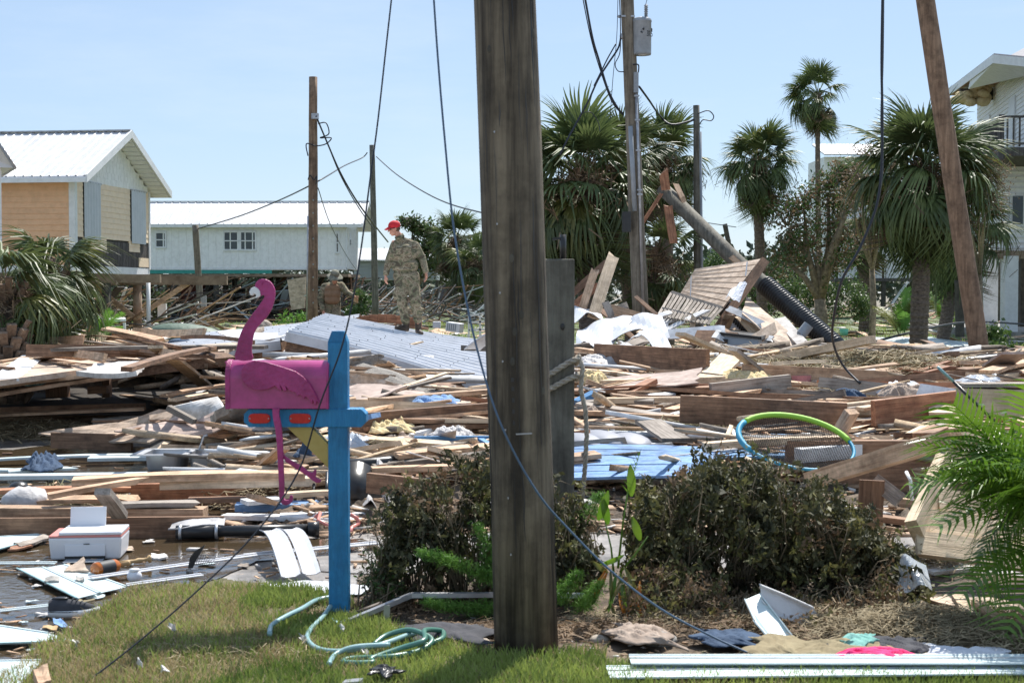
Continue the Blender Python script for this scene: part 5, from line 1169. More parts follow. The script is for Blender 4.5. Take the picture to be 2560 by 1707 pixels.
def right_house():
    t = thing('tall_house', 'two-storey white house on tall white columns with grey balcony at the right edge', 'house', (20, 52, 0))
    A = Vector((20.2, 62, 0)); B = Vector((17.5, 46, 0)); B2 = Vector((24, 45, 0)); e1 = (B-A).normalized(); Ln = (B-A).length; nrm = Vector((e1.y, -e1.x, 0))
    if nrm.x > 0: nrm = -nrm
    fr = (A, e1, nrm); z0, z1 = 6.3, 10.0
    MB().fbox(fr, 0, Ln, -3, 0, z0, z1).build('wall', M['batten'], t)
    n = 22
    for k in range(n):
        za = z0+k*(z1-z0)/n; zb = za+(z1-z0)/n
        P = lambda u, v, z: A+e1*u+nrm*v+Vector((0, 0, z))
        recalc(MB().hexa([P(0, 0, za), P(Ln, 0, za), P(Ln, .04, za), P(0, .04, za), P(0, 0, zb), P(Ln, 0, zb), P(Ln, .01, zb), P(0, .01, zb)]).build('siding_board', M['batten'], t))
        recalc(MB().hexa([P(0, -4, za), P(0, 0, za), P(-.04, 0, za), P(-.04, -4, za), P(0, -4, zb), P(0, 0, zb), P(-.01, 0, zb), P(-.01, -4, zb)]).build('siding_board', M['batten'], t))
    for (u0, u1) in ((2.2, 3.6), (8.0, 9.3)): MB().fbox(fr, u0, u1, .03, .08, 6.6, 8.9).build('door_panel', M['trim'], t)
    # lower storey wall, frontal
    MB().box((20.5, 53, 4.7), (6.4, 4, 3.2)).build('lower_wall', M['batten'], t)
    for k in range(16): MB().box((20.5, 50.97, 3.2+k*.195), (6.42, .08, .03)).build('siding_board', M['trim'], t)
    w = MB().box((18.05, 50.93, 4.55), (.52, .08, 1.2)).build('window', M['trim'], t); MB().box((18.05, 50.88, 4.55), (.36, .04, 1.0)).build('pane', M['glass'], w)
    MB().box((20.6, 50.6, 2.95), (6.8, .3, .28)).build('beam', M['beamw'], t)
    for (px, Y, w_) in ((2523, 50.5, .47), (2472, 62, .6)):
        p = at(px, 732, Y); MB().box((p.x, Y, 1.45), (w_, w_, 2.9 if Y < 60 else 5.8)).build('column', M['trim'], t)
    for (px, Y) in ((2560, 58), (2490, 66)):
        p = at(px, 732, Y); MB().box((p.x, Y, 1.5), (.4, .4, 3)).build('column', M['pile'], t)
    # balcony
    c0 = Vector((16.1, 47, 0)); c1 = Vector((18.7, 61.5, 0)); c2 = Vector((22, 46.6, 0)); fz = 6.1
    MB().hexa([c0+Vector((0, 0, fz)), c2+Vector((0, 0, fz)), c2+Vector((0, 12, fz)), c1+Vector((0, 0, fz)), c0+Vector((0, 0, fz+.28)), c2+Vector((0, 0, fz+.28)), c2+Vector((0, 12, fz+.28)), c1+Vector((0, 0, fz+.28))]).build('balcony_deck', M['oldwood'], t)
    for (a, b, n) in ((c0, c1, 46), (c0, c2, 30)):
        for z in (fz+.4, fz+1.28): MB().beam(a+Vector((0, 0, z)), b+Vector((0, 0, z)), .09, .07).build('rail', M['oldwood'], t)
        for k in range(n+1):
            p = a.lerp(b, k/n); MB().beam(p+Vector((0, 0, fz+.3)), p+Vector((0, 0, fz+1.26)), .05, .05, (0, 1, 0)).build('baluster', M['oldwood'], t)
    MB().box(c0+Vector((0, 0, fz+.6)), (.14, .14, 1.5)).build('rail_post', M['oldwood'], t)
    # roof with overhang
    r0, r1, r2 = at(2371, 236, 62), at(2485, 152, 49.5), at(2640, 168, 47); r3 = at(2700, 60, 62)
    up = Vector((0, 0, .25))
    o = MB().hexa([r0, r1, r2, r3, r0+up, r1+up, r2+up, r3+up]).build('roof', M['shingle'], t)
    for a, b in ((r0, r1), (r1, r2)):
        a2 = a+Vector((-.06, -.06, 0)); b2 = b+Vector((-.06, -.06, 0))
        MB().hexa([a2-Vector((0, 0, .1)), b2-Vector((0, 0, .1)), b2+Vector((.04, .04, -.1)), a2+Vector((.04, .04, -.1)), a2+Vector((0, 0, .2)), b2+Vector((0, 0, .2)), b2+Vector((.04, .04, .2)), a2+Vector((.04, .04, .2))]).build('fascia', M['trim'], t)
    s0 = Vector((0, 0, -.02)); MB().prism([r0.lerp(r1, .55)+s0, r1+s0, r2+s0, Vector((r2.x, 56, r1.z))+s0], (0, 0, -.04)).build('soffit', M['trim'], t)
    MB().prism([r0+s0, r0.lerp(r1, .55)+s0, r0.lerp(r1, .55)+s0+Vector((3, 0, 0)), r0+s0+Vector((3, 0, 0))], (0, 0, -.04)).build('exposed_rafters', M['brown'], t)
    MB().beam(at(2398, 236, 58), at(2500, 236, 58), .12, .45).build('soffit_beam', M['oldwood'], t)
    rg = random.Random(3)
    for (px, py) in ((2462, 212), (2405, 248), (2448, 244)):
        c = at(px, py, 57.5); f = MB()
        for k in range(9): f.ellip(c+Vector((rg.uniform(-.35, .35), rg.uniform(-.2, .2), rg.uniform(-.2, .2))), .25, .2, .18, None, 8, 6)
        f.build('hanging_insulation', M['insul'], t, True)
right_house()
def mid_house():
    t = thing('stilt_house', 'white far house with metal roof and porch rails half hidden by the broken oak', 'house', at(2110, 800, 92))
    k = 92/F; X = lambda px: (px-CX)*k; z = lambda py: 1.6+(HZ-py)*k
    MB().box(((X(2062)+X(2260))/2, 95, (z(700)+z(392))/2), (X(2260)-X(2062), 5, z(392)-z(700))).build('wall', M['batten'], t)
    for i in range(12):
        a, b = lerp(X(2055), X(2290), i/12), lerp(X(2055), X(2290), (i+1)/12)
        MB().hexa([(a, 91.6, z(392)), (b-.05, 91.6, z(392)), (b-.05, 95.5, z(352)), (a, 95.5, z(352)), (a, 91.6, z(392)+.1), (b-.05, 91.6, z(392)+.1), (b-.05, 95.5, z(352)+.1), (a, 95.5, z(352)+.1)]).build('roof_panel', M['roofw'], t)
    for py in (520, 662):
        MB().box(((X(2070)+X(2270))/2, 91, z(py+38)), (X(2270)-X(2070), 2, .2)).build('porch_deck', M['oldwood'], t)
        MB().box(((X(2070)+X(2270))/2, 90.1, z(py)), (X(2270)-X(2070), .08, .08)).build('rail', M['trim'], t)
        for i in range(24): MB().box((lerp(X(2070), X(2270), i/23), 90.1, z(py+18)), (.06, .06, .95)).build('baluster', M['trim'], t)
    for px in (2075, 2130, 2190, 2262): MB().box((X(px), 90.2, z(662)/2), (.25, .25, z(662))).build('piling', M['pile'], t)
    MB().beam((X(2190), 89.8, .3), (X(2245), 89.8, z(705)), .3, .1).build('stair', M['whitep'], t)
    for (px, py) in ((2095, 450), (2140, 455), (2210, 560)):
        w = MB().box((X(px), 92.45, z(py)), (.9, .1, 1.2)).build('window', M['trim'], t); MB().box((X(px), 92.38, z(py)), (.7, .05, 1.0)).build('pane', M['glass'], w)
mid_house()
t = thing('far_gable_house', 'tiny grey gabled house in the far gap between the leaning piling and palm', 'house', at(1790, 760, 150))
MB().prism([at(1740, 690, 150), at(1740, 645, 150), at(1785, 618, 150), at(1825, 648, 150), at(1825, 690, 150)], (0, 6, 0)).build('wall', M['greyside'], t)
MB().prism([at(1732, 650, 149.8), at(1785, 612, 149.8), at(1833, 652, 149.8), at(1833, 657, 149.8), at(1785, 618, 149.8), at(1732, 656, 149.8)], (0, 6.4, 0)).build('roof', M['roofw'], t)
MB().prism([at(1750, 690, 149.9), at(1820, 690, 149.9), at(1820, 760, 149.9), at(1750, 760, 149.9)], (0, 1, 0)).build('lower_wall', M['batten'], t)

#@@POLES
# ------------------------------------------------------------------ poles, transformer, wires
def pole(name, label, top, bot, r0, r1, mt, seed=0, n=20, cat='pole', ext=0):
    top, bot = Vector(top), Vector(bot); d = (top-bot).normalized(); top = top+d*ext
    t = thing(name, label, cat, bot); rg = random.Random(seed); pts = []; rr = []
    for k in range(13):
        q = k/12; pts.append(bot.lerp(top, q)+Vector((rg.uniform(-1, 1), 0, 0))*.004); rr.append(lerp(r1, r0, q)*(1+rg.uniform(-.012, .012)))
    MB().tube(pts, rr, n).build('shaft', M[mt], t, True); return t
tp = pole('utility_pole', 'massive dark weathered pole close to the camera in the middle of the picture', (-.04, 6.36, 3.2), (.068, 6.36, -.02), .128, .143, 'pole', 1, 28, ext=6)
for (px, py) in ((1322, 1084), ): MB().beam(at(1290, 1085, 6.2), at(1330, 1083, 6.2), .004, .006).build('staple', M['galv'], tp)
for k, z in enumerate((.45, .7, 1.0, 1.3, 1.6, 1.9, 2.3)): MB().box((-.005-.012*k, 6.222, z), (.006, .012, .008)).build('nail', M['galv'], tp)
for k, z in enumerate((1.22, 1.18, 1.13, 1.08, 1.03)): MB().box((.02+.002*k, 6.2235, z), (.05, .004, .018)).build('branded_mark', M['black'], tp)
rg = random.Random(15); ck = MB()
for k in range(46):                        # drying cracks run down the shaft
    a = rg.uniform(-1.45, 1.45); z0 = rg.uniform(.1, 2.9); l = rg.uniform(.15, .9); pts = []
    for q in range(7):
        z = z0+l*q/6; r_ = .143-.015*z/9.2-.0012; aa = a+.02*math.sin(q*1.7+k); cx_ = .068-.0335*z
        pts.append(Vector((cx_+math.sin(aa)*r_, 6.36-math.cos(aa)*r_, z)))
    w = rg.uniform(.0012, .0032); ck.tube(pts, [.0004, w*.7, w, w, w*.8, w*.5, .0004], 5)
ck.build('drying_crack', M['black'], tp)['kind'] = 'stuff'
for k in range(7):
    a = rg.uniform(-1.2, 1.2); z = rg.uniform(.2, 2.8); r_ = .143-.015*z/9.2-.002; p = Vector((.068-.0335*z+math.sin(a)*r_, 6.36-math.cos(a)*r_, z)); MB().ellip(p, .012, .004, .02, Matrix.Rotation(a, 3, 'Z'), 12, 8).build('knot', M['pile'], tp, True)
t = thing('mooring_post', 'square grey-green timber post with rope just right of the tall dark pole', 'post', (at(1400, 732, 8.1).x, 8.1, 0))
c = at(1394, 732, 8.1); bm_ = MB(); bm_.box((c.x, 8.1, .885), (.185, .185, 1.81)); bm_.build('shaft', M['polegreen'], t, bevel=.008)
MB().tube([(c.x+.03, 8.08, 1.79), (c.x+.03, 8.08, 1.93)], .018, 8).build('iron_rod', M['black'], t, True)
MB().beam((c.x-.03, 8.08, 1.905), (c.x+.03, 8.08, 1.91), .02, .015).build('iron_hook', M['black'], t)
MB().ellip((c.x+.025, 8.004, 1.41), .012, .006, .02, None, 8, 6).build('knot_hole', M['black'], t)
def rope(name, pts, r, label, parent=None):
    P = [Vector(p) for p in pts]; N = len(P); L_ = [0]
    for a, b in zip(P, P[1:]): L_.append(L_[-1]+(b-a).length)
    mb = MB()
    for st in range(3):
        out = []; m = int(L_[-1]/.012); ref = Vector((.3, -.9, .1))
        for k in range(m+1):
            s = L_[-1]*k/m; i = 0
            while i < N-2 and L_[i+1] < s: i += 1
            f = (s-L_[i])/max(1e-6, L_[i+1]-L_[i]); p = P[i].lerp(P[i+1], f); d = (P[i+1]-P[i]).normalized()
            a = (ref-d*ref.dot(d)).normalized(); b = d.cross(a); an = s*60+st*2.094
            out.append(p+(a*math.cos(an)+b*math.sin(an))*r*.55)
        mb.tube(out, r*.58, 6)
    o = mb.build(name, M['rope'], parent, True); return tag(o, label, 'rope') if label else o
tr_ = thing('mooring_rope', 'thick old rope wound twice round the square post and hanging down its right side', 'rope', (c.x, 8, 0))
h = .0925
for k, (z, dz) in enumerate(((1.19, .07), (1.10, .06))):
    rope('rope_turn', [(c.x-h-.02, 8.2, z-dz), (c.x-h-.018, 7.99, z-dz), (c.x-.05, 7.985, z-dz*.7), (c.x+.06, 7.985, z+dz*.3), (c.x+h+.02, 7.99, z+dz*.6), (c.x+h+.022, 8.1, z+dz*.6), (c.x+h+.018, 8.2, z)], .016, None, tr_)
rope('rope_tail', [(c.x+h+.02, 8.0, 1.25), (c.x+h+.045, 7.99, 1.18), (c.x+h+.035, 7.99, 1.05), (c.x+h+.06, 7.99, .95), (c.x+h+.07, 8.0, .8), (c.x+h+.06, 8.02, .6), (c.x+h+.045, 8.05, .42), (c.x+h+.04, 8.05, .3)], .013, None, tr_)
p_ = pole('utility_pole', 'brown bare pole standing left of the crouching person', at(783, 193, 36), at(782, 820, 36), .105, .135, 'poleb', 2); p_.location.z += 0
for k in range(9): MB().tube([at(783, 500+k*32, 35.87), at(783, 502+k*32, 35.84)], .02, 6).build('bolt', M['galv'], p_)
MB().tube([at(770, 540, 35.8), at(767, 800, 35.8)], .02, 6).build('ground_wire', M['galv'], p_, True)
MB().box(at(788, 291, 35.85), (.18, .1, .14)).build('clamp', M['galv'], p_)
p_ = pole('utility_pole', 'thin grey-green pole between the crouching person and the standing man', at(930, 363, 55), at(939, 800, 55), .10, .135, 'polegreen', 3)
p_ = pole('service_pole', 'short leaning grey pole with meter boxes in front of the white house', at(488, 563, 58), at(504, 815, 58), .13, .13, 'poleg', 4)
MB().box(at(509, 752, 57.8), (.22, .12, .45)).build('meter_box', M['galv'], p_); MB().box(at(515, 790, 57.8), (.26, .12, .6)).build('meter_box', M['galv'], p_); MB().box(at(493, 767, 57.8), (.18, .12, .22)).build('meter_box', M['galv'], p_)
tag(MB().tube([at(494, 775, 57.6), at(490, 800, 57.4), at(486, 812, 57.2)], .03, 6).build('orange_cord', M['red'], None, True), 'short orange cord hanging beside the short meter pole', 'cord')
tp = pole('utility_pole', 'tall tan pole carrying the grey transformer', at(1567, -30, 27), at(1603, 830, 27), .112, .155, 'poleg', 5, ext=2.5)
MB().tube([at(1576, 316, 26.84), at(1587, 528, 26.84)], .045, 10).build('conduit_cover', M['pgrey'], tp, True)
MB().tube([at(1590, 235, 26.86), at(1596, 400, 26.86), at(1609, 800, 26.82)], .027, 8).build('conduit', M['galv'], tp, True)
MB().box(at(1590, 207, 26.86), (.09, .08, .38)).build('junction_box', M['pgrey'], tp)
for y in (240, 300, 376, 475, 486): MB().box(at(1592+(y-240)*.03, y, 26.8), (.10, .03, .03)).build('strap', M['galv'], tp)
MB().box(at(1566, 555, 26.8), (.16, .12, .38)).build('switch_box', M['black'], tp)
def transformer():
    c = at(1605, 138, 26.95); s = 26.9/F; t = thing('transformer', 'grey pole-mounted transformer can with insulator on top', 'transformer', c)
    r = 23*s; h_ = 86*s
    MB().tube([c, c+Vector((0, 0, .03)), c+Vector((0, 0, h_-.04)), c+Vector((0, 0, h_-.035)), c+Vector((0, 0, h_))], [r*.97, r, r, r*1.04, r*1.04], 28).build('tank', M['pgrey'], t, True)
    MB().ellip(c+Vector((0, 0, h_)), r*1.02, r*1.02, .06, None, 20, 8).build('lid', M['pgrey'], t, True)
    MB().ellip(c+Vector((0, 0, 0.01)), r*.8, r*.8, .012, None, 20, 6).build('bottom', M['trim'], t, True)
    b = c+Vector((.07, -.03, h_)); pts = []; rr = []
    for k in range(15): pts.append(b+Vector((0, 0, .02+k*.017))); rr.append(.022 if k % 2 else .042)
    pts.append(b+Vector((0, 0, .30))); rr.append(.01)
    MB().tube(pts, rr, 12).build('bushing', M['galv'], t)
    MB().tube([b+Vector((0, 0, .3)), b+Vector((.01, 0, .36)), b+Vector((.06, 0, .40)), b+Vector((.12, .02, .39)), b+Vector((.15, 0, .44))], .006, 5).build('lead_wire', M['cable'], t)
    MB().ellip(c+Vector((.01, -r, h_*.70)), .022, .03, .022, None, 10, 6).build('terminal', M['black'], t, True)
    MB().beam(c+Vector((-.04, -r, h_*.63)), c+Vector((-.01, -r-.01, h_*.59)), .02, .02).build('lug', M['black'], t)
    MB().ellip(c+Vector((r, -.02, h_*.72)), .02, .02, .035, None, 10, 6).build('lug', M['black'], t, True)
    MB().box(c+Vector((-r*1.0, .03, h_*.8)), (.08, .08, .05)).build('bracket', M['galv'], t); MB().box(c+Vector((-r*1.0, .03, h_*.25)), (.08, .08, .05)).build('bracket', M['galv'], t)
    cu = bpy.data.curves.new('number', 'FONT'); cu.body = '37.5'; cu.size = .15; cu.extrude = .001; cu.space_character = .9
    cu.materials.append(M['black']); o_ = bpy.data.objects.new('tmp', cu); me = bpy.data.meshes.new_from_object(o_); bpy.data.objects.remove(o_)
    o = bpy.data.objects.new('painted_number', me); C.objects.link(o); o.parent = t
    o.matrix_basis = Matrix.Translation(Vector((.075, -r*.965, h_*.5))) @ Matrix.Rotation(.62, 4, 'Z') @ Matrix.Rotation(math.pi/2, 4, 'X') @ Matrix.Diagonal((.62, 1, 1, 1))
transformer()
MB_ = MB().beam(at(1545, 41, 26.9), at(1587, 41, 26.9), .03, .03).build('crossbolt', M['galv'], tp)
MB().ellip(at(1549, 42, 26.9), .05, .03, .03, None, 8, 6).build('insulator', M['galv'], tp, True); MB().ellip(at(1553, 92, 26.9), .03, .03, .06, None, 8, 6).build('insulator', M['galv'], tp, True)
p_ = pole('utility_pole', 'grey pole with conduit right of the transformer pole', at(1741, 264, 32.3), at(1744, 830, 32.3), .072, .088, 'polegreen', 6)
MB().tube([at(1751, 330, 32.2), at(1756, 820, 32.2)], .03, 8).build('conduit', M['pgrey'], p_, True)
pole('leaning_pole', 'reddish brown pole leaning left at the right side of the picture', at(2313, 0, 22), at(2458, 938, 22), .138, .152, 'poleb', 7, ext=1.5)
pole('short_post', 'dark short post standing behind the big palm trunk', at(2398, 700, 42), at(2400, 842, 42), .13, .13, 'pile', 8, cat='post')
pole('leaning_stub', 'thin dark post stub leaning in the far gap beside the round palm', at(1812, 560, 70), at(1822, 610, 70), .12, .12, 'pile', 9, cat='post')
# wires
cable('cable', [at(983, -40, 6.9), at(965, 120, 6.8), at(945, 300, 6.7), at(925, 450, 6.6), at(903, 620, 6.5), at(880, 760, 6.45), at(850, 880, 6.45), at(800, 1010, 6.45), at(745, 1180, 6.5), at(640, 1330, 6.3), at(500, 1470, 6.1), at(350, 1600, 5.9), at(200, 1715, 5.7), at(60, 1800, 5.5)], .0042, 'cable', 'dark cable crossing in front of the pink mailbox and running down to the lower left')
cable('cable', [at(1082, -40, 6.6), at(1095, 150, 6.5), at(1112, 350, 6.4), at(1133, 560, 6.3), at(1165, 750, 6.2), at(1200, 900, 6.12), at(1240, 1030, 6.07), at(1290, 1140, 6.08), at(1350, 1240, 6.1), at(1410, 1310, 6.15), at(1520, 1420, 6.15), at(1650, 1520, 6.15), at(1780, 1590, 6.15), at(1880, 1635, 6.1)], .0048, 'bluecable', 'blue-grey wire draped across the tall dark pole down to the lower right')
cable('cable', [at(2207, -40, 14), at(2204, 150, 14), at(2206, 300, 14), at(2203, 430, 14), at(2190, 520, 14), at(2150, 620, 14), at(2105, 700, 14), at(2085, 790, 14.2), at(2082, 850, 14.5), at(2105, 910, 14.8), at(2150, 958, 14.6)], .013, 'cable', 'thick twisted black cable hanging in front of the big palm')
cable('cable', [at(2209, -40, 14.02), at(2207, 150, 14.02), at(2203, 300, 14.02), at(2206, 430, 14.02), at(2188, 530, 14.02)], .009, 'cable', 'second strand twisted with the thick black cable')
cable('cable', [at(790, 290, 35.8), at(815, 350, 36.2), at(850, 430, 37), at(890, 500, 38), at(930, 555, 40), at(970, 605, 44)], .022, 'cable', 'black cable sloping from the brown pole towards the white house')
cable('cable', [at(793, 300, 35.8), at(818, 358, 36.2), at(852, 440, 37), at(897, 520, 38), at(940, 580, 40)], .014, 'cable', 'thin second cable running beside the one from the brown pole')
cable('cable', [at(795, 310, 35.8), at(815, 308, 35.8), at(822, 335, 35.8), at(800, 345, 35.8), at(828, 345, 35.8), at(815, 360, 35.8), at(790, 365, 35.8), at(766, 360, 35.8), at(770, 390, 35.8)], .016, 'cable', 'loops of loose cable tangled at the top of the brown pole')
cable('cable', [at(770, 450, 35.8), at(775, 438, 35.8), at(785, 450, 35.8), at(792, 440, 35.8), at(790, 460, 35.8)], .014, 'cable', 'small loop of cable halfway up the brown pole')
cable('cable', [at(918, 382, 55), at(905, 395, 55), at(860, 415, 50), at(792, 455, 42), at(700, 500, 48), at(600, 540, 54), at(495, 572, 58)], .022, 'cable', 'drooping wire from the thin grey pole to the short meter pole')
cable('cable', [at(941, 392, 55), at(990, 435, 50), at(1060, 480, 45), at(1130, 512, 40), at(1240, 540, 33)], .02, 'cable', 'drooping wire from the thin grey pole to the right')
cable('cable', [at(795, 470, 36), at(830, 570, 45), at(880, 660, 60), at(930, 720, 78)], .012, 'cable', 'very thin wire descending behind the brown pole')
cable('cable', [at(1458, -30, 26.5), at(1480, 90, 26.6), at(1497, 150, 26.7), at(1520, 225, 26.7), at(1545, 272, 26.8), at(1558, 285, 26.9)], .020, 'cable', 'thick dark cable coming down left of the transformer pole')
cable('cable', [at(1452, -30, 26.5), at(1476, 90, 26.6), at(1502, 180, 26.7), at(1530, 255, 26.7), at(1558, 288, 26.9)], .010, 'cable', 'thin cable alongside the thick one left of the transformer pole')
cable('cable', [at(1552, 95, 26.9), at(1545, 122, 26.8), at(1520, 160, 26.7), at(1495, 200, 26.6), at(1470, 255, 26.5), at(1440, 310, 26.5), at(1418, 350, 26.4), at(1400, 388, 26.4)], .019, 'cable', 'dark cable sloping from the transformer pole down into the left palm')
cable('cable', [at(1540, 110, 26.9), at(1520, 145, 26.8), at(1505, 175, 26.8), at(1485, 215, 26.7)], .012, 'cable', 'thin cable crossing near the top of the transformer pole')
cable('cable', [at(1548, -20, 26.8), at(1551, 60, 26.85), at(1550, 130, 26.8), at(1538, 160, 26.8), at(1545, 178, 26.8), at(1560, 180, 26.9)], .010, 'cable', 'thin jumper wire looping at the left of the transformer pole')
cable('cable', [at(1545, -20, 26.8), at(1542, 90, 26.8), at(1532, 200, 26.8), at(1525, 300, 26.8)], .006, 'cable', 'hair-thin wire hanging left of the transformer pole')
cable('cable', [at(1598, 217, 26.9), at(1622, 250, 28), at(1650, 290, 32), at(1680, 312, 32), at(1735, 300, 32.2)], .022, 'cable', 'twisted wire from the transformer pole towards the grey conduit pole')
cable('cable', [at(1745, 285, 32.1), at(1770, 277, 32.1), at(1784, 290, 32.1), at(1778, 302, 32.1), at(1758, 300, 32.1), at(1750, 310, 32.1)], .013, 'cable', 'loop of wire at the top of the grey conduit pole')
cable('cable', [at(1582, 162, 26.85), at(1596, 163, 26.85), at(1596, 182, 26.85)], .014, 'cable', 'short bent wire above the junction box of the transformer pole')
cable('cable', [at(1459, 282, 26.4), at(1478, 282, 26.4), at(1495, 305, 26.5), at(1500, 330, 26.5)], .008, 'cable', 'thin arching wire above the left palm')
cable('cable', [at(1760, 556, 60), at(1840, 568, 66)], .02, 'cable', 'short far wire right of the grey conduit pole')
cable('cable', [at(2100, 880, 32), at(2260, 835, 36), at(2420, 805, 40), at(2580, 812, 44)], .03, 'cable', 'low black cable sagging past the big palm trunk')

#@@PALMS
# ------------------------------------------------------------------ palms and trees
def fan_frond(name, m, Lp, Lb, nseg, droop, seed, spread=115, wid=.055):
    rg = random.Random(seed); V = []; Fs = []
    def quad(a, b, c, d):
        n = len(V); V.extend([a, b, c, d]); Fs.append((n, n+1, n+2, n+3))
    # petiole
    prev = None; K = 5; pts = []
    for k in range(K+1):
        s = k/K; pts.append(Vector((Lp*s, 0, -droop*.25*Lp*s*s)))
    for a, b in zip(pts, pts[1:]):
        w = .016; quad(a+Vector((0, -w, 0)), a+Vector((0, w, 0)), b+Vector((0, w, 0)), b+Vector((0, -w, 0))); quad(a+Vector((0, 0, -w)), a+Vector((0, 0, w)), b+Vector((0, 0, w)), b+Vector((0, 0, -w)))
    hub = pts[-1]; sl = -droop*.5
    for i in range(nseg):
        an = R(lerp(-spread, spread, i/(nseg-1))+rg.uniform(-2.5, 2.5)); ca = abs(i/(nseg-1)-.5)*2
        Lf = Lb*(1-.42*ca)*rg.uniform(.86, 1.08); d = Vector((math.cos(an), math.sin(an), 0)); side = Vector((-d.y, d.x, 0))
        prev = None; dr = droop*rg.uniform(.7, 1.5)*(2.4 if rg.random() < .12 else 1); dr = min(dr, 1.9)
        for k in range(5):
            s = k/4; r_ = Lf*s; z = sl*r_*.35*max(0, math.cos(an)) - dr*Lf*.75*s**2.4 + .18*abs(math.sin(an))*r_*.5*(1-s)
            p = hub+d*(r_*(1-.28*dr*s*s))+Vector((0, 0, z)); w = wid*(.25+1.0*min(1, s*3))*(1-s**2.2)*.62+.003
            ed = (p+side*w+Vector((0, 0, .35*w)), p-side*w+Vector((0, 0, .35*w)), p)
            if prev: quad(prev[0], ed[0], ed[2], prev[2]); quad(prev[2], ed[2], ed[1], prev[1])
            prev = ed
    me = bpy.data.meshes.new(name); me.from_pydata([tuple(v) for v in V], [], Fs); me.materials.append(m); return me
FR = {}
for k, (dr, sp_) in enumerate([(.25, 105), (.5, 112), (.9, 116), (1.4, 118)]):
    for v in range(3): FR[(k, v)] = fan_frond('frond', M['frond'], .85, 1.0, 32, dr, k*7+v, sp_, .042)
FRY = fan_frond('frond', M['frondy'], .8, .95, 22, .8, 55, 110)
FRD = fan_frond('frond', M['frondd'], .8, .75, 18, 2.4, 60, 100, .045)
def place_frond(par, me, base, az, el, sc, roll=0, nm='frond'):
    o = bpy.data.objects.new(nm, me); C.objects.link(o); o.parent = par
    m4 = Matrix.Rotation(az, 4, 'Z') @ Matrix.Rotation(-el, 4, 'Y') @ Matrix.Rotation(roll, 4, 'X')
    o.matrix_basis = Matrix.Translation(Vector(base)-wl(par)) @ m4 @ Matrix.Scale(sc, 4); return o
def trunk_mb(base, top, r0, r1, seed, rings=60, n=14):
    rg = random.Random(seed); pts = []; rr = []
    for k in range(rings+1):
        s = k/rings; p = base.lerp(top, s); p.x += .03*math.sin(s*4+seed); pts.append(p); rr.append(lerp(r0, r1, s)*(1+(.05 if k % 2 else -.03)+rg.uniform(-.03, .03)))
    return MB().tube(pts, rr, n)
def palm(label, base, crown, rt, R_, seed, nf=44, boots=True, wind=(0, 0), dead=6, yellow=2, emin=-70, rt1=None, name='palm_tree', fruit=True, kmin=0):
    base, crown = Vector(base), Vector(crown); rg = random.Random(seed); t = thing(name, label, 'palm tree', base)
    trunk_mb(base, crown, rt, rt1 or rt*.85, seed).build('trunk', M['bark'], t)
    if boots:
        ln = (crown-base).length
        for k in range(34):
            s = 1-rg.uniform(0, min(.35, 1.2/ln)); a = rg.uniform(0, 6.28); p = base.lerp(crown, s); r_ = rt*.9; q = p+Vector((math.cos(a)*r_, math.sin(a)*r_, 0))
            MB().beam(q, q+Vector((math.cos(a)*.13, math.sin(a)*.13, .28)), .09, .04).build('boot', M['boot'], t)
    for i in range(nf):
        f = (i+.5)/nf; el = R(lerp(82, emin, f**.85)+rg.uniform(-9, 9)); az = i*2.39996+rg.uniform(-.3, .3)
        k = 0 if f < .25 else 1 if f < .5 else 2 if f < .78 else 3
        k = max(k, kmin); me = FR[(k, rg.randint(0, 2))]
        if yellow and rg.random() < yellow/nf: me = FRY
        # wind pushes the fronds
        d = Vector((math.cos(az)*math.cos(el)+wind[0], math.sin(az)*math.cos(el), math.sin(el)+wind[1])); az2 = math.atan2(d.y, d.x); el2 = math.atan2(d.z, math.hypot(d.x, d.y))
        place_frond(t, me, crown+Vector((rg.uniform(-.06, .06), rg.uniform(-.06, .06), rg.uniform(-.35, .12)*(f+.2))), az2, el2, R_/1.75*rg.uniform(.85, 1.1), rg.uniform(-.5, .5))
    for i in range(dead):
        place_frond(t, FRD, crown-Vector((0, 0, rg.uniform(.2, .5))), rg.uniform(0, 6.28), R(rg.uniform(-88, -60)), R_/2.0*rg.uniform(.8, 1.2), rg.uniform(-1, 1), 'dead_frond')
    if fruit:
        n = 900; V = []; Q = []; nr = np.random.RandomState(seed)
        a = nr.uniform(0, 6.28, n); rr = np.abs(nr.normal(0, .42, n))*R_*.8; z = -rr*.5+nr.normal(.0, .18, n)*R_*.6
        P = np.c_[np.cos(a)*rr, np.sin(a)*rr, z]+np.array(crown); D = nr.normal(0, 1, (n, 3)); D /= np.linalg.norm(D, axis=1)[:, None]; D *= .13*R_/1.5; S_ = np.cross(D, nr.normal(0, 1, (n, 3))); S_ /= np.linalg.norm(S_, axis=1)[:, None]; S_ *= .006*R_
        V = np.stack([P-D-S_, P-D+S_, P+D+S_, P+D-S_], 1).reshape(-1, 3); I = np.arange(n)[:, None]*4
        npmesh('flower_stalks', V, I+[0, 1, 2, 3], M['frondd'], t)['kind'] = 'stuff'
    return t
def gz(px, Y): p = at(px, HZ, Y); return Vector((p.x, Y, 0))
def PC(px, py, Y): return at(px, py, Y)
p0 = gz(2300, 36); palm('big cabbage palm with full fan crown behind the leaning brown pole', p0, PC(2308, 425, 36), .235, 2.25, 11, 72, wind=(0, .12), dead=5, emin=-66)
palm('second palm with shaded crown just behind the big palm', gz(2358, 45), PC(2400, 560, 45), .21, 2.1, 12, 40, dead=4, emin=-60)
palm('dark-trunked palm behind the left side of the big palm', gz(2165, 58), PC(2160, 560, 58), .3, 1.9, 13, 22, dead=8, emin=-80)
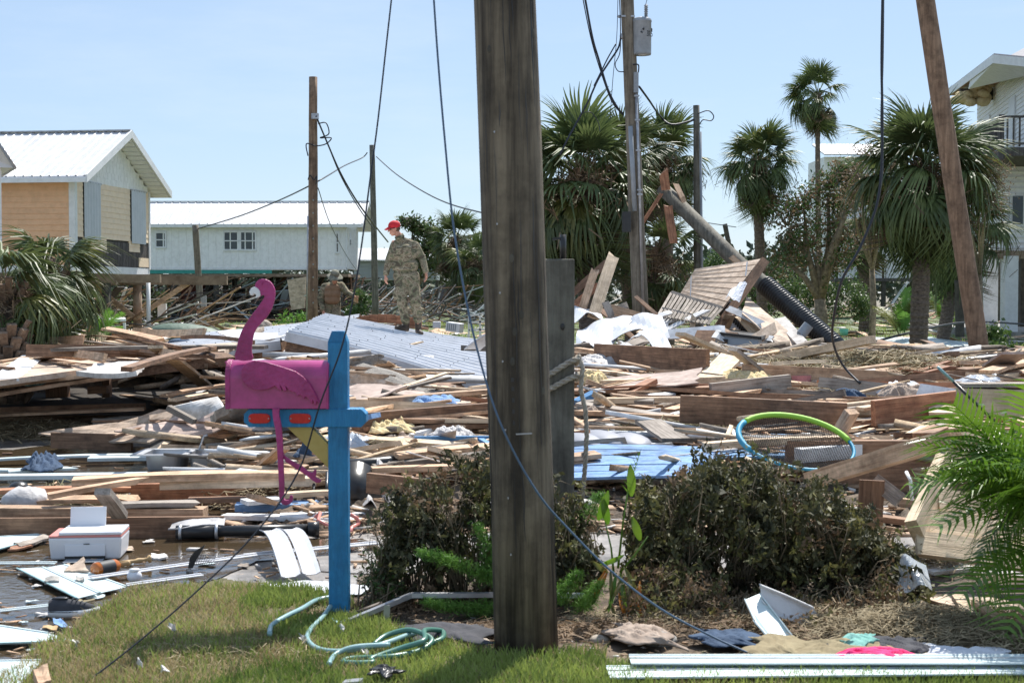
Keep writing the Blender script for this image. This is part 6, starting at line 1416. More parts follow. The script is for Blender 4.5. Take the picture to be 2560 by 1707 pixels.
palm('round compact palm standing alone in front of the sky', gz(1906, 52), PC(1895, 405, 52), .2, 1.75, 14, 60, dead=8, emin=-62, wind=(0, .05))
palm('tall slim windblown palm with shaggy top', gz(2050, 75), PC(2044, 232, 75), .15, 2.0, 15, 40, dead=14, yellow=4, emin=-80, wind=(-.45, .0), fruit=False, name='fan_palm_tree')
palm('dense palm left of the transformer pole, touching the tall dark pole', gz(1478, 31), PC(1455, 445, 31), .2, 2.05, 16, 66, dead=10, emin=-76, wind=(-.25, .02))
palm('palm with brown dead skirt directly behind the transformer pole', gz(1590, 33), PC(1553, 400, 33), .2, 1.55, 17, 44, dead=22, emin=-82, wind=(-.1, .05))
palm('palm with brown dead fronds right of the transformer pole', gz(1672, 35), PC(1655, 390, 35), .18, 1.4, 18, 44, dead=26, emin=-85)
palm('small palm fronds hanging low below the transformer pole', gz(1640, 32.5), PC(1640, 640, 32.5), .16, 1.4, 19, 22, dead=3, emin=-85)
palm('ragged palm right of the standing man', gz(1140, 85), PC(1142, 600, 85), .22, 2.2, 20, 44, dead=12, emin=-80)
palm('low palm at the edge of the tall dark pole in the distance', gz(1170, 82), PC(1190, 660, 82), .2, 2.2, 21, 34, dead=4, emin=-70)
palm('leaning palm at the left edge with long drooping fronds', Vector((gz(0, 19).x, 19, 0)), PC(15, 730, 19), .21, 1.05, 22, 34, dead=0, emin=-80, wind=(.25, 0), yellow=2, kmin=2)
palm('drooping fan palm crown in front of the peach house', Vector((gz(90, 20.5).x, 20.5, 0)), PC(125, 690, 20.5), .18, 1.0, 23, 40, dead=3, emin=-80, wind=(.2, 0), yellow=2, kmin=2)
# boots on the left-edge trunk
t = thing('palm_stump', 'thick boot-covered palm trunk at the lower left edge of the heap', 'palm trunk', gz(10, 18.4))
b0 = gz(14, 18.4); MB().tube([b0, b0+Vector((0, 0, 1.15))], [.26, .2], 14).build('trunk', M['bark'], t)
for k in range(70):
    rg = random.Random(k); a = (k*2.4) % 6.28; z = .15+.95*(k/70); q = b0+Vector((math.cos(a)*.22, math.sin(a)*.22, z)); MB().beam(q, q+Vector((math.cos(a)*.10, math.sin(a)*.10, .17)), .12, .05).build('boot', M['boot'], t)

def leafmesh(name, P, size, m, parent, seed, asp=.45, down=0):
    P = np.asarray(P); n = len(P); nr = np.random.RandomState(seed); D = nr.normal(0, 1, (n, 3)); D[:, 2] -= down; D /= np.linalg.norm(D, axis=1)[:, None]
    S_ = np.cross(D, nr.normal(0, 1, (n, 3))); S_ /= np.linalg.norm(S_, axis=1)[:, None]; s = size*nr.uniform(.45, 1.55, n)[:, None]
    U = np.cross(D, S_)
    V = np.stack([P-D*s*.5, P+S_*s*asp*.5+U*s*.08, P+D*s*.5, P-S_*s*asp*.5+U*s*.08], 1).reshape(-1, 3); I = np.arange(n)[:, None]*4
    o = npmesh(name, V, I+[0, 1, 2, 3], m, parent); o['kind'] = 'stuff'; return o
def tree(label, base, blobs, nleaf, lsize, m, seed, trunk_r=.15, lean=0, name='broadleaf_tree', cat='tree', leafm2=None, twigs=40):
    rg = random.Random(seed); base = Vector(base); t = thing(name, label, cat, base); nr = np.random.RandomState(seed)
    tk = MB(); blobs = [(Vector(c), r) for c, r in blobs]; zlow = min(c.z-r*.5 for c, r in blobs)
    fork = base+Vector((lean, 0, max(.3, zlow*.6))); tk.tube([base, base.lerp(fork, .5)+Vector((.05, 0, 0)), fork], [trunk_r, trunk_r*.85, trunk_r*.7], 9)
    P = []
    for c, r in blobs:
        tk.tube([fork, fork.lerp(c, .5)+Vector((rg.uniform(-.2, .2), 0, .1)), c], [trunk_r*.6, trunk_r*.35, trunk_r*.12], 6)
        for k in range(twigs//max(1, len(blobs))+2):
            d = Vector((rg.gauss(0, 1), rg.gauss(0, 1), rg.gauss(.2, 1))).normalized()*r*rg.uniform(.6, 1.05); q = c+d; tk.tube([c+d*.15, c+d*.6+Vector((0, 0, .05*r)), q], [trunk_r*.12, trunk_r*.07, .006], 4)
            nl = int(nleaf/len(blobs)/(twigs//max(1, len(blobs))+2)); P.append(np.array(q)*1.0-np.array(d)*.0+nr.normal(0, r*.2, (nl, 3))+np.outer(nr.uniform(-.5, .1, nl), np.array(d)))
    tk.build('trunk', M['twig'], t, True); P = np.concatenate(P); h = len(P)
    if leafm2: k = int(h*.6); idx = nr.permutation(h); leafmesh('crown', P[idx[:k]], lsize, m, t, seed); leafmesh('crown', P[idx[k:]], lsize, leafm2, t, seed+1)
    else: leafmesh('crown', P, lsize, m, t, seed)
    return t
tree('leafy tree right above the red cap of the standing man', gz(1045, 95), [(at(1030, 575, 95), 1.0), (at(1062, 600, 95), 1.2), (at(1050, 640, 95), 1.3), (at(1090, 640, 95), 1.1)], 4200, .26, M['leafg'], 31, .2, leafm2=M['leafd'])
tree('broken oak with split brown trunk and withered leaves right of the round palm', gz(2050, 50), [(at(2010, 520, 50), .9), (at(2070, 480, 50), .8), (at(1970, 570, 50), .9), (at(2100, 560, 50), 1.0), (at(2030, 620, 50), 1.1), (at(1960, 650, 50), .9), (at(2090, 640, 50), .9), (at(2140, 480, 49), .8), (at(2120, 430, 49), .6)], 9000, .13, M['leafg'], 32, .28, leafm2=M['leafb'], twigs=130)
tree('leafless brown branches spreading over the left of the big palm', gz(2180, 46), [(at(2190, 400, 40), .8), (at(2150, 440, 40), .7), (at(2220, 430, 39), .7), (at(2130, 500, 41), .6)], 1600, .07, M['leafb'], 33, .12, twigs=170)
tree('leafless brown branches spreading over the right of the big palm', gz(2450, 44), [(at(2440, 420, 36), .7), (at(2480, 450, 36), .6), (at(2470, 500, 36), .6), (at(2420, 470, 36), .6)], 1500, .06, M['leafb'], 34, .08, twigs=170)
tree('green bush below the broken oak', gz(2010, 54), [(at(1990, 745, 54), .8), (at(2060, 755, 54), .8), (at(2110, 735, 54), .9), (at(1940, 740, 54), .7), (at(2140, 770, 52), .6)], 5200, .12, M['leafg'], 35, .08, name='bush', cat='bush')
tree('pale green bush in the far gap left of the leaning piling', gz(1780, 90), [(at(1790, 660, 90), 1.1), (at(1770, 690, 90), 1.2), (at(1830, 690, 90), 1.1)], 3600, .2, M['leafg'], 36, .1, name='bush', cat='bush')
tree('sprawling shaded bush below the round palm', gz(1880, 60), [(at(1850, 720, 60), 1.0), (at(1920, 700, 60), 1.1), (at(1960, 720, 60), 1.0), (at(1880, 760, 58), .9)], 5000, .15, M['leafg'], 37, .08, leafm2=M['leafd'], name='bush', cat='bush')
tree('small bright sapling left of the brown pole', gz(735, 40), [(at(720, 800, 40), .3), (at(748, 795, 40), .3)], 260, .10, M['fern'], 38, .03, name='sapling', cat='sapling', twigs=8)
tree('leafy green vines under the peach house', gz(330, 56), [(at(320, 780, 56), .9), (at(250, 770, 56), .9), (at(400, 770, 56), .6), (at(180, 770, 56), 1)], 4200, .14, M['leafd'], 39, .06, leafm2=M['leafg'], name='bush', cat='bush')
tree('green bush beside the thin grey pole', gz(900, 62), [(at(905, 760, 62), .6), (at(890, 785, 62), .5)], 1500, .14, M['leafg'], 40, .05, name='bush', cat='bush')
tree('dark palmetto clump at the right of the leaning pole foot', gz(2490, 38), [(at(2480, 860, 38), .5), (at(2500, 890, 37), .4)], 1700, .16, M['leafg'], 41, .05, name='bush', cat='bush')
# small plume plants
def feather(name, m, Ln, nl, lw, droop, seed, ll=.3, vee=.35):
    rg = random.Random(seed); V = []; Fs = []
    def quad(*q): n = len(V); V.extend(q); Fs.append(tuple(range(n, n+len(q))))
    pt = lambda s: Vector((Ln*(s-.12*droop*s**3), 0, Ln*(.25*s-droop*.8*s**2.2)))
    for k in range(10):
        a, b = pt(k/10), pt((k+1)/10); w = .008*(1-k/11); quad(a+Vector((0, -w, 0)), a+Vector((0, w, 0)), b+Vector((0, w, 0)), b+Vector((0, -w, 0))); quad(a+Vector((0, 0, -w)), a+Vector((0, 0, w)), b+Vector((0, 0, w)), b+Vector((0, 0, -w)))
    for i in range(nl):
        s = lerp(.16, .99, i/nl); p = pt(s); T = (pt(min(1, s+.02))-pt(s-.02)).normalized(); l = Ln*ll*(math.sin(math.pi*min(1, s*.85+.12))**.6)*rg.uniform(.85, 1.1)
        for sg in (-1, 1):
            d = (T*.62+Vector((0, sg*.85, vee))).normalized(); prev = None; wv = T
            for k in range(4):
                q = k/3; c = p+(d+Vector((rg.uniform(-.05, .05), rg.uniform(-.05, .05), rg.uniform(-.05, .05))))*l*q+Vector((0, 0, -l*.55*q*q*rg.uniform(.6, 1.4))); w = lw*(1-q**1.6)+.0006
                e = (c-wv*w, c+wv*w)
                if prev: quad(prev[0], prev[1], e[1], e[0])
                prev = e
    me = bpy.data.meshes.new(name); me.from_pydata([tuple(v) for v in V], [], Fs); me.materials.append(m); return me
AR = [feather('frond', M['areca'], .85, 27, .0105, d, k, .40) for k, d in enumerate((.25, .5, .8, 1.1))]
def areca(label, base, n, sc, seed, spread=1.0, els=(15, 80), azs=(0, 6.28), name='areca_palm', cat='palm plant', meshes=AR):
    rg = random.Random(seed); t = thing(name, label, cat, base)
    for i in range(n):
        f = i/n; az = lerp(azs[0], azs[1], (i*.618) % 1); el = R(rg.uniform(*els)); place_frond(t, meshes[rg.randint(0, len(meshes)-1)], Vector(base)+Vector((rg.uniform(-.1, .1)*spread, rg.uniform(-.1, .1)*spread, rg.uniform(0, .25))), az, el, sc*rg.uniform(.75, 1.15), rg.uniform(-.7, .7))
    return t
b = at(2700, 1450, 6.7); st = areca('bright green feathery palm filling the right edge of the foreground', b, 20, 1.0, 51, 1.4, (8, 72), (1.7, 4.7))
for i in range(8): place_frond(st, AR[i % 4], at(2665, 1240, 6.75)+Vector((random.Random(i).uniform(-.05, .05), 0, random.Random(i+9).uniform(-.1, .12))), [2.6, 3.0, 3.3, 2.8, 3.6, 2.2, 3.9, 3.1][i], R([30, 8, -12, 50, 15, 35, 0, -28][i]), [.8, .85, .8, .7, .8, .75, .7, .75][i], [.4, -.3, .2, -.5, .3, 0, .5, -.2][i])
for k in range(5): MB().tube([b+Vector((.03*k, .02*k, -.45)), b+Vector((.02*k-.03, 0, .3))], [.02, .012], 8).build('stem', M['areca'], st, True)
CYC = [feather('frond', M['fern'], .9, 24, .016, d, 7+k, .28) for k, d in enumerate((.3, .6))]
CYD = [feather('frond', M['frondy'], .9, 22, .014, .5, 9, .26)]
areca('small cycad with yellow-green leaves under the peach house', gz(255, 38)+Vector((0, 0, .3)), 12, .9, 52, .4, (30, 80), name='cycad', cat='cycad', meshes=CYC)
areca('yellowish feather palm seedling beside the big palm trunk', gz(2255, 44)+Vector((0, 0, .2)), 12, 1.5, 53, 1.0, (35, 85), name='young_palm', cat='palm plant', meshes=[CYC[0], CYD[0]])
areca('olive feather palm seedling right of the big palm trunk', gz(2370, 47)+Vector((0, 0, .3)), 10, 1.5, 54, 1.0, (35, 85), name='young_palm', cat='palm plant', meshes=[CYD[0], CYC[0]])
# far woods
nr = np.random.RandomState(9); P = []
for k in range(650):
    px = nr.uniform(-200, 2760); Y = nr.uniform(120, 175)
    top = interp(px, [(0, 660), (300, 690), (900, 690), (1000, 640), (1150, 650), (1300, 620), (1500, 600), (1750, 668), (1850, 660), (2000, 620), (2150, 620), (2400, 640), (2600, 600)])
    z = nr.uniform(.2, 1)*(1.6+(HZ-top)*Y/F); c = np.array(((px-CX)/F*Y, Y, max(.4, z))); P.append(c+nr.normal(0, 1, (48, 3))*[1.5, 1.2, .9])
tag(leafmesh('distant_woods', np.concatenate(P), .8, M['farleaf'], None, 9), 'low belt of far trees along the horizon', 'trees')

#@@FOREGROUND
# ------------------------------------------------------------------ flamingo mailbox
def cut(name, pts, Y, th, m, parent, bevel=.003):
    P = [at(x, y, Y-th/2) for x, y in pts]; o = MB().prism(P, (0, th, 0)).build(name, m, parent); recalc(o)
    if bevel: b = o.modifiers.new('b', 'BEVEL'); b.width = bevel; b.segments = 2; b.limit_method = 'ANGLE'; b.angle_limit = R(50)
    return o
def zp(l, ox=540, oy=680, s=2.614): return [(ox+x/s, oy+y/s) for x, y in l]
def smooth_poly(pts, sub=3):
    out = []; n = len(pts)
    for i in range(n):
        p0, p1, p2, p3 = [Vector(pts[(i+k-1) % n]) for k in range(4)]
        for k in range(sub):
            t = k/sub; out.append(tuple(.5*((2*p1)+(p2-p0)*t+(2*p0-5*p1+4*p2-p3)*t*t+(3*p1-p0-3*p2+p3)*t**3)))
    return out
def mailbox():
    Y = 7.0; s = Y/F; base = G(846, 1545); t = thing('mailbox_post', 'blue wooden mailbox post with chamfered arm, yellow brace and two red reflectors', 'mailbox post', (at(846, 732, Y).x, Y, 0))
    x = at(846, 732, Y).x; w = 49*s; ztop = at(846, 827, Y).z
    MB().box((x, Y, (ztop-.055)/2-.02), (w, w, ztop-.055+.04)).build('post', M['post'], t, bevel=.004)
    MB().box((x, Y, ztop-.0275), (w, w, .055), None, .62).build('post_cap', M['post'], t, bevel=.002)
    xa, xb = at(615, 1042, Y).x, at(918, 1042, Y).x; za, zb = at(0, 1065, Y).z, at(0, 1020, Y).z; c = .024
    prof = [(xa, za+c), (xa+c, za), (xb-c, za), (xb, za+c), (xb, zb-c), (xb-c, zb), (xa+c, zb), (xa, zb-c)]
    o = MB().prism([(px, Y-w/2-.008, pz) for px, pz in prof], (0, w+.016, 0)).build('arm', M['post'], t, bevel=.003); recalc(o)
    br = cut('brace', [(716, 1066), (776, 1066), (823, 1112), (823, 1172)], Y, w*.8, M['yellow'], t)
    for px in (654, 755):
        cx, cz = at(px, 1043, Y).x, at(px, 1043, Y).z; P = []
        for k in range(24):
            a = 2*math.pi*k/24; ca, sa = math.cos(a), math.sin(a); P.append((cx+math.copysign(abs(ca)**.45, ca)*27*s, Y-w/2-.008, cz+math.copysign(abs(sa)**.7, sa)*12.5*s))
        o = MB().prism(P, (0, -.008, 0)).build('reflector', M['redrefl'], t, bevel=.003); recalc(o)
        for sg in (-1, 1): MB().ellip((cx+sg*23*s, Y-w/2-.018, cz), .0035, .002, .0035, None, 8, 5).build('screw', M['galv'], o)
    # the mailbox
    m = thing('mailbox', 'pink tunnel-shaped flamingo mailbox on the arm of the blue post', 'mailbox', (at(693, 1018, Y).x, Y, za+.1))
    xl, xr = at(571, 0, Y).x, at(820, 0, Y).x; z0, zt = at(0, 1018, Y).z, at(0, 900, Y).z; r = .085; zs = zt-r
    def tun(grow=0): 
        q = [(-r-grow, z0-grow*.5)] + [(-(r+grow)*math.cos(math.pi*k/18), zs+(r+grow)*math.sin(math.pi*k/18)) for k in range(19)] + [(r+grow, z0-grow*.5)]; return q
    MB().prism([(xl, Y+a, b) for a, b in tun()], (xr-xl, 0, 0)).build('body', M['magb'], m, bevel=.002)
    MB().prism([(xl-.012, Y+a, b) for a, b in tun(.004)], (.024, 0, 0)).build('door', M['mag'], m, bevel=.002)
    MB().prism([(xr-.006, Y+a, b) for a, b in tun(.003)], (.01, 0, 0)).build('rear_rim', M['mag'], m, bevel=.001)
    MB().box((xl-.016, Y, zt-.012), (.02, .03, .012)).build('latch', M['mag'], m, bevel=.002)
    Yn = Y-.04
    neck = [(125,572),(133,500),(152,420),(184,350),(226,290),(268,235),(300,190),(318,158),(300,152),(288,158),(285,135),(265,110),(254,98),(258,74),(275,55),(302,45),(335,52),(362,72),(380,105),(385,140),(380,185),(365,235),(338,283),(305,322),(272,358),(250,395),(240,435),(232,490),(232,530),(236,575)]
    nk = cut('neck', smooth_poly(zp(neck), 2), Y-.05, .02, M['mag'], m, .004)
    bk = cut('beak', zp([(252,95),(270,105),(286,125),(291,155),(272,168),(258,172),(262,150),(248,140),(238,155),(222,150),(217,130),(228,106)]), Y-.052, .026, M['white'], nk, .003)
    cut('beak_tip', zp([(258,172),(272,168),(262,188),(250,208),(250,190)]), Y-.052, .024, M['black'], nk, 0)
    MB().ellip(at(540+302/2.614, 680+72/2.614, Y-.062), .006, .004, .006, None, 12, 8).build('eye', M['mag'], nk, True)
    # wing with notched feathers, standing proud of the side
    wing = [(215,588),(255,578),(320,586),(400,610),(470,632),(520,650),(570,685),(615,735),(645,790),(662,825),(678,862),(668,856),(660,840),(655,858),(645,872),(638,850),(632,838),(628,862),(618,850),(606,826),(590,818),(580,812),(578,830),(566,822),(556,808),(542,800),(536,812),(524,800),(516,786),(490,780),(470,765),(452,742),(462,772),(448,780),(432,762),(416,735),(428,775),(410,768),(385,742),(345,764),(300,773),(250,768),(205,750),(175,712),(163,675),(168,635),(185,605)]
    wg = cut('wing', zp(wing), Y-r-.014, .018, M['mag'], m, .004)
    for (a, b) in ((275, 708), (577, 770)): MB().ellip(at(540+a/2.614, 680+b/2.614, Y-r-.025), .004, .003, .004, None, 8, 6).build('screw', M['mag'], wg)
    l1 = [(366,893),(415,893),(412,930),(428,1010),(436,1100),(440,1250),(446,1380),(443,1480),(455,1490),(475,1488),(482,1462),(492,1455),(502,1470),(498,1500),(480,1518),(455,1524),(432,1518),(420,1500),(412,1478),(410,1400),(403,1250),(396,1120),(386,1030),(372,960)]
    cut('leg', zp(l1), Y-r-.02, .018, M['mag'], m, .004)
    l2 = [(432,1160),(450,1200),(500,1235),(560,1265),(600,1300),(630,1310),(642,1288),(655,1292),(655,1318),(650,1340),(670,1350),(688,1358),(680,1376),(655,1378),(630,1362),(590,1330),(545,1300),(500,1270),(455,1240),(436,1215)]
    cut('leg', zp(l2), Y-r-.004, .016, M['mag'], m, .004)
mailbox()

# ------------------------------------------------------------------ hedges
def bush(label, prof, Y, dep, ns, nleaf, lsize, seed, mats, name='withered_hedge', green=0):
    rg = random.Random(seed); x0, x1 = prof[0][0], prof[-1][0]; base = gz((x0+x1)/2, Y); t = thing(name, label, 'hedge', base)
    tw = MB(); P = {k: [] for k in range(len(mats))}; nr = np.random.RandomState(seed)
    roots = [gz(lerp(x0, x1, (k+.5)/9), Y)+Vector((0, rg.uniform(-.1, .1), .0)) for k in range(9)]
    for i in range(ns):
        px = rg.uniform(x0, x1); yy = Y+rg.gauss(0, dep*.5); top = interp(px, prof); zt = (1.6+(HZ-top)*Y/F)*(1-.12*abs(rg.gauss(0, 1)))+.035*math.sin(px*.11)+.03*math.sin(px*.29+1)+rg.choice([0, 0, 0, .05])
        f = rg.random()**.75; z = max(.04, zt*f)
        c = Vector(((px-CX)/F*Y, yy, z)); rt = min(roots, key=lambda q: (q-c).length)+Vector((rg.uniform(-.05, .05), rg.uniform(-.05, .05), 0))
        if rg.random() < .25:
            e_ = Vector((rg.uniform(-.12, .12), rg.uniform(-.08, .02), rg.uniform(-.10, .06))); tw.tube([c, c+e_*.5+Vector((0, 0, .03)), c+e_], [.0022, .0016, .0008], 4)
        if rg.random() < .34:
            mid = rt.lerp(c, .55)+Vector((rg.uniform(-.06, .06), rg.uniform(-.06, .06), rg.uniform(0, .08))); tw.tube([rt, mid, c, c+Vector((rg.uniform(-.04, .04), rg.uniform(-.04, .04), rg.uniform(-.02, .07)))], [.006, .004, .002, .001], 4)
        if math.sin(px*.021+z*9+seed)+math.sin(px*.047-z*13+yy*5) > .8 and f > .15: continue
        d = np.array([rg.gauss(0, .5), rg.gauss(0, .5), rg.gauss(-.5 if f < .8 else .2, .6)]); d /= np.linalg.norm(d); n = nleaf if f > .25 else int(nleaf*.5)
        tt = nr.uniform(-.055, .055, n); pts = np.array(c)+np.outer(tt, d)+nr.normal(0, .016, (n, 3)); k = rg.choices(range(len(mats)), [7, 3, .5 if f > .3 else 2.2][:len(mats)])[0]; P[k].append(pts)
    tw.build('branches', M['twig'], t, True)['kind'] = 'stuff'
    for k in P:
        if P[k]: leafmesh('foliage', np.concatenate(P[k]), lsize, M[mats[k]], t, seed+k, .42, .9)
    return t
bush('withered dark green hedge between the blue post and the tall dark pole', [(925, 1330), (950, 1260), (990, 1225), (1050, 1190), (1090, 1200), (1130, 1150), (1180, 1140), (1230, 1165), (1280, 1150), (1340, 1190), (1400, 1200), (1450, 1230), (1490, 1290)], 7.35, .28, 960, 24, .036, 61, ['leafd', 'leafo', 'leafb'])
bush('large withered dark green hedge right of the tall dark pole', [(1585, 1300), (1620, 1200), (1680, 1190), (1740, 1150), (1790, 1110), (1850, 1150), (1900, 1150), (1960, 1185), (2040, 1195), (2090, 1240), (2130, 1290), (2190, 1310), (2240, 1380), (2275, 1450)], 7.5, .38, 1700, 24, .037, 62, ['leafd', 'leafo', 'leafb'])
bush('low brown dead growth sprawling at the foot of the right hedge', [(1560, 1450), (1700, 1430), (1820, 1460), (1850, 1610), (2060, 1610), (2085, 1470), (2200, 1450), (2280, 1500)], 7.0, .3, 520, 18, .026, 63, ['leafb', 'leafo', 'leafd'], name='low_dead_growth')
bush('thin sprawling weeds at the left foot of the left hedge', [(880, 1420), (920, 1400), (960, 1440), (1010, 1450)], 7.2, .12, 45, 18, .022, 64, ['leafg', 'leafd'], name='weeds')
def fernbranch(label, pts, Y, n, seed, ln=.030, rad=.035):
    nr = np.random.RandomState(seed); base = at(*pts[0], Y); t = thing('fern_branch', label, 'fern', base); P = [at(x, y, Y-.03*i) for i, (x, y) in enumerate(pts)]
    MB().tube(P, .003, 5).build('stem', M['areca'], t); Q = []
    for i in range(n):
        f = nr.rand()*(len(P)-1); k = min(len(P)-2, int(f)); p = P[k].lerp(P[k+1], f-k); Q.append(np.array(p)+nr.normal(0, rad*(1-.55*f/(len(P)-1)), 3)*[1, 1, .6])
    leafmesh('needles', Q, ln, M['fern'], t, seed, .09)
fernbranch('bright green foxtail fern arm reaching left in the middle of the left hedge', [(1240, 1450), (1190, 1425), (1120, 1400), (1050, 1378)], 7.0, 3000, 1)
fernbranch('bright green foxtail fern arm lying low at the foot of the left hedge', [(1245, 1520), (1190, 1518), (1120, 1515), (1062, 1503)], 6.95, 3000, 2)
fernbranch('upright bright fern tuft in the left hedge near the pole', [(1235, 1430), (1230, 1380), (1190, 1310)], 7.05, 1300, 3)
fernbranch('bright fern plume just right of the foot of the tall dark pole', [(1390, 1500), (1415, 1470), (1448, 1430)], 6.95, 1500, 4)
fernbranch('second bright fern plume lower right of the tall dark pole', [(1450, 1520), (1475, 1490), (1500, 1455)], 6.9, 1500, 5)
fernbranch('upright fern plume rising above the broad-leaf plant', [(1470, 1300), (1490, 1260), (1500, 1232)], 7.3, 900, 6)
def leafplant():
    t = thing('canna_plant', 'green broad-leaved plant with tall stems right of the tall dark pole', 'plant', G(1535, 1560))
    for (a, b, c) in (((1545, 1420), (1558, 1300), (1578, 1180)), ((1535, 1440), (1528, 1370), (1510, 1290)), ((1550, 1430), (1585, 1390), (1620, 1340))):
        MB().tube([at(*a, 6.95), at(*b, 6.95), at(*c, 6.95)], [.007, .005, .003], 6).build('stem', M['areca'], t, True)
    def leaf(p0, p1, w, m='areca', Y=6.93, bend=.03):
        a, b = at(*p0, Y), at(*p1, Y-.05); d = (b-a); sd_ = d.cross(Vector((0, 1, .3))).normalized(); vs = []; fs = []; n = 7
        for k in range(n+1):
            s = k/n; c = a+d*s+Vector((0, -bend*math.sin(s*3.1), 0)); ww = w*math.sin(math.pi*(s*.93+.05))**.7
            vs += [c-sd_*ww+Vector((0, -.012, 0)), c, c+sd_*ww+Vector((0, -.012, 0))]
        for k in range(n): i = 3*k; fs += [(i, i+1, i+4, i+3), (i+1, i+2, i+5, i+4)]
        MB().add(vs, fs).build('leaf', M[m], t, True)
    leaf((1495, 1300), (1520, 1225), .022); leaf((1520, 1310), (1505, 1240), .02); leaf((1578, 1240), (1575, 1160), .022); leaf((1600, 1350), (1580, 1290), .02)
    leaf((1500, 1410), (1560, 1385), .014); leaf((1520, 1430), (1480, 1400), .014, 'frondy'); leaf((1560, 1415), (1590, 1470), .012, 'frondy'); leaf((1540, 1430), (1520, 1530), .012, 'fern'); leaf((1550, 1430), (1565, 1540), .012)
    rg = random.Random(2)
    for k in range(16):
        x = rg.uniform(1490, 1600); y = rg.uniform(1410, 1500); leaf((x, y), (x+rg.uniform(-40, 40), y+rg.uniform(30, 80)), rg.uniform(.006, .011), rg.choice(['areca', 'frondy', 'orangeleaf', 'orangeleaf', 'leafo']))
    # comb-like leaf at the top
    a, b = at(1568, 1230, 6.94), at(1600, 1130, 6.92); d = b-a
    for k in range(9):
        p = a+d*(k/9); q = p+Vector((.035*(1-k/14), -.01, .05)); 
        for sg in (1, -1):
            q = p+Vector((sg*.032*(1-k/14), -.01, .045)); MB().add([p, p+Vector((0, 0, .012)), q], [(0, 1, 2)]).build('leaflet', M['areca'], t)
M['orangeleaf'] = mat('orange_leaf', (.50, .12, .02), .5, col2=(.62, .30, .04), nscale=9, trans=.3)
leafplant()
st_ = thing('tree_stump', 'cut stump standing behind the broad-leaved plant', 'stump', G(1610, 1345)); p = G(1610, 1345)
MB().tube([p, p+Vector((0, 0, .14))], [.10, .085], 12).build('trunk', M['bark'], st_); MB().tube([p+Vector((0, 0, .141)), p+Vector((0, 0, .146))], [.083, .083], 12).build('cut_face', M['pale'], st_)

# ------------------------------------------------------------------ hose, rails, cloths at the front
def gpts(l, z=.045): return [G(x, y, z if len(q) == 0 else q[0]+.02) for (x, y, *q) in l]
cable('garden_hose', gpts([(828, 1492), (790, 1500), (754, 1521, .05), (715, 1540, .05), (680, 1562, .04), (674, 1584, .05)]), .012, 'hoseh', 'pale teal hose arching left from the foot of the blue post', 10, 'hose')
cable('garden_hose', gpts([(826, 1515, .05), (808, 1540, .04), (780, 1568), (768, 1590), (778, 1610), (806, 1624), (850, 1627), (900, 1622, .03), (960, 1608, .05), (1010, 1590, .05), (1040, 1580, .05)]), .0115, 'hoseh', 'pale green hose curling from the post foot into the hose coil', 10, 'hose')
cable('garden_hose', gpts([(935, 1610, .03), (965, 1588, .05), (1015, 1574, .07), (1050, 1580, .07), (1080, 1600, .05), (1050, 1625, .03), (980, 1640, .03), (880, 1645, .02), (860, 1655, .02), (930, 1655, .02), (930, 1645), (1000, 1620, .05), (1060, 1600, .08), (1062, 1575, .08), (1105, 1577, .05), (1104, 1596, .04), (1062, 1612, .03)]), .012, 'hose', 'dark green garden hose lying in a loose coil on the lawn', 10, 'hose')
cable('garden_hose', gpts([(822, 1660, .02), (840, 1634, .03), (888, 1616, .05), (975, 1611, .05)]), .011, 'hoseh', 'pale hose loop on the left of the dark green coil', 10, 'hose')
t = thing('metal_rail', 'bent grey metal rail running from the blue post foot behind the tall pole', 'rail', G(852, 1560))
pr = [G(852, 1560, .02), at(1028, 1487, 6.9), at(1245, 1486, 6.95), at(1461, 1488, 7.0)]
for a, b in zip(pr, pr[1:]): MB().beam(a, b, .03, .022).build('bar', M['metalw' if b is pr[-1] else 'galv'], t)
MB().beam(at(968, 1512, 6.75), at(966, 1550, 6.75), .03, .006, (0, 1, 0)).build('bracket', M['galv'], t)
tag(MB().tube([G(866, 1542, .03), at(955, 1508, 6.9)], .013, 10).build('brown_tube', M['bootl'], None, True), 'short brown tube beside the foot of the blue post', 'tube')
tag(MB().beam(G(812, 1540, .03), G(848, 1560, .03), .018, .018).build('grey_tube', M['hoseh']), 'grey-blue tube end at the foot of the blue post', 'tube')
def rock(px, py, r, label, seed, m='rock', z=0):
    rg = random.Random(seed); mb = MB(); mb.ellip((0, 0, 0), r*rg.uniform(1, 1.5), r*rg.uniform(.8, 1.1), r*rg.uniform(.5, .7), None, 12, 8)
    mb.v = [(v[0]*rg.uniform(.9, 1.1), v[1]*rg.uniform(.9, 1.1), v[2]*rg.uniform(.88, 1.1)) for v in mb.v]; p = G(px, py, z+r*.3); mb.v = [(a+p.x, b+p.y, c+p.z) for a, b, c in mb.v]
    return tag(mb.build('rock', M[m], None, True), label, 'rock')
rock(1200, 1610, .05, 'tan rock at the left foot of the tall dark pole', 1); rock(1145, 1618, .035, 'smaller tan rock left of the tan rock by the pole', 2); rock(1100, 1600, .02, 'small pebble rock beside the hose coil', 3)
rock(1650, 1600, .07, 'mossy grey rock behind the beige cloth', 4, 'concrete'); rock(1500, 1600, .04, 'tan rock at the left end of the beige cloth', 5); rock(975, 1572, .03, 'small tan rock under the metal rail', 6); rock(530, 1612, .03, 'white shell lump lying on the lawn', 7, 'drywall'); rock(585, 1636, .016, 'tiny white shell on the lawn right of the shell lump', 8, 'drywall'); rock(290, 1650, .025, 'crumpled white paper lump on the lawn beside the cable', 9, 'drywall')
cloth('cloth', gpts([(1515, 1600), (1700, 1622), (1650, 1575), (1540, 1560)]), 'brownc', 'wrinkled beige cloth at the lawn edge right of the tall dark pole', 'cloth', .045, 22, 1)
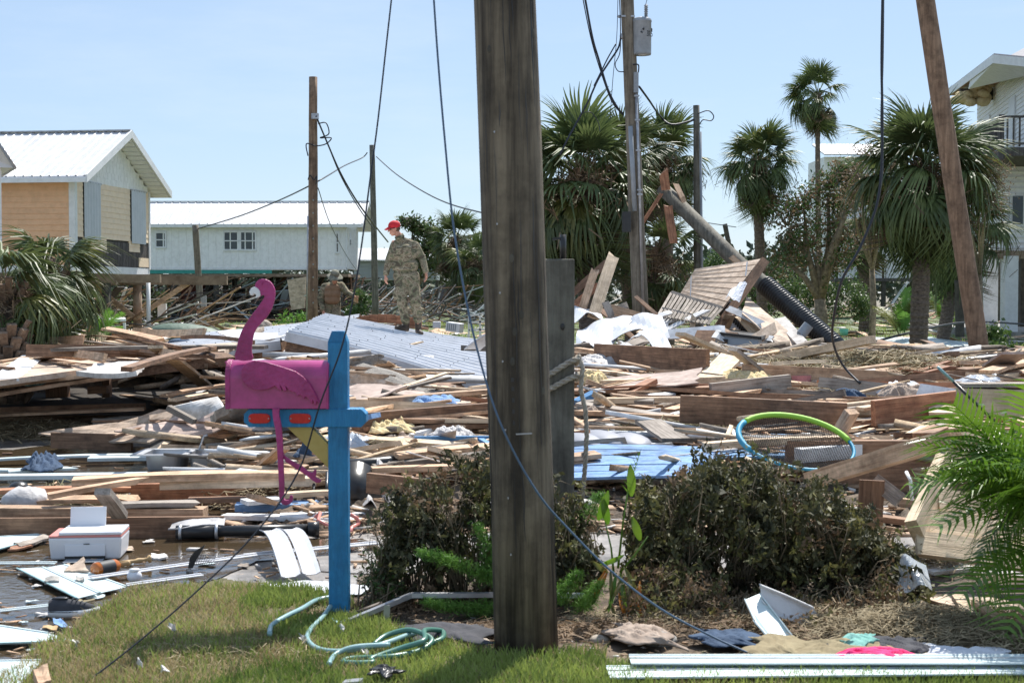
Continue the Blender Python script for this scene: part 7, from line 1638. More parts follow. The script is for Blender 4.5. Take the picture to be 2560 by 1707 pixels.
cloth('cloth', gpts([(1985, 1645), (2300, 1648), (2290, 1615), (1990, 1600)]), 'olivec', 'wrinkled olive-brown cloth behind the bright pink cloth', 'cloth', .04, 22, 2)
cloth('cloth', gpts([(2080, 1655, .03), (2298, 1657, .03), (2280, 1630, .04), (2100, 1632, .04)]), 'pinkc', 'bright pink cloth lying against the white siding strips', 'cloth', .045, 20, 3)
cloth('cloth', gpts([(2110, 1620, .04), (2195, 1618, .04), (2185, 1590, .05), (2120, 1590, .05)]), 'tealc', 'teal green knotted cloth above the bright pink cloth', 'cloth', .035, 16, 4)
cloth('cloth', gpts([(2180, 1632, .03), (2330, 1640, .03), (2310, 1600, .03), (2150, 1596, .03)]), 'darkc', 'charcoal cloth lying right of the teal cloth', 'cloth', .04, 18, 5)
cloth('cloth', gpts([(2300, 1645), (2560, 1652), (2500, 1625), (2290, 1612)]), 'whitec', 'thin white cloth spread on the straw at lower right', 'cloth', .025, 20, 6)
cloth('cloth', gpts([(1740, 1610), (1880, 1618), (1880, 1580), (1750, 1575)]), 'denim', 'dark blue cloth at the foot of the right hedge', 'cloth', .03, 16, 7)
cloth('cloth', gpts([(1870, 1640), (2010, 1642), (2000, 1590), (1880, 1590)]), 'olivec', 'olive cloth under the bent white downspout', 'cloth', .03, 16, 8)
cloth('cloth', gpts([(1000, 1600), (1230, 1605), (1230, 1560), (1020, 1560)]), 'darkc', 'dark cloth lying in the shade left of the tall pole foot', 'cloth', .03, 16, 9)
cloth('black_glove', gpts([(943, 1680, .05), (995, 1690, .05), (985, 1670, .05), (950, 1665, .05)]), 'black', 'small black rag on the lawn below the hose coil', 'rag', .02, 10, 10)
tag(MB().beam(G(860, 1706, .05), G(905, 1702, .06), .05, .015).build('metal_bracket', M['galv']), 'small grey metal piece at the bottom edge of the lawn', 'metal piece')
tag(MB().tube([G(2068, 1630, .05), G(2070, 1605, .06)], .012, 8).build('bottle_cap', M['black']), 'small black knob beside the bent white downspout', 'knob')
# siding strips along the front
def strip(label, p0, p1, w, k='vinyl', lip=.005):
    t = thing('siding_strip', label, 'siding', (p0+p1)/2); MB().beam(p0, p1, w, .004).build('face', M[k], t)
    d = (p1-p0).normalized(); sd_ = Vector((0, 0, 1)).cross(d).normalized()
    for sg in (-1, 1): MB().beam(p0+sd_*sg*w*.46+Vector((0, 0, lip/2)), p1+sd_*sg*w*.46+Vector((0, 0, lip/2)), .012, lip).build('lip', M[k], t)
    MB().beam(p0+Vector((0, 0, .004))+sd_*w*.1, p1+Vector((0, 0, .004))+sd_*w*.1, .004, .004).build('crease', M['galv'], t)
    return t
strip('upper of two long white siding strips across the bottom right', G(1575, 1648, .07), G(2900, 1648, .08), .15)
strip('lower of two long white siding strips across the bottom right', G(1520, 1680, .05), G(2900, 1666, .06), .19)
# bent downspout
def channel(name, pts, w, dp, m, parent, nrm):
    pts = [Vector(p) for p in pts]; nrm = Vector(nrm).normalized(); vs = []; fs = []
    for i, p in enumerate(pts):
        d = (pts[min(i+1, len(pts)-1)]-pts[max(0, i-1)]).normalized(); s_ = d.cross(nrm).normalized()
        vs += [p-s_*w/2+nrm*dp, p-s_*w/2, p+s_*w/2, p+s_*w/2+nrm*dp]
    for i in range(len(pts)-1):
        for k in range(3): fs.append((i*4+k, i*4+k+1, i*4+k+5, i*4+k+4))
    o = MB().add(vs, fs).build(name, m, parent); q = o.modifiers.new('s', 'SOLIDIFY'); q.thickness = .004; return o
t = thing('downspout', 'bent white metal gutter piece folded over at the lawn edge', 'gutter', G(1990, 1650))
def gutter_leg(name, pts, m, dz):
    P = [at(*q) for q in pts]; n = len(P)
    o = recalc(MB().prism(P, (0, .012, 0)).build(name, M[m], t))
    e = MB()
    for i in range(n):
        a_, b_ = P[i], P[(i+1) % n]
        if (b_-a_).length > .1: e.beam(a_+Vector((0, dz*.5, 0)), b_+Vector((0, dz*.5, 0)), .006, abs(dz), (0, -1, 0))
    e.build('folded_edge', M[m], o)
gutter_leg('lower_leg', [(1862, 1500, 6.68), (1900, 1484, 6.72), (1950, 1548, 6.6), (1999, 1612, 6.45), (2018, 1624, 6.4), (1967, 1646, 6.28), (1886, 1552, 6.55)], 'vinyl', -.035)
gutter_leg('upper_leg', [(1900, 1460, 6.70), (1960, 1484, 6.74), (2030, 1515, 6.78), (2052, 1545, 6.8), (2050, 1573, 6.74), (1990, 1550, 6.72), (1941, 1536, 6.7), (1905, 1500, 6.68)], 'metalw', -.03)
crumple('plastic_bag', 'clear plastic bag lying against the right end of the hedge', [at(2238, 1478, 7.0), at(2335, 1488, 6.9), at(2315, 1412, 7.1), at(2245, 1415, 7.1)], 12, .05, 12, 'bag', .002)
# ------------------------------------------------------------------ flooded road, lower left
def pan(label, pts, k='vinyl', z=.02, T=.004, cat='siding', wav=.004, name='siding', rag=0, seed=1, n=6):
    return quad_sheet(name, [G(x, y, z if not q else q[0]) for (x, y, *q) in pts], T, k, label, cat, wav, n, seed, ragged=rag)
def panr(label, pts, k='vinyl', z=.02):
    P = [G(x, y, z) for x, y in pts]; t = thing('siding', label, 'siding', sum(P, Vector())/4)
    MB().hexa(P+[p+Vector((0, 0, .004)) for p in P]).build('face', M[k], t)
    for f in (0, 1):
        a, b = P[0].lerp(P[1], f), P[3].lerp(P[2], f); MB().beam(a+Vector((0, 0, .006)), b+Vector((0, 0, .006)), .010, .006).build('seam', M['hoseh' if f == 0 else k], t)
    return t
panr('pale aqua siding panel slanting down to the right below the printer', [(42, 1422), (106, 1419), (246, 1484), (192, 1497)])
panr('second pale aqua siding panel, between the first and the bottle', [(112, 1420), (160, 1412), (318, 1468), (250, 1483)], z=.015)
panr('pale aqua siding panel at the left edge behind the printer', [(-40, 1385), (-30, 1345), (122, 1334), (44, 1362)])
panr('pale siding panel at the left edge beside the lawn', [(-60, 1612), (-40, 1560), (120, 1584), (196, 1604)])
panr('ribbed pale siding panel in the bottom left corner', [(-60, 1760), (-60, 1655), (104, 1652), (50, 1712)], z=.03)
strip('narrow aqua trim strip crossing the water left of the shoe', G(-30, 1530, .03), G(187, 1506, .03), .045)
strip('pale trim strip on the water left of the printer', G(-30, 1408, .03), G(139, 1407, .03), .06)
strip('long white double rail lying across the puddle right of the bottle', G(226, 1444, .03), G(655, 1384, .04), .07, 'metalw')
strip('translucent white strip below the white double rail', G(318, 1462, .03), G(506, 1436, .05), .06, 'metalw')
strip('white double rail continuing behind the blue post to the hedge', G(615, 1388, .03), G(945, 1356, .03), .09, 'metalw')
pan('flat white board piece floating at the lawn edge below the curved panel', [(650, 1462), (900, 1484), (940, 1464), (760, 1452)], 'metalw', seed=3)
pan('pinkish wet board at the left edge of the lawn', [(30, 1645), (60, 1632), (190, 1608), (190, 1625)], 'osb', .02, .012, 'board', name='board', seed=4)
pan('tan board end sticking up at the bottom left corner', [(96, 1712, .10), (128, 1700, .10), (118, 1660, .12), (84, 1668, .12)], 'tan', T=.03, cat='board', name='board', seed=5)
pan('flat grey stone lying on the first aqua panel', [(112, 1450, .04), (146, 1449, .04), (148, 1440, .04), (114, 1441, .04)], 'concrete', T=.02, cat='stone', name='stone', rag=.005, seed=6)
pan('small dark stone on the second aqua panel', [(190, 1447, .04), (210, 1446, .04), (208, 1441, .04), (192, 1441, .04)], 'concrete', T=.015, cat='stone', name='stone', rag=.004, seed=7)
pan('grey wooden board scrap left of the printer', [(36, 1358, .03), (60, 1362, .03), (135, 1342, .03), (110, 1336, .03)], 'grey', T=.015, cat='board', name='board', rag=.01, seed=8)
pan('reddish board scrap floating left of the printer', [(20, 1372, .02), (80, 1366, .02), (82, 1360, .02), (40, 1362, .02)], 'red', T=.012, cat='board', name='board', rag=.008, seed=9)
pan('broken tan board piece beside the bottle', [(160, 1425, .03), (220, 1428, .03), (210, 1392, .06), (175, 1412, .03)], 'ply', T=.012, cat='board', name='board', rag=.01, seed=10)
pan('white floating foam scrap in the brown puddle', [(378, 1392, .012), (420, 1394, .012), (414, 1382, .012), (382, 1382, .012)], 'drywall', T=.012, cat='scrap', name='scrap', rag=.01, seed=11)
pan('tan and green board scrap below the first aqua panel', [(190, 1503), (238, 1502), (236, 1496), (200, 1496)], 'olivec', cat='scrap', name='scrap', seed=12)
pan('blue plastic scrap floating below the shoe', [(135, 1560), (170, 1563), (150, 1545), (132, 1548)], 'bluefade', cat='scrap', name='scrap', seed=13)
pan('tan scrap floating below the shoe', [(105, 1572), (140, 1572), (145, 1562), (108, 1562)], 'cork', cat='scrap', name='scrap', seed=14)
rg = random.Random(8)
for i in range(46):
    px = rg.uniform(-20, 620); py = rg.uniform(1345, 1640)
    if py > interp(px, EDGE)-15: continue
    w = rg.uniform(8, 26); h_ = w*rg.uniform(.15, .35); k = rg.choice(['drywall', 'concrete', 'ply', 'tarp', 'vinyl', 'grey'])
    nm = {'drywall': 'white', 'concrete': 'grey', 'ply': 'tan', 'tarp': 'wet grey', 'vinyl': 'pale aqua', 'grey': 'dark wooden'}[k]
    o = pan('thin %s scrap floating on the brown puddle left of the lawn' % nm, [(px-w, py+h_), (px+w, py+h_*.6), (px+w*.7, py-h_), (px-w*.6, py-h_*.7)], k, .008, .004, 'scrap', .002, 'floating_scrap', .012, i, 4); o['group'] = nm+' scraps floating on the puddle'
rg = random.Random(21)
for i in range(12):
    px = rg.uniform(150, 1350); py = rg.uniform(1560, 1700)
    if py < interp(px, EDGE)+20: continue
    pan('small crumpled %s scrap on the lawn %s' % (['white', 'pale', 'off-white'][i % 3], ('left of the hose coil', 'near the hose coil', 'left of the dark cable')[0 if 500 < px < 800 else 1 if px >= 800 else 2]), [(px-7, py+4, .05), (px+6, py+5, .06), (px+8, py-4, .07), (px-5, py-5, .05)], 'drywall', cat='scrap', name='paper_scrap', wav=.01, rag=.006, seed=i, n=4)['group'] = 'paper scraps dropped on the lawn'
# curved white panel
t = thing('curved_siding', 'white curved two-section panel lying on the road left of the blue post', 'panel', G(720, 1440))
for k, (a, b, c, d) in enumerate([((648, 1366), (692, 1362), (752, 1440), (702, 1447)), ((695, 1361), (742, 1360), (802, 1435), (756, 1439))]):
    A, B, Cc, D = [G(x, y, .03) for x, y in (a, b, c, d)]; vs = []; fs = []; n = 10
    for i in range(n+1):
        s = i/n; up = .07*math.sin(s*math.pi)+.09*(1-s); p, q = A.lerp(D, s), B.lerp(Cc, s)
        for j in range(5): vs.append(p.lerp(q, j/4)+Vector((0, 0, up+(.012 if j in (0, 4) else 0))))
    for i in range(n):
        for j in range(4): fs.append((i*5+j, i*5+j+1, (i+1)*5+j+1, (i+1)*5+j))
    o = MB().add(vs, fs).build('section', M['metalw'], t, False); q = o.modifiers.new('s', 'SOLIDIFY'); q.thickness = .006
# printer
def printer():
    c = G(205, 1400, 0); t = thing('printer', 'white inkjet printer with raised paper tray standing in the puddle', 'printer', c)
    Mx = Matrix.Rotation(.10, 3, 'Z'); P = lambda x, y, z: c+Vector((0, .16, 0))+Mx @ Vector((x, y, z))
    w, d, h = .215, .15, .135
    MB().hexa([P(-w*.95, -d*.9, 0), P(w*.95, -d*.9, 0), P(w*.95, d, 0), P(-w*.95, d, 0), P(-w, -d, h), P(w, -d, h), P(w, d, h), P(-w, d, h)]).build('body', M['printer'], t, bevel=.012)
    MB().hexa([P(-w, -d, h+.001), P(w, -d, h+.001), P(w, d, h+.001), P(-w, d, h+.001), P(-w*.99, -d*.97, h+.012), P(w*.99, -d*.97, h+.012), P(w*.99, d*.97, h+.012), P(-w*.99, d*.97, h+.012)]).build('coral_top_edge', M['coral'], t, bevel=.003)
    MB().box(P(.03, -.005, h+.022), (w*1.72, d*1.85, .018), Mx).build('scanner_lid', M['printer'], t, bevel=.005)
    MB().box(P(0, -d*.99, .058), (w*1.1, .006, .07), Mx).build('front_flap', M['printer'], t, bevel=.002)
    MB().box(P(.01, -d-.002, .096), (.035, .004, .005), Mx).build('flap_slot', M['black'], t)
    MB().box(P(0, -d*.97, .012), (w*1.1, .012, .022), Mx).build('paper_exit', M['black'], t)
    MB().box(P(.0, -d-.04, .004), (w*1.05, .12, .006), Mx).build('output_tray', M['pgrey'], t, bevel=.002)
    MB().box(P(-.03, d*.8, h+.085), (w*1.0, .012, .12), Mx @ Matrix.Rotation(-.25, 3, 'X')).build('paper_tray', M['printer'], t, bevel=.003)
    for k in range(4): MB().box(P(-.012+k*.011, -.06, h+.0318), (.006, .011, .001), Mx).build('badge', M['pgrey'], t)
printer()
def bottle():
    a, b = G(236, 1424, .045), G(296, 1412, .045); t = thing('liquor_bottle', 'amber liquor bottle with dark label lying beside the printer', 'bottle', (a+b)/2); d = (b-a).normalized()
    L_ = .24; p = lambda s: a+d*L_*s
    MB().tube([p(0), p(.02), p(.6), p(.68), p(.74)], [.036, .04, .04, .03, .015], 20).build('glass', M['amber'], t, True)
    MB().tube([p(.12), p(.52)], [.0412, .0412], 20, False).build('label', M['labelm'], t, True)
    MB().tube([p(.74), p(.96), p(.97), p(1.02)], [.014, .013, .017, .017], 14).build('neck', M['cork'], t, True)
    MB().beam(p(.35)+Vector((.0, -.0415, .0)), p(.5)+Vector((.0, -.0415, .0)), .002, .03, (0, 0, 1)).build('white_label', M['trim'], t)
bottle()
t = thing('wooden_spindle', 'tan turned wooden piece lying behind the bottle neck', 'spindle', G(345, 1400)); a, b = G(300, 1408, .03), G(376, 1396, .04)
MB().tube([a.lerp(b, s) for s in (0, .3, .5, .6, .75, .9, .95, 1)], [.016, .014, .011, .017, .011, .011, .024, .024], 12).build('spindle', M['cork'], t, True)
t = thing('plastic_jar', 'small white round jar lying in the puddle below the double rail', 'jar', G(336, 1445)); p = G(336, 1440, .03); MB().ellip(p, .042, .035, .035, None, 16, 10).build('body', M['whitec'], t, True); MB().tube([p+Vector((0, 0, .028)), p+Vector((0, 0, .042))], [.026, .028], 14).build('rim', M['trim'], t, True)
def shoe():
    c = G(185, 1540, 0); t = thing('sneaker', 'dark canvas sneaker with white sole lying in the puddle', 'shoe', c); X = Vector((1, .12, 0)).normalized(); Yv = Vector((-.12, 1, 0)).normalized()
    def P(x, y, z): return c+X*x+Yv*y+Vector((0, 0, z))
    def ring(z, sc, n=24, f=1.0): 
        o = []
        for k in range(n):
            a = 2*math.pi*k/n; x = math.cos(a)*.125*sc; y = math.sin(a)*.042*sc*(1+.12*math.cos(a)); o.append(P(x, y, z+.012*max(0, x/.125)**3)); 
        return o
    vs = ring(.004, 1)+ring(.034, 1.03); n = 24; MB().add(vs, [tuple(range(n))[::-1], tuple(range(n, 2*n))]+[(k, (k+1) % n, n+(k+1) % n, n+k) for k in range(n)]).build('sole', M['trim'], t, True)
    secs = []; N = 10
    for i in range(N+1):
        s = i/N; x = lerp(-.12, .112, s); w = .036*(math.sin(math.pi*(s*.86+.1))**.4); h = interp(s, [(0, .05), (.12, .062), (.3, .058), (.5, .05), (.7, .038), (.88, .026), (1, .012)])
        secs.append([P(x, math.cos(a)*w, .034+max(0, math.sin(a))*h) for a in [math.pi*k/8 for k in range(9)]])
    vs = [v for r_ in secs for v in r_]; fs = [(i*9+k, i*9+k+1, (i+1)*9+k+1, (i+1)*9+k) for i in range(N) for k in range(8)]+[tuple(range(9)), tuple(N*9+k for k in range(9))]
    MB().add(vs, fs).build('upper', M['darkc'], t, True); MB().ellip(P(-.065, 0, .093), .042, .022, .006, None, 14, 6).build('opening', M['black'], t, True)
    for k in range(4): MB().beam(P(-.005+k*.02, -.022, .088-k*.007), P(.0+k*.02, .022, .088-k*.007), .005, .004).build('lace', M['black'], t)
    MB().tube([P(-.12+.24*k/10, -.043*(math.sin(math.pi*(k/10*.86+.1))**.5), .03) for k in range(11)], .002, 5).build('stripe', M['black'], t)
shoe()
def sink():
    t = thing('kitchen_sink', 'stainless double-bowl kitchen sink with tap standing on the concrete', 'sink', G(470, 1184))
    A, B, Cc, D = at(352, 1153, 12.7), at(592, 1178, 12.3), at(545, 1145, 13.4), at(420, 1146, 13.3); c = at(470, 1160, 12.7)
    z = .17; x0, x1 = at(352, 1160, 12.6).x, at(590, 1160, 12.6).x; y0 = 12.45
    for k in (0, 1):
        xa = lerp(x0, x1, .06+.46*k); xb = lerp(x0, x1, .47+.44*k); vs = []; fs = []; n = 20
        for (zz, sc) in ((0.0, .70), (.012, .84), (.05, .93), (z, 1)):
            for q in range(n):
                a = 2*math.pi*q/n; ca, sa = math.cos(a), math.sin(a); vs.append(((xa+xb)/2+(xb-xa)/2*sc*math.copysign(abs(ca)**.5, ca), y0+.22+.21*sc*math.copysign(abs(sa)**.5, sa), zz+.005))
        for r_ in range(3): fs += [(r_*n+q, r_*n+(q+1) % n, (r_+1)*n+(q+1) % n, (r_+1)*n+q) for q in range(n)]
        fs.append(tuple(range(n))); MB().add(vs, fs).build('bowl', M['steel'], t, True)
    rim = MB()
    for (xa, xb, ya, yb) in ((x0-.05, x1+.05, y0-.03, y0+.02), (x0-.05, x1+.05, y0+.42, y0+.5), (x0-.05, x0+.05, y0, y0+.45), (x1-.06, x1+.05, y0, y0+.45), ((x0+x1)/2-.03, (x0+x1)/2+.02, y0, y0+.45)): rim.box(((xa+xb)/2, (ya+yb)/2, z+.006), (xb-xa, yb-ya, .012))
    rim.build('rim', M['steel'], t)
    b = Vector((at(497, 1145, 12.9).x, 12.93, z)); MB().tube([b, b+Vector((.02, 0, .06)), b+Vector((.05, -.02, .13)), b+Vector((.08, -.04, .135))], [.014, .011, .010, .014], 10).build('tap', M['steel'], t, True)
sink()
cloth('denim_trousers', [G(62, 1178, .05), G(140, 1182, .05), G(150, 1150, .06), G(80, 1146, .06)], 'denim', 'crumpled dark blue denim trousers on the siding strips left of the sink', 'trousers', .12, 16, 11)
t = thing('drain_pipe', 'black drain pipe with banded coupling floating behind the flamingo foot', 'pipe', G(620, 1345)); a, b = G(440, 1330, .05), G(798, 1322, .05)
MB().tube([a, a.lerp(b, .28)], [.045, .045], 16).build('coupling', M['black'], t, True); MB().tube([a.lerp(b, .2), a.lerp(b, .93)], .036, 16).build('pipe', M['black'], t, True); MB().tube([a.lerp(b, .92), b], [.045, .052], 16).build('bell_end', M['black'], t, True)
for f in (.02, .27): MB().tube([a.lerp(b, f), a.lerp(b, f+.02)], [.05, .05], 16).build('hose_clamp', M['steel'], t, True)
crumple('wet_cardboard', 'dark wet corrugated sheet lying over the black drain pipe', [G(420, 1318, .09), G(560, 1312, .09), G(565, 1300, .1), G(430, 1304, .1)], 4, .02, 8, 'tarp', .01)
t = thing('broken_fan', 'broken black fan guard sticking up from the white rail', 'fan guard', G(485, 1418)); a = G(470, 1420, .02)
MB().prism([a, a+Vector((.01, 0, .06)), a+Vector((.04, .0, .10)), a+Vector((.10, .0, .135)), a+Vector((.08, 0, .10)), a+Vector((.05, 0, .05)), a+Vector((.025, 0, .0))], (0, .012, 0)).build('blade', M['black'], t)
for k in range(9): MB().tube([a+Vector((.03+.012*k, .02, .02)), a+Vector((.05+.012*k, .03, .09-.006*k))], .0015, 4).build('wire', M['black'], t)
for k in range(4): MB().tube([a+Vector((.03, .02, .02+.018*k)), a+Vector((.15, .03, .015+.018*k))], .0015, 4).build('wire', M['black'], t)
rock(65, 1250, .16, 'grey plaster lump on the lumber at the left edge', 21, 'tarp', .05); rock(95, 1252, .1, 'smaller grey lump beside the plaster lump at left', 22, 'tarp', .05)
tag(MB().ellip(at(47, 1222, 10.8), .08, .08, .06, None, 14, 8).build('pot_lid', M['black'], None, True), 'dark round lid above the reddish board at the far left', 'lid')
# bent chair frame in the water
t = thing('chair_frame', 'rusty orange bent frame pieces right behind the blue post', 'frame', at(880, 1310, 9.6))
MB().tube([at(876, 1285, 9.6), at(893, 1295, 9.6), at(897, 1308, 9.6), at(880, 1318, 9.5), at(876, 1330, 9.4)], .014, 7).build('bar', M['coral'], t, True)
MB().tube([at(782, 1312, 9.7), at(790, 1290, 9.7), at(800, 1282, 9.7), at(795, 1300, 9.6), at(822, 1314, 9.5)], .012, 7).build('bar', M['coral'], t, True)
MB().beam(at(895, 1290, 9.8), at(930, 1298, 9.8), .1, .03).build('seat_board', M['brown'], t)
for k, (px, a, b) in enumerate(((785, 1190, 1258), (818, 1180, 1255))): tag(MB().tube([at(px, a, 10.4), at(px-2, b, 10.2)], .012, 6).build('iron_leg', M['black'], None, True), ['left','right'][k]+' one of two thin black uprights just left of the blue post', 'upright')
# far small items
t = thing('window_unit', 'white window air conditioner lying on the far grass right of the standing man', 'air conditioner', at(1133, 828, 34)); Mx = Matrix.Rotation(-.3, 3, 'Z') @ Matrix.Rotation(.12, 3, 'Y'); c = at(1137, 818, 34)
MB().box(c, (.36, .3, .22), Mx).build('case', M['trim'], t, bevel=.01)
for k in range(5): MB().box(c+Mx @ Vector((-.13+.05*k, -.155, 0)), (.025, .012, .16), Mx).build('grille_slat', M['pgrey'], t)
tag(MB().box(at(1092, 812, 30), (.16, .2, .14)).build('white_box', M['trim'], bevel=.01), 'small white box behind the boots of the standing man', 'box')
t = thing('metal_stair', 'white metal railing frame standing near the tall dark pole in the background', 'railing', at(1205, 830, 40))
for (a, b) in (((1172, 790), (1172, 845)), ((1200, 785), (1200, 845)), ((1225, 780), (1225, 845)), ((1172, 806), (1240, 802)), ((1172, 790), (1240, 778)), ((1172, 825), (1240, 822))): MB().beam(at(*a, 38), at(*b, 38), .05, .05, (0, 1, 0)).build('bar', M['trim'], t)
crumple('plastic_chair_part', 'grey-blue fibreglass panel standing behind the leaning pole foot', [at(2315, 905, 26), at(2450, 905, 26), at(2450, 880, 27), at(2350, 882, 27)], 6, .05, 6, 'pgrey', .02)
cloth('tarp', [Vector((gz(2290, 41).x, 40, .05)), Vector((gz(2480, 41).x, 40, .05)), Vector((gz(2480, 41).x, 47, .1)), Vector((gz(2290, 41).x, 47, .1))], 'vinyl', 'pale blue sheet lying on the grass behind the big palm trunk', 'tarp', .12, 10, 15)
t = thing('stilt_slab', 'grey concrete slab under the tall white house', 'slab', (19, 56, 0)); MB().box((22, 57, .1), (9, 14, .25)).build('slab', M['concrete'], t)

# ------------------------------------------------------------------ people
def skinmod(o, vox, sm=4):
    r_ = o.modifiers.new('remesh', 'REMESH'); r_.mode = 'VOXEL'; r_.voxel_size = vox; r_.use_smooth_shade = True
    s_ = o.modifiers.new('smooth', 'SMOOTH'); s_.factor = .5; s_.iterations = sm; return o
def hand(mb, wrist, palm, sp, curl, thumb, sc=1.0):
    """wrist point, palm direction, spread direction, curl direction, thumb side sign"""
    w = Vector(wrist); d = Vector(palm).normalized(); s = Vector(sp).normalized(); c = Vector(curl).normalized()
    k = w+d*.085*sc
    for q in (-1, -.33, .33, 1): mb.capsule(w+s*.012*q, k+s*.028*q*sc, .016*sc, .012*sc, 8)
    for q, L_ in ((-1, .062), (-.36, .078), (.3, .082), (.95, .07)):
        a = k+s*.029*q*sc; b = a+(d*.92+c*.3).normalized()*L_*.5*sc; e = b+(d*.65+c*.75).normalized()*L_*.5*sc
        mb.capsule(a-d*.01, b, .0105*sc, .0095*sc, 7); mb.capsule(b, e, .0095*sc, .008*sc, 7)
    a = w+d*.025*sc+s*thumb*.026*sc; b = a+(d*.6+s*thumb*.7+c*.2).normalized()*.036*sc; e = b+(d*.9+c*.4).normalized()*.03*sc
    mb.capsule(a, b, .013*sc, .0115*sc, 7); mb.capsule(b, e, .011*sc, .009*sc, 7)
def headmb(mb, c, f, up):
    f = Vector(f).normalized(); up = Vector(up); s = f.cross(up).normalized(); up = s.cross(f); Mx = Matrix((f, s, up)).transposed()
    P = lambda x, y, z: c+Mx @ Vector((x, y, z))
    mb.ellip(P(-.012, 0, .03), .098, .077, .098, Mx, 18, 12); mb.ellip(P(.022, 0, -.045), .066, .055, .07, Mx, 14, 10); mb.ellip(P(.045, 0, -.09), .03, .03, .024, Mx)
    mb.capsule(P(.088, 0, .012), P(.112, 0, -.022), .009, .014, 8); mb.ellip(P(.082, 0, .035), .016, .05, .012, Mx)
    mb.ellip(P(.088, 0, -.058), .010, .024, .007, Mx); mb.ellip(P(.086, 0, -.070), .009, .021, .006, Mx)
    for q in (-1, 1): mb.ellip(P(-.008, .078*q, -.005), .022, .009, .034, Mx, 10, 8); mb.ellip(P(.055, .04*q, -.015), .03, .02, .02, Mx)
    return P, Mx
def person_standing():
    best = None
    for i in range(200):
        for j in range(60):
            p = RS(i/200, j/60); q = proj(p); e = (q[0]-1022)**2+(q[1]-836)**2
            if best is None or e < best[0]: best = (e, p)
    B = best[1]+rup*.025; k = B.y/22.7; Lc = lambda x, y, z: B+Vector((x*k, y*k, z*k))
    def foot(x, y):        # height of the roof under a foot, relative to B
        n = rup; return (-(n.x*x+n.y*y)/n.z)
    t = thing('person', 'person in camouflage uniform, red cap and sunglasses standing on the collapsed roof', 'person', B)
    h = Vector(Lc(-.235, -.02, 1.655))
    b = MB(); fdir = (-.93, -.30, -.22); P, Mx = headmb(b, h, fdir, (0, 0, 1))
    b.capsule(Lc(-.10, .02, 1.47), Lc(-.19, .0, 1.60), .062, .056); b.capsule(Lc(-.07, .02, 1.38), Lc(-.04, .02, .9), .09, .085)
    for (a, e, w) in (((-.24, .0, 1.44), (-.33, .02, 1.17), (-.365, -.04, .93)), ((.09, .02, 1.40), (.21, .05, 1.20), (.272, -.03, .975))):
        b.capsule(Lc(*a), Lc(*e), .045, .038); b.capsule(Lc(*e), Lc(*w), .037, .028)
    hand(b, Lc(-.367, -.045, .92), (-.02, -.15, -1), (.5, -.85, 0), (.85, .3, -.2), 1); hand(b, Lc(.275, -.035, .965), (.06, -.15, -1), (.5, -.85, 0), (-.85, .2, -.2), 1, 1.05)
    for (a, e, w) in (((-.12, .02, .88), (-.10, -.05, .52), (-.055, .02, .14)), ((.05, .02, .88), (.10, -.05, .52), (.145, .03, .14))): b.capsule(Lc(*a), Lc(*e), .07, .05); b.capsule(Lc(*e), Lc(*w), .05, .035)
    skinmod(b.build('body', M['skin'], t, True), .0085, 2)
    j = MB(); j.capsule(Lc(-.18, .02, 1.37), Lc(.05, .02, 1.37), .095, .095, 16); j.capsule(Lc(-.12, .01, 1.48), Lc(.06, .02, 1.41), .07, .075, 14); j.capsule(Lc(-.13, .01, 1.48), Lc(-.21, .01, 1.41), .065, .075, 14); j.capsule(Lc(-.13, .02, .86), Lc(.06, .02, .85), .132, .132, 16); j.capsule(Lc(-.20, .0, 1.27), Lc(.04, .01, 1.27), .125, .12, 16); j.capsule(Lc(-.17, .02, 1.08), Lc(.045, .02, 1.08), .13, .125, 16); j.capsule(Lc(-.15, .02, .92), Lc(.055, .02, .90), .12, .12, 16); j.capsule(Lc(-.05, .02, 1.1), Lc(-.05, -.02, 1.3), .16, .15, 16)
    j.capsule(Lc(-.08, .02, 1.42), Lc(-.14, .01, 1.52), .085, .070, 14)
    for (a, e, w, r1, r2, r3) in (((-.225, .0, 1.395), (-.322, .03, 1.16), (-.362, -.03, .95), .082, .068, .055), ((.095, .02, 1.395), (.212, .06, 1.19), (.268, -.02, .99), .084, .070, .057)):
        j.capsule(Lc(*a), Lc(*e), r1, r2, 14); j.capsule(Lc(*e), Lc(*w), r2, r3, 14)
    for z in (1.02, 1.12, 1.22): j.ellip(Lc(-.05+.08*math.sin(z*40), -.10, z), .12, .035, .02)
    o = skinmod(j.build('jacket', M['camo'], t, True), .013, 3)
    for (x, z) in ((-.15, 1.30), (.0, 1.31)): MB().box(Lc(x, -.142, z), (.10, .03, .115), Matrix.Rotation(.05, 3, 'Z')).build('pocket', M['camo'], t, bevel=.008)
    MB().box(Lc(-.14, -.158, 1.375), (.10, .015, .025)).build('name_tape', M['hat'], t); MB().box(Lc(.01, -.155, 1.38), (.10, .015, .025)).build('name_tape', M['hat'], t)
    c_ = MB(); c_.tube([Lc(-.135, .0, 1.51), Lc(-.16, -.01, 1.56)], [.088, .082], 16, False); q = c_.build('collar', M['camo'], t, True); md = q.modifiers.new('s', 'SOLIDIFY'); md.thickness = .014
    r_ = MB(); r_.capsule(Lc(-.13, .02, .90), Lc(.06, .02, .90), .125, .125, 16)
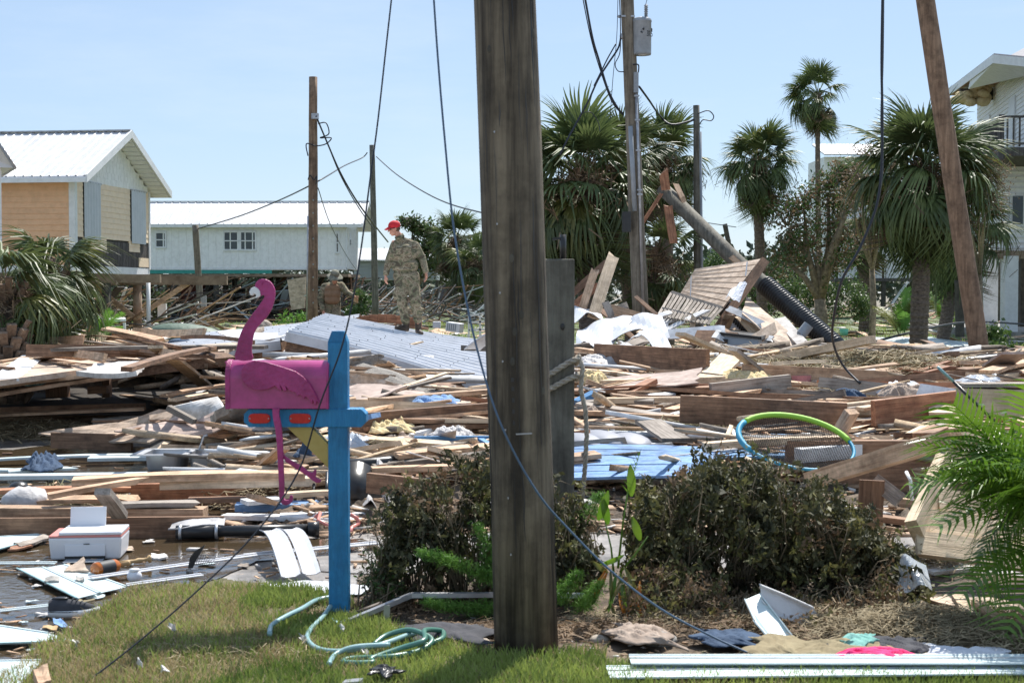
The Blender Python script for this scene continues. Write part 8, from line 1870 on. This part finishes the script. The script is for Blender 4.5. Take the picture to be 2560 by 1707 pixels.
    for (a, e, w, sg) in (((-.125, .02, .84), (-.105, -.06, .52), (-.058, .0, .20), -1), ((.055, .02, .84), (.105, -.06, .52), (.14, .02, .22), 1)):
        r_.capsule(Lc(*a), Lc(*e), .125, .092, 14); r_.capsule(Lc(*e), Lc(*w), .095, .078, 14); r_.ellip(Lc(a[0]+sg*.085, .0, .62), .055, .075, .10)
        for q in range(4): r_.ellip(Lc(w[0]+.01*q, -.02, .22+.055*q), .092, .088, .022); r_.ellip(Lc(e[0], -.06, .50+.05*q-.05), .098, .075, .018)
    skinmod(r_.build('trousers', M['camo'], t, True), .013, 3)
    for (ax, ay, tx, ty) in ((-.045, .03, -.185, -.05), (.145, .05, .195, -.115)):
        z0 = foot(ax, ay)+.0; z1 = foot(tx, ty); o = MB(); o.capsule(Lc(ax, ay, .22), Lc(ax, ay, z0+.07), .062, .058); o.capsule(Lc(ax, ay, z0+.055), Lc(tx, ty, z1+.045), .055, .05); o.capsule(Lc(ax, ay, z0+.03), Lc(tx, ty, z1+.028), .045, .045)
        bt = skinmod(o.build('boot', M['bootl'], t, True), .012, 2)
    cp_ = MB(); cp_.ellip(P(-.02, 0, .062), .112, .092, .088, Mx, 20, 12); cc = cp_.build('cap', M['redcap'], t, True)
    vv = []; fs = []
    for i in range(7):
        y = lerp(-.075, .075, i/6); e = math.sqrt(max(0, 1-(y/.08)**2))
        for q in range(4): s_ = q/3; vv.append(P(.055+.03*e+s_*.085*(.35+.65*e), y, .058-.028*s_*1.2-.05*(y/.08)**2*.5))
    for i in range(6):
        for q in range(3): fs.append((i*4+q, i*4+q+1, i*4+q+5, i*4+q+4))
    vz = MB().add(vv, fs).build('visor', M['redcap'], cc, True); md = vz.modifiers.new('s', 'SOLIDIFY'); md.thickness = .006
    MB().ellip(P(-.02, 0, .15), .008, .008, .005, Mx, 8, 5).build('button', M['redcap'], cc)
    g_ = MB()
    for q in (-1, 1): g_.ellip(P(.090, .034*q, .014), .008, .028, .018, Mx, 12, 8); g_.beam(P(.085, .066*q, .018), P(-.01, .083*q, .016), .005, .012)
    g_.build('sunglasses', M['black'], t, True)
    hr = MB(); hr.ellip(P(-.03, 0, .0), .092, .079, .06, Mx, 16, 10); hr.build('hair', M['hair'], t, True)
person_standing()
def person_bent():
    Y = 29.0; s = Y/F; B = Vector(((830-CX)*s, Y, .55)); Lc = lambda x, y, z: B+Vector((x, y, z))
    t = thing('person', 'person in camouflage with tan vest and olive boonie hat, bending forward', 'person', B)
    b = MB(); P, Mx = headmb(b, Lc(.075, -.12, 1.36), (.28, -.80, -.42), (0, 0, 1)); b.capsule(Lc(.05, .0, 1.20), Lc(.07, -.09, 1.30), .058, .052); b.capsule(Lc(.03, .0, 1.15), Lc(-.01, .08, .85), .11, .10)
    A1 = ((-.15, -.0, 1.17), (-.235, -.02, .93), (-.175, -.10, .72)); A2 = ((.19, -.0, 1.20), (.315, -.06, 1.05), (.435, -.16, 1.00))
    for (a, e, w) in (A1, A2): b.capsule(Lc(*a), Lc(*e), .042, .036); b.capsule(Lc(*e), Lc(*w), .035, .027)
    hand(b, Lc(-.17, -.105, .71), (.08, -.1, -1), (.6, -.8, 0), (.8, .2, -.2), 1); hand(b, Lc(.44, -.165, 1.0), (.8, -.3, -.45), (.1, -.9, .3), (-.2, .1, -.9), 1)
    for (a, e, w) in (((-.10, .08, .80), (-.09, -.02, .44), (-.08, .10, .05)), ((.06, .08, .80), (.09, -.02, .44), (.10, .12, .05))): b.capsule(Lc(*a), Lc(*e), .07, .05); b.capsule(Lc(*e), Lc(*w), .05, .04)
    skinmod(b.build('body', M['skin'], t, True), .009, 2)
    j = MB(); j.capsule(Lc(-.10, .0, 1.16), Lc(.14, .0, 1.18), .095, .095, 14); j.capsule(Lc(-.06, .05, .90), Lc(.06, .05, .90), .12, .12, 14); j.capsule(Lc(-.05, .02, 1.04), Lc(.07, .02, 1.04), .12, .12, 14); j.capsule(Lc(.03, .0, 1.18), Lc(.055, -.03, 1.25), .09, .07)
    for (a, e, w) in (A1, A2): j.capsule(Lc(*a), Lc(*e), .078, .065, 12); j.capsule(Lc(*e), Lc(*w), .064, .052, 12)
    skinmod(j.build('jacket', M['camo'], t, True), .013, 3)
    v = MB(); v.capsule(Lc(-.05, -.05, 1.14), Lc(.09, -.05, 1.15), .09, .09, 14); v.capsule(Lc(-.05, -.02, .92), Lc(.06, -.02, .92), .11, .11, 14); v.capsule(Lc(-.045, -.035, 1.03), Lc(.075, -.035, 1.03), .112, .112, 14); skinmod(v.build('vest', M['tanshirt'], t, True), .014, 3)
    r_ = MB(); r_.capsule(Lc(-.08, .07, .80), Lc(.06, .07, .80), .12, .12, 14)
    for (a, e, w) in (((-.10, .07, .76), (-.095, -.03, .44), (-.08, .08, .12)), ((.07, .07, .76), (.09, -.03, .44), (.10, .10, .12))): r_.capsule(Lc(*a), Lc(*e), .105, .085, 12); r_.capsule(Lc(*e), Lc(*w), .085, .07, 12)
    skinmod(r_.build('trousers', M['camo'], t, True), .014, 3)
    for x in (-.08, .10): o = MB(); o.capsule(Lc(x, .1, .15), Lc(x, .1, .05), .055, .055); o.capsule(Lc(x, .09, .045), Lc(x+.02, -.09, .04), .05, .045); skinmod(o.build('boot', M['bootl'], t, True), .012, 2)
    ht = MB(); ht.ellip(P(-.015, 0, .085), .10, .09, .075, Mx, 18, 10); vs = []; n = 24; fs = []
    hc = ht.build('hat', M['hat'], t, True)
    for k in range(n):
        a = 2*math.pi*k/n
        for q in range(4): r0 = .088+.026*q; vs.append(P(-.01+math.cos(a)*r0*1.05, math.sin(a)*r0, .055-.016*q+.01*math.sin(a*3+q)))
    for k in range(n):
        for q in range(3): fs.append((k*4+q, k*4+q+1, ((k+1) % n)*4+q+1, ((k+1) % n)*4+q))
    br = MB().add(vs, fs).build('brim', M['hat'], hc, True); md = br.modifiers.new('s', 'SOLIDIFY'); md.thickness = .006
    hr = MB(); hr.ellip(P(-.03, 0, .0), .09, .082, .08, Mx, 14, 10); hr.ellip(P(-.10, 0, -.06), .035, .035, .04, Mx, 10, 8); hr.build('hair', M['hair'], t, True)
    crumple('paper_bundle', 'brown papers and a pale card held in the hand of the bending person', [Lc(.44, -.2, .88), Lc(.55, -.2, .84), Lc(.57, -.2, .99), Lc(.46, -.2, 1.0)], 3, .03, 5, 'cork', .01)
person_bent()
MBp = MB().ellip(Vector((at(830, 700, 29).x, 29, .2)), 1.3, .9, .36, None, 18, 8); tag(MBp.build('debris_hump', M['mud'], None, True), 'debris hump the bending person stands on', 'debris', None, 'stuff')
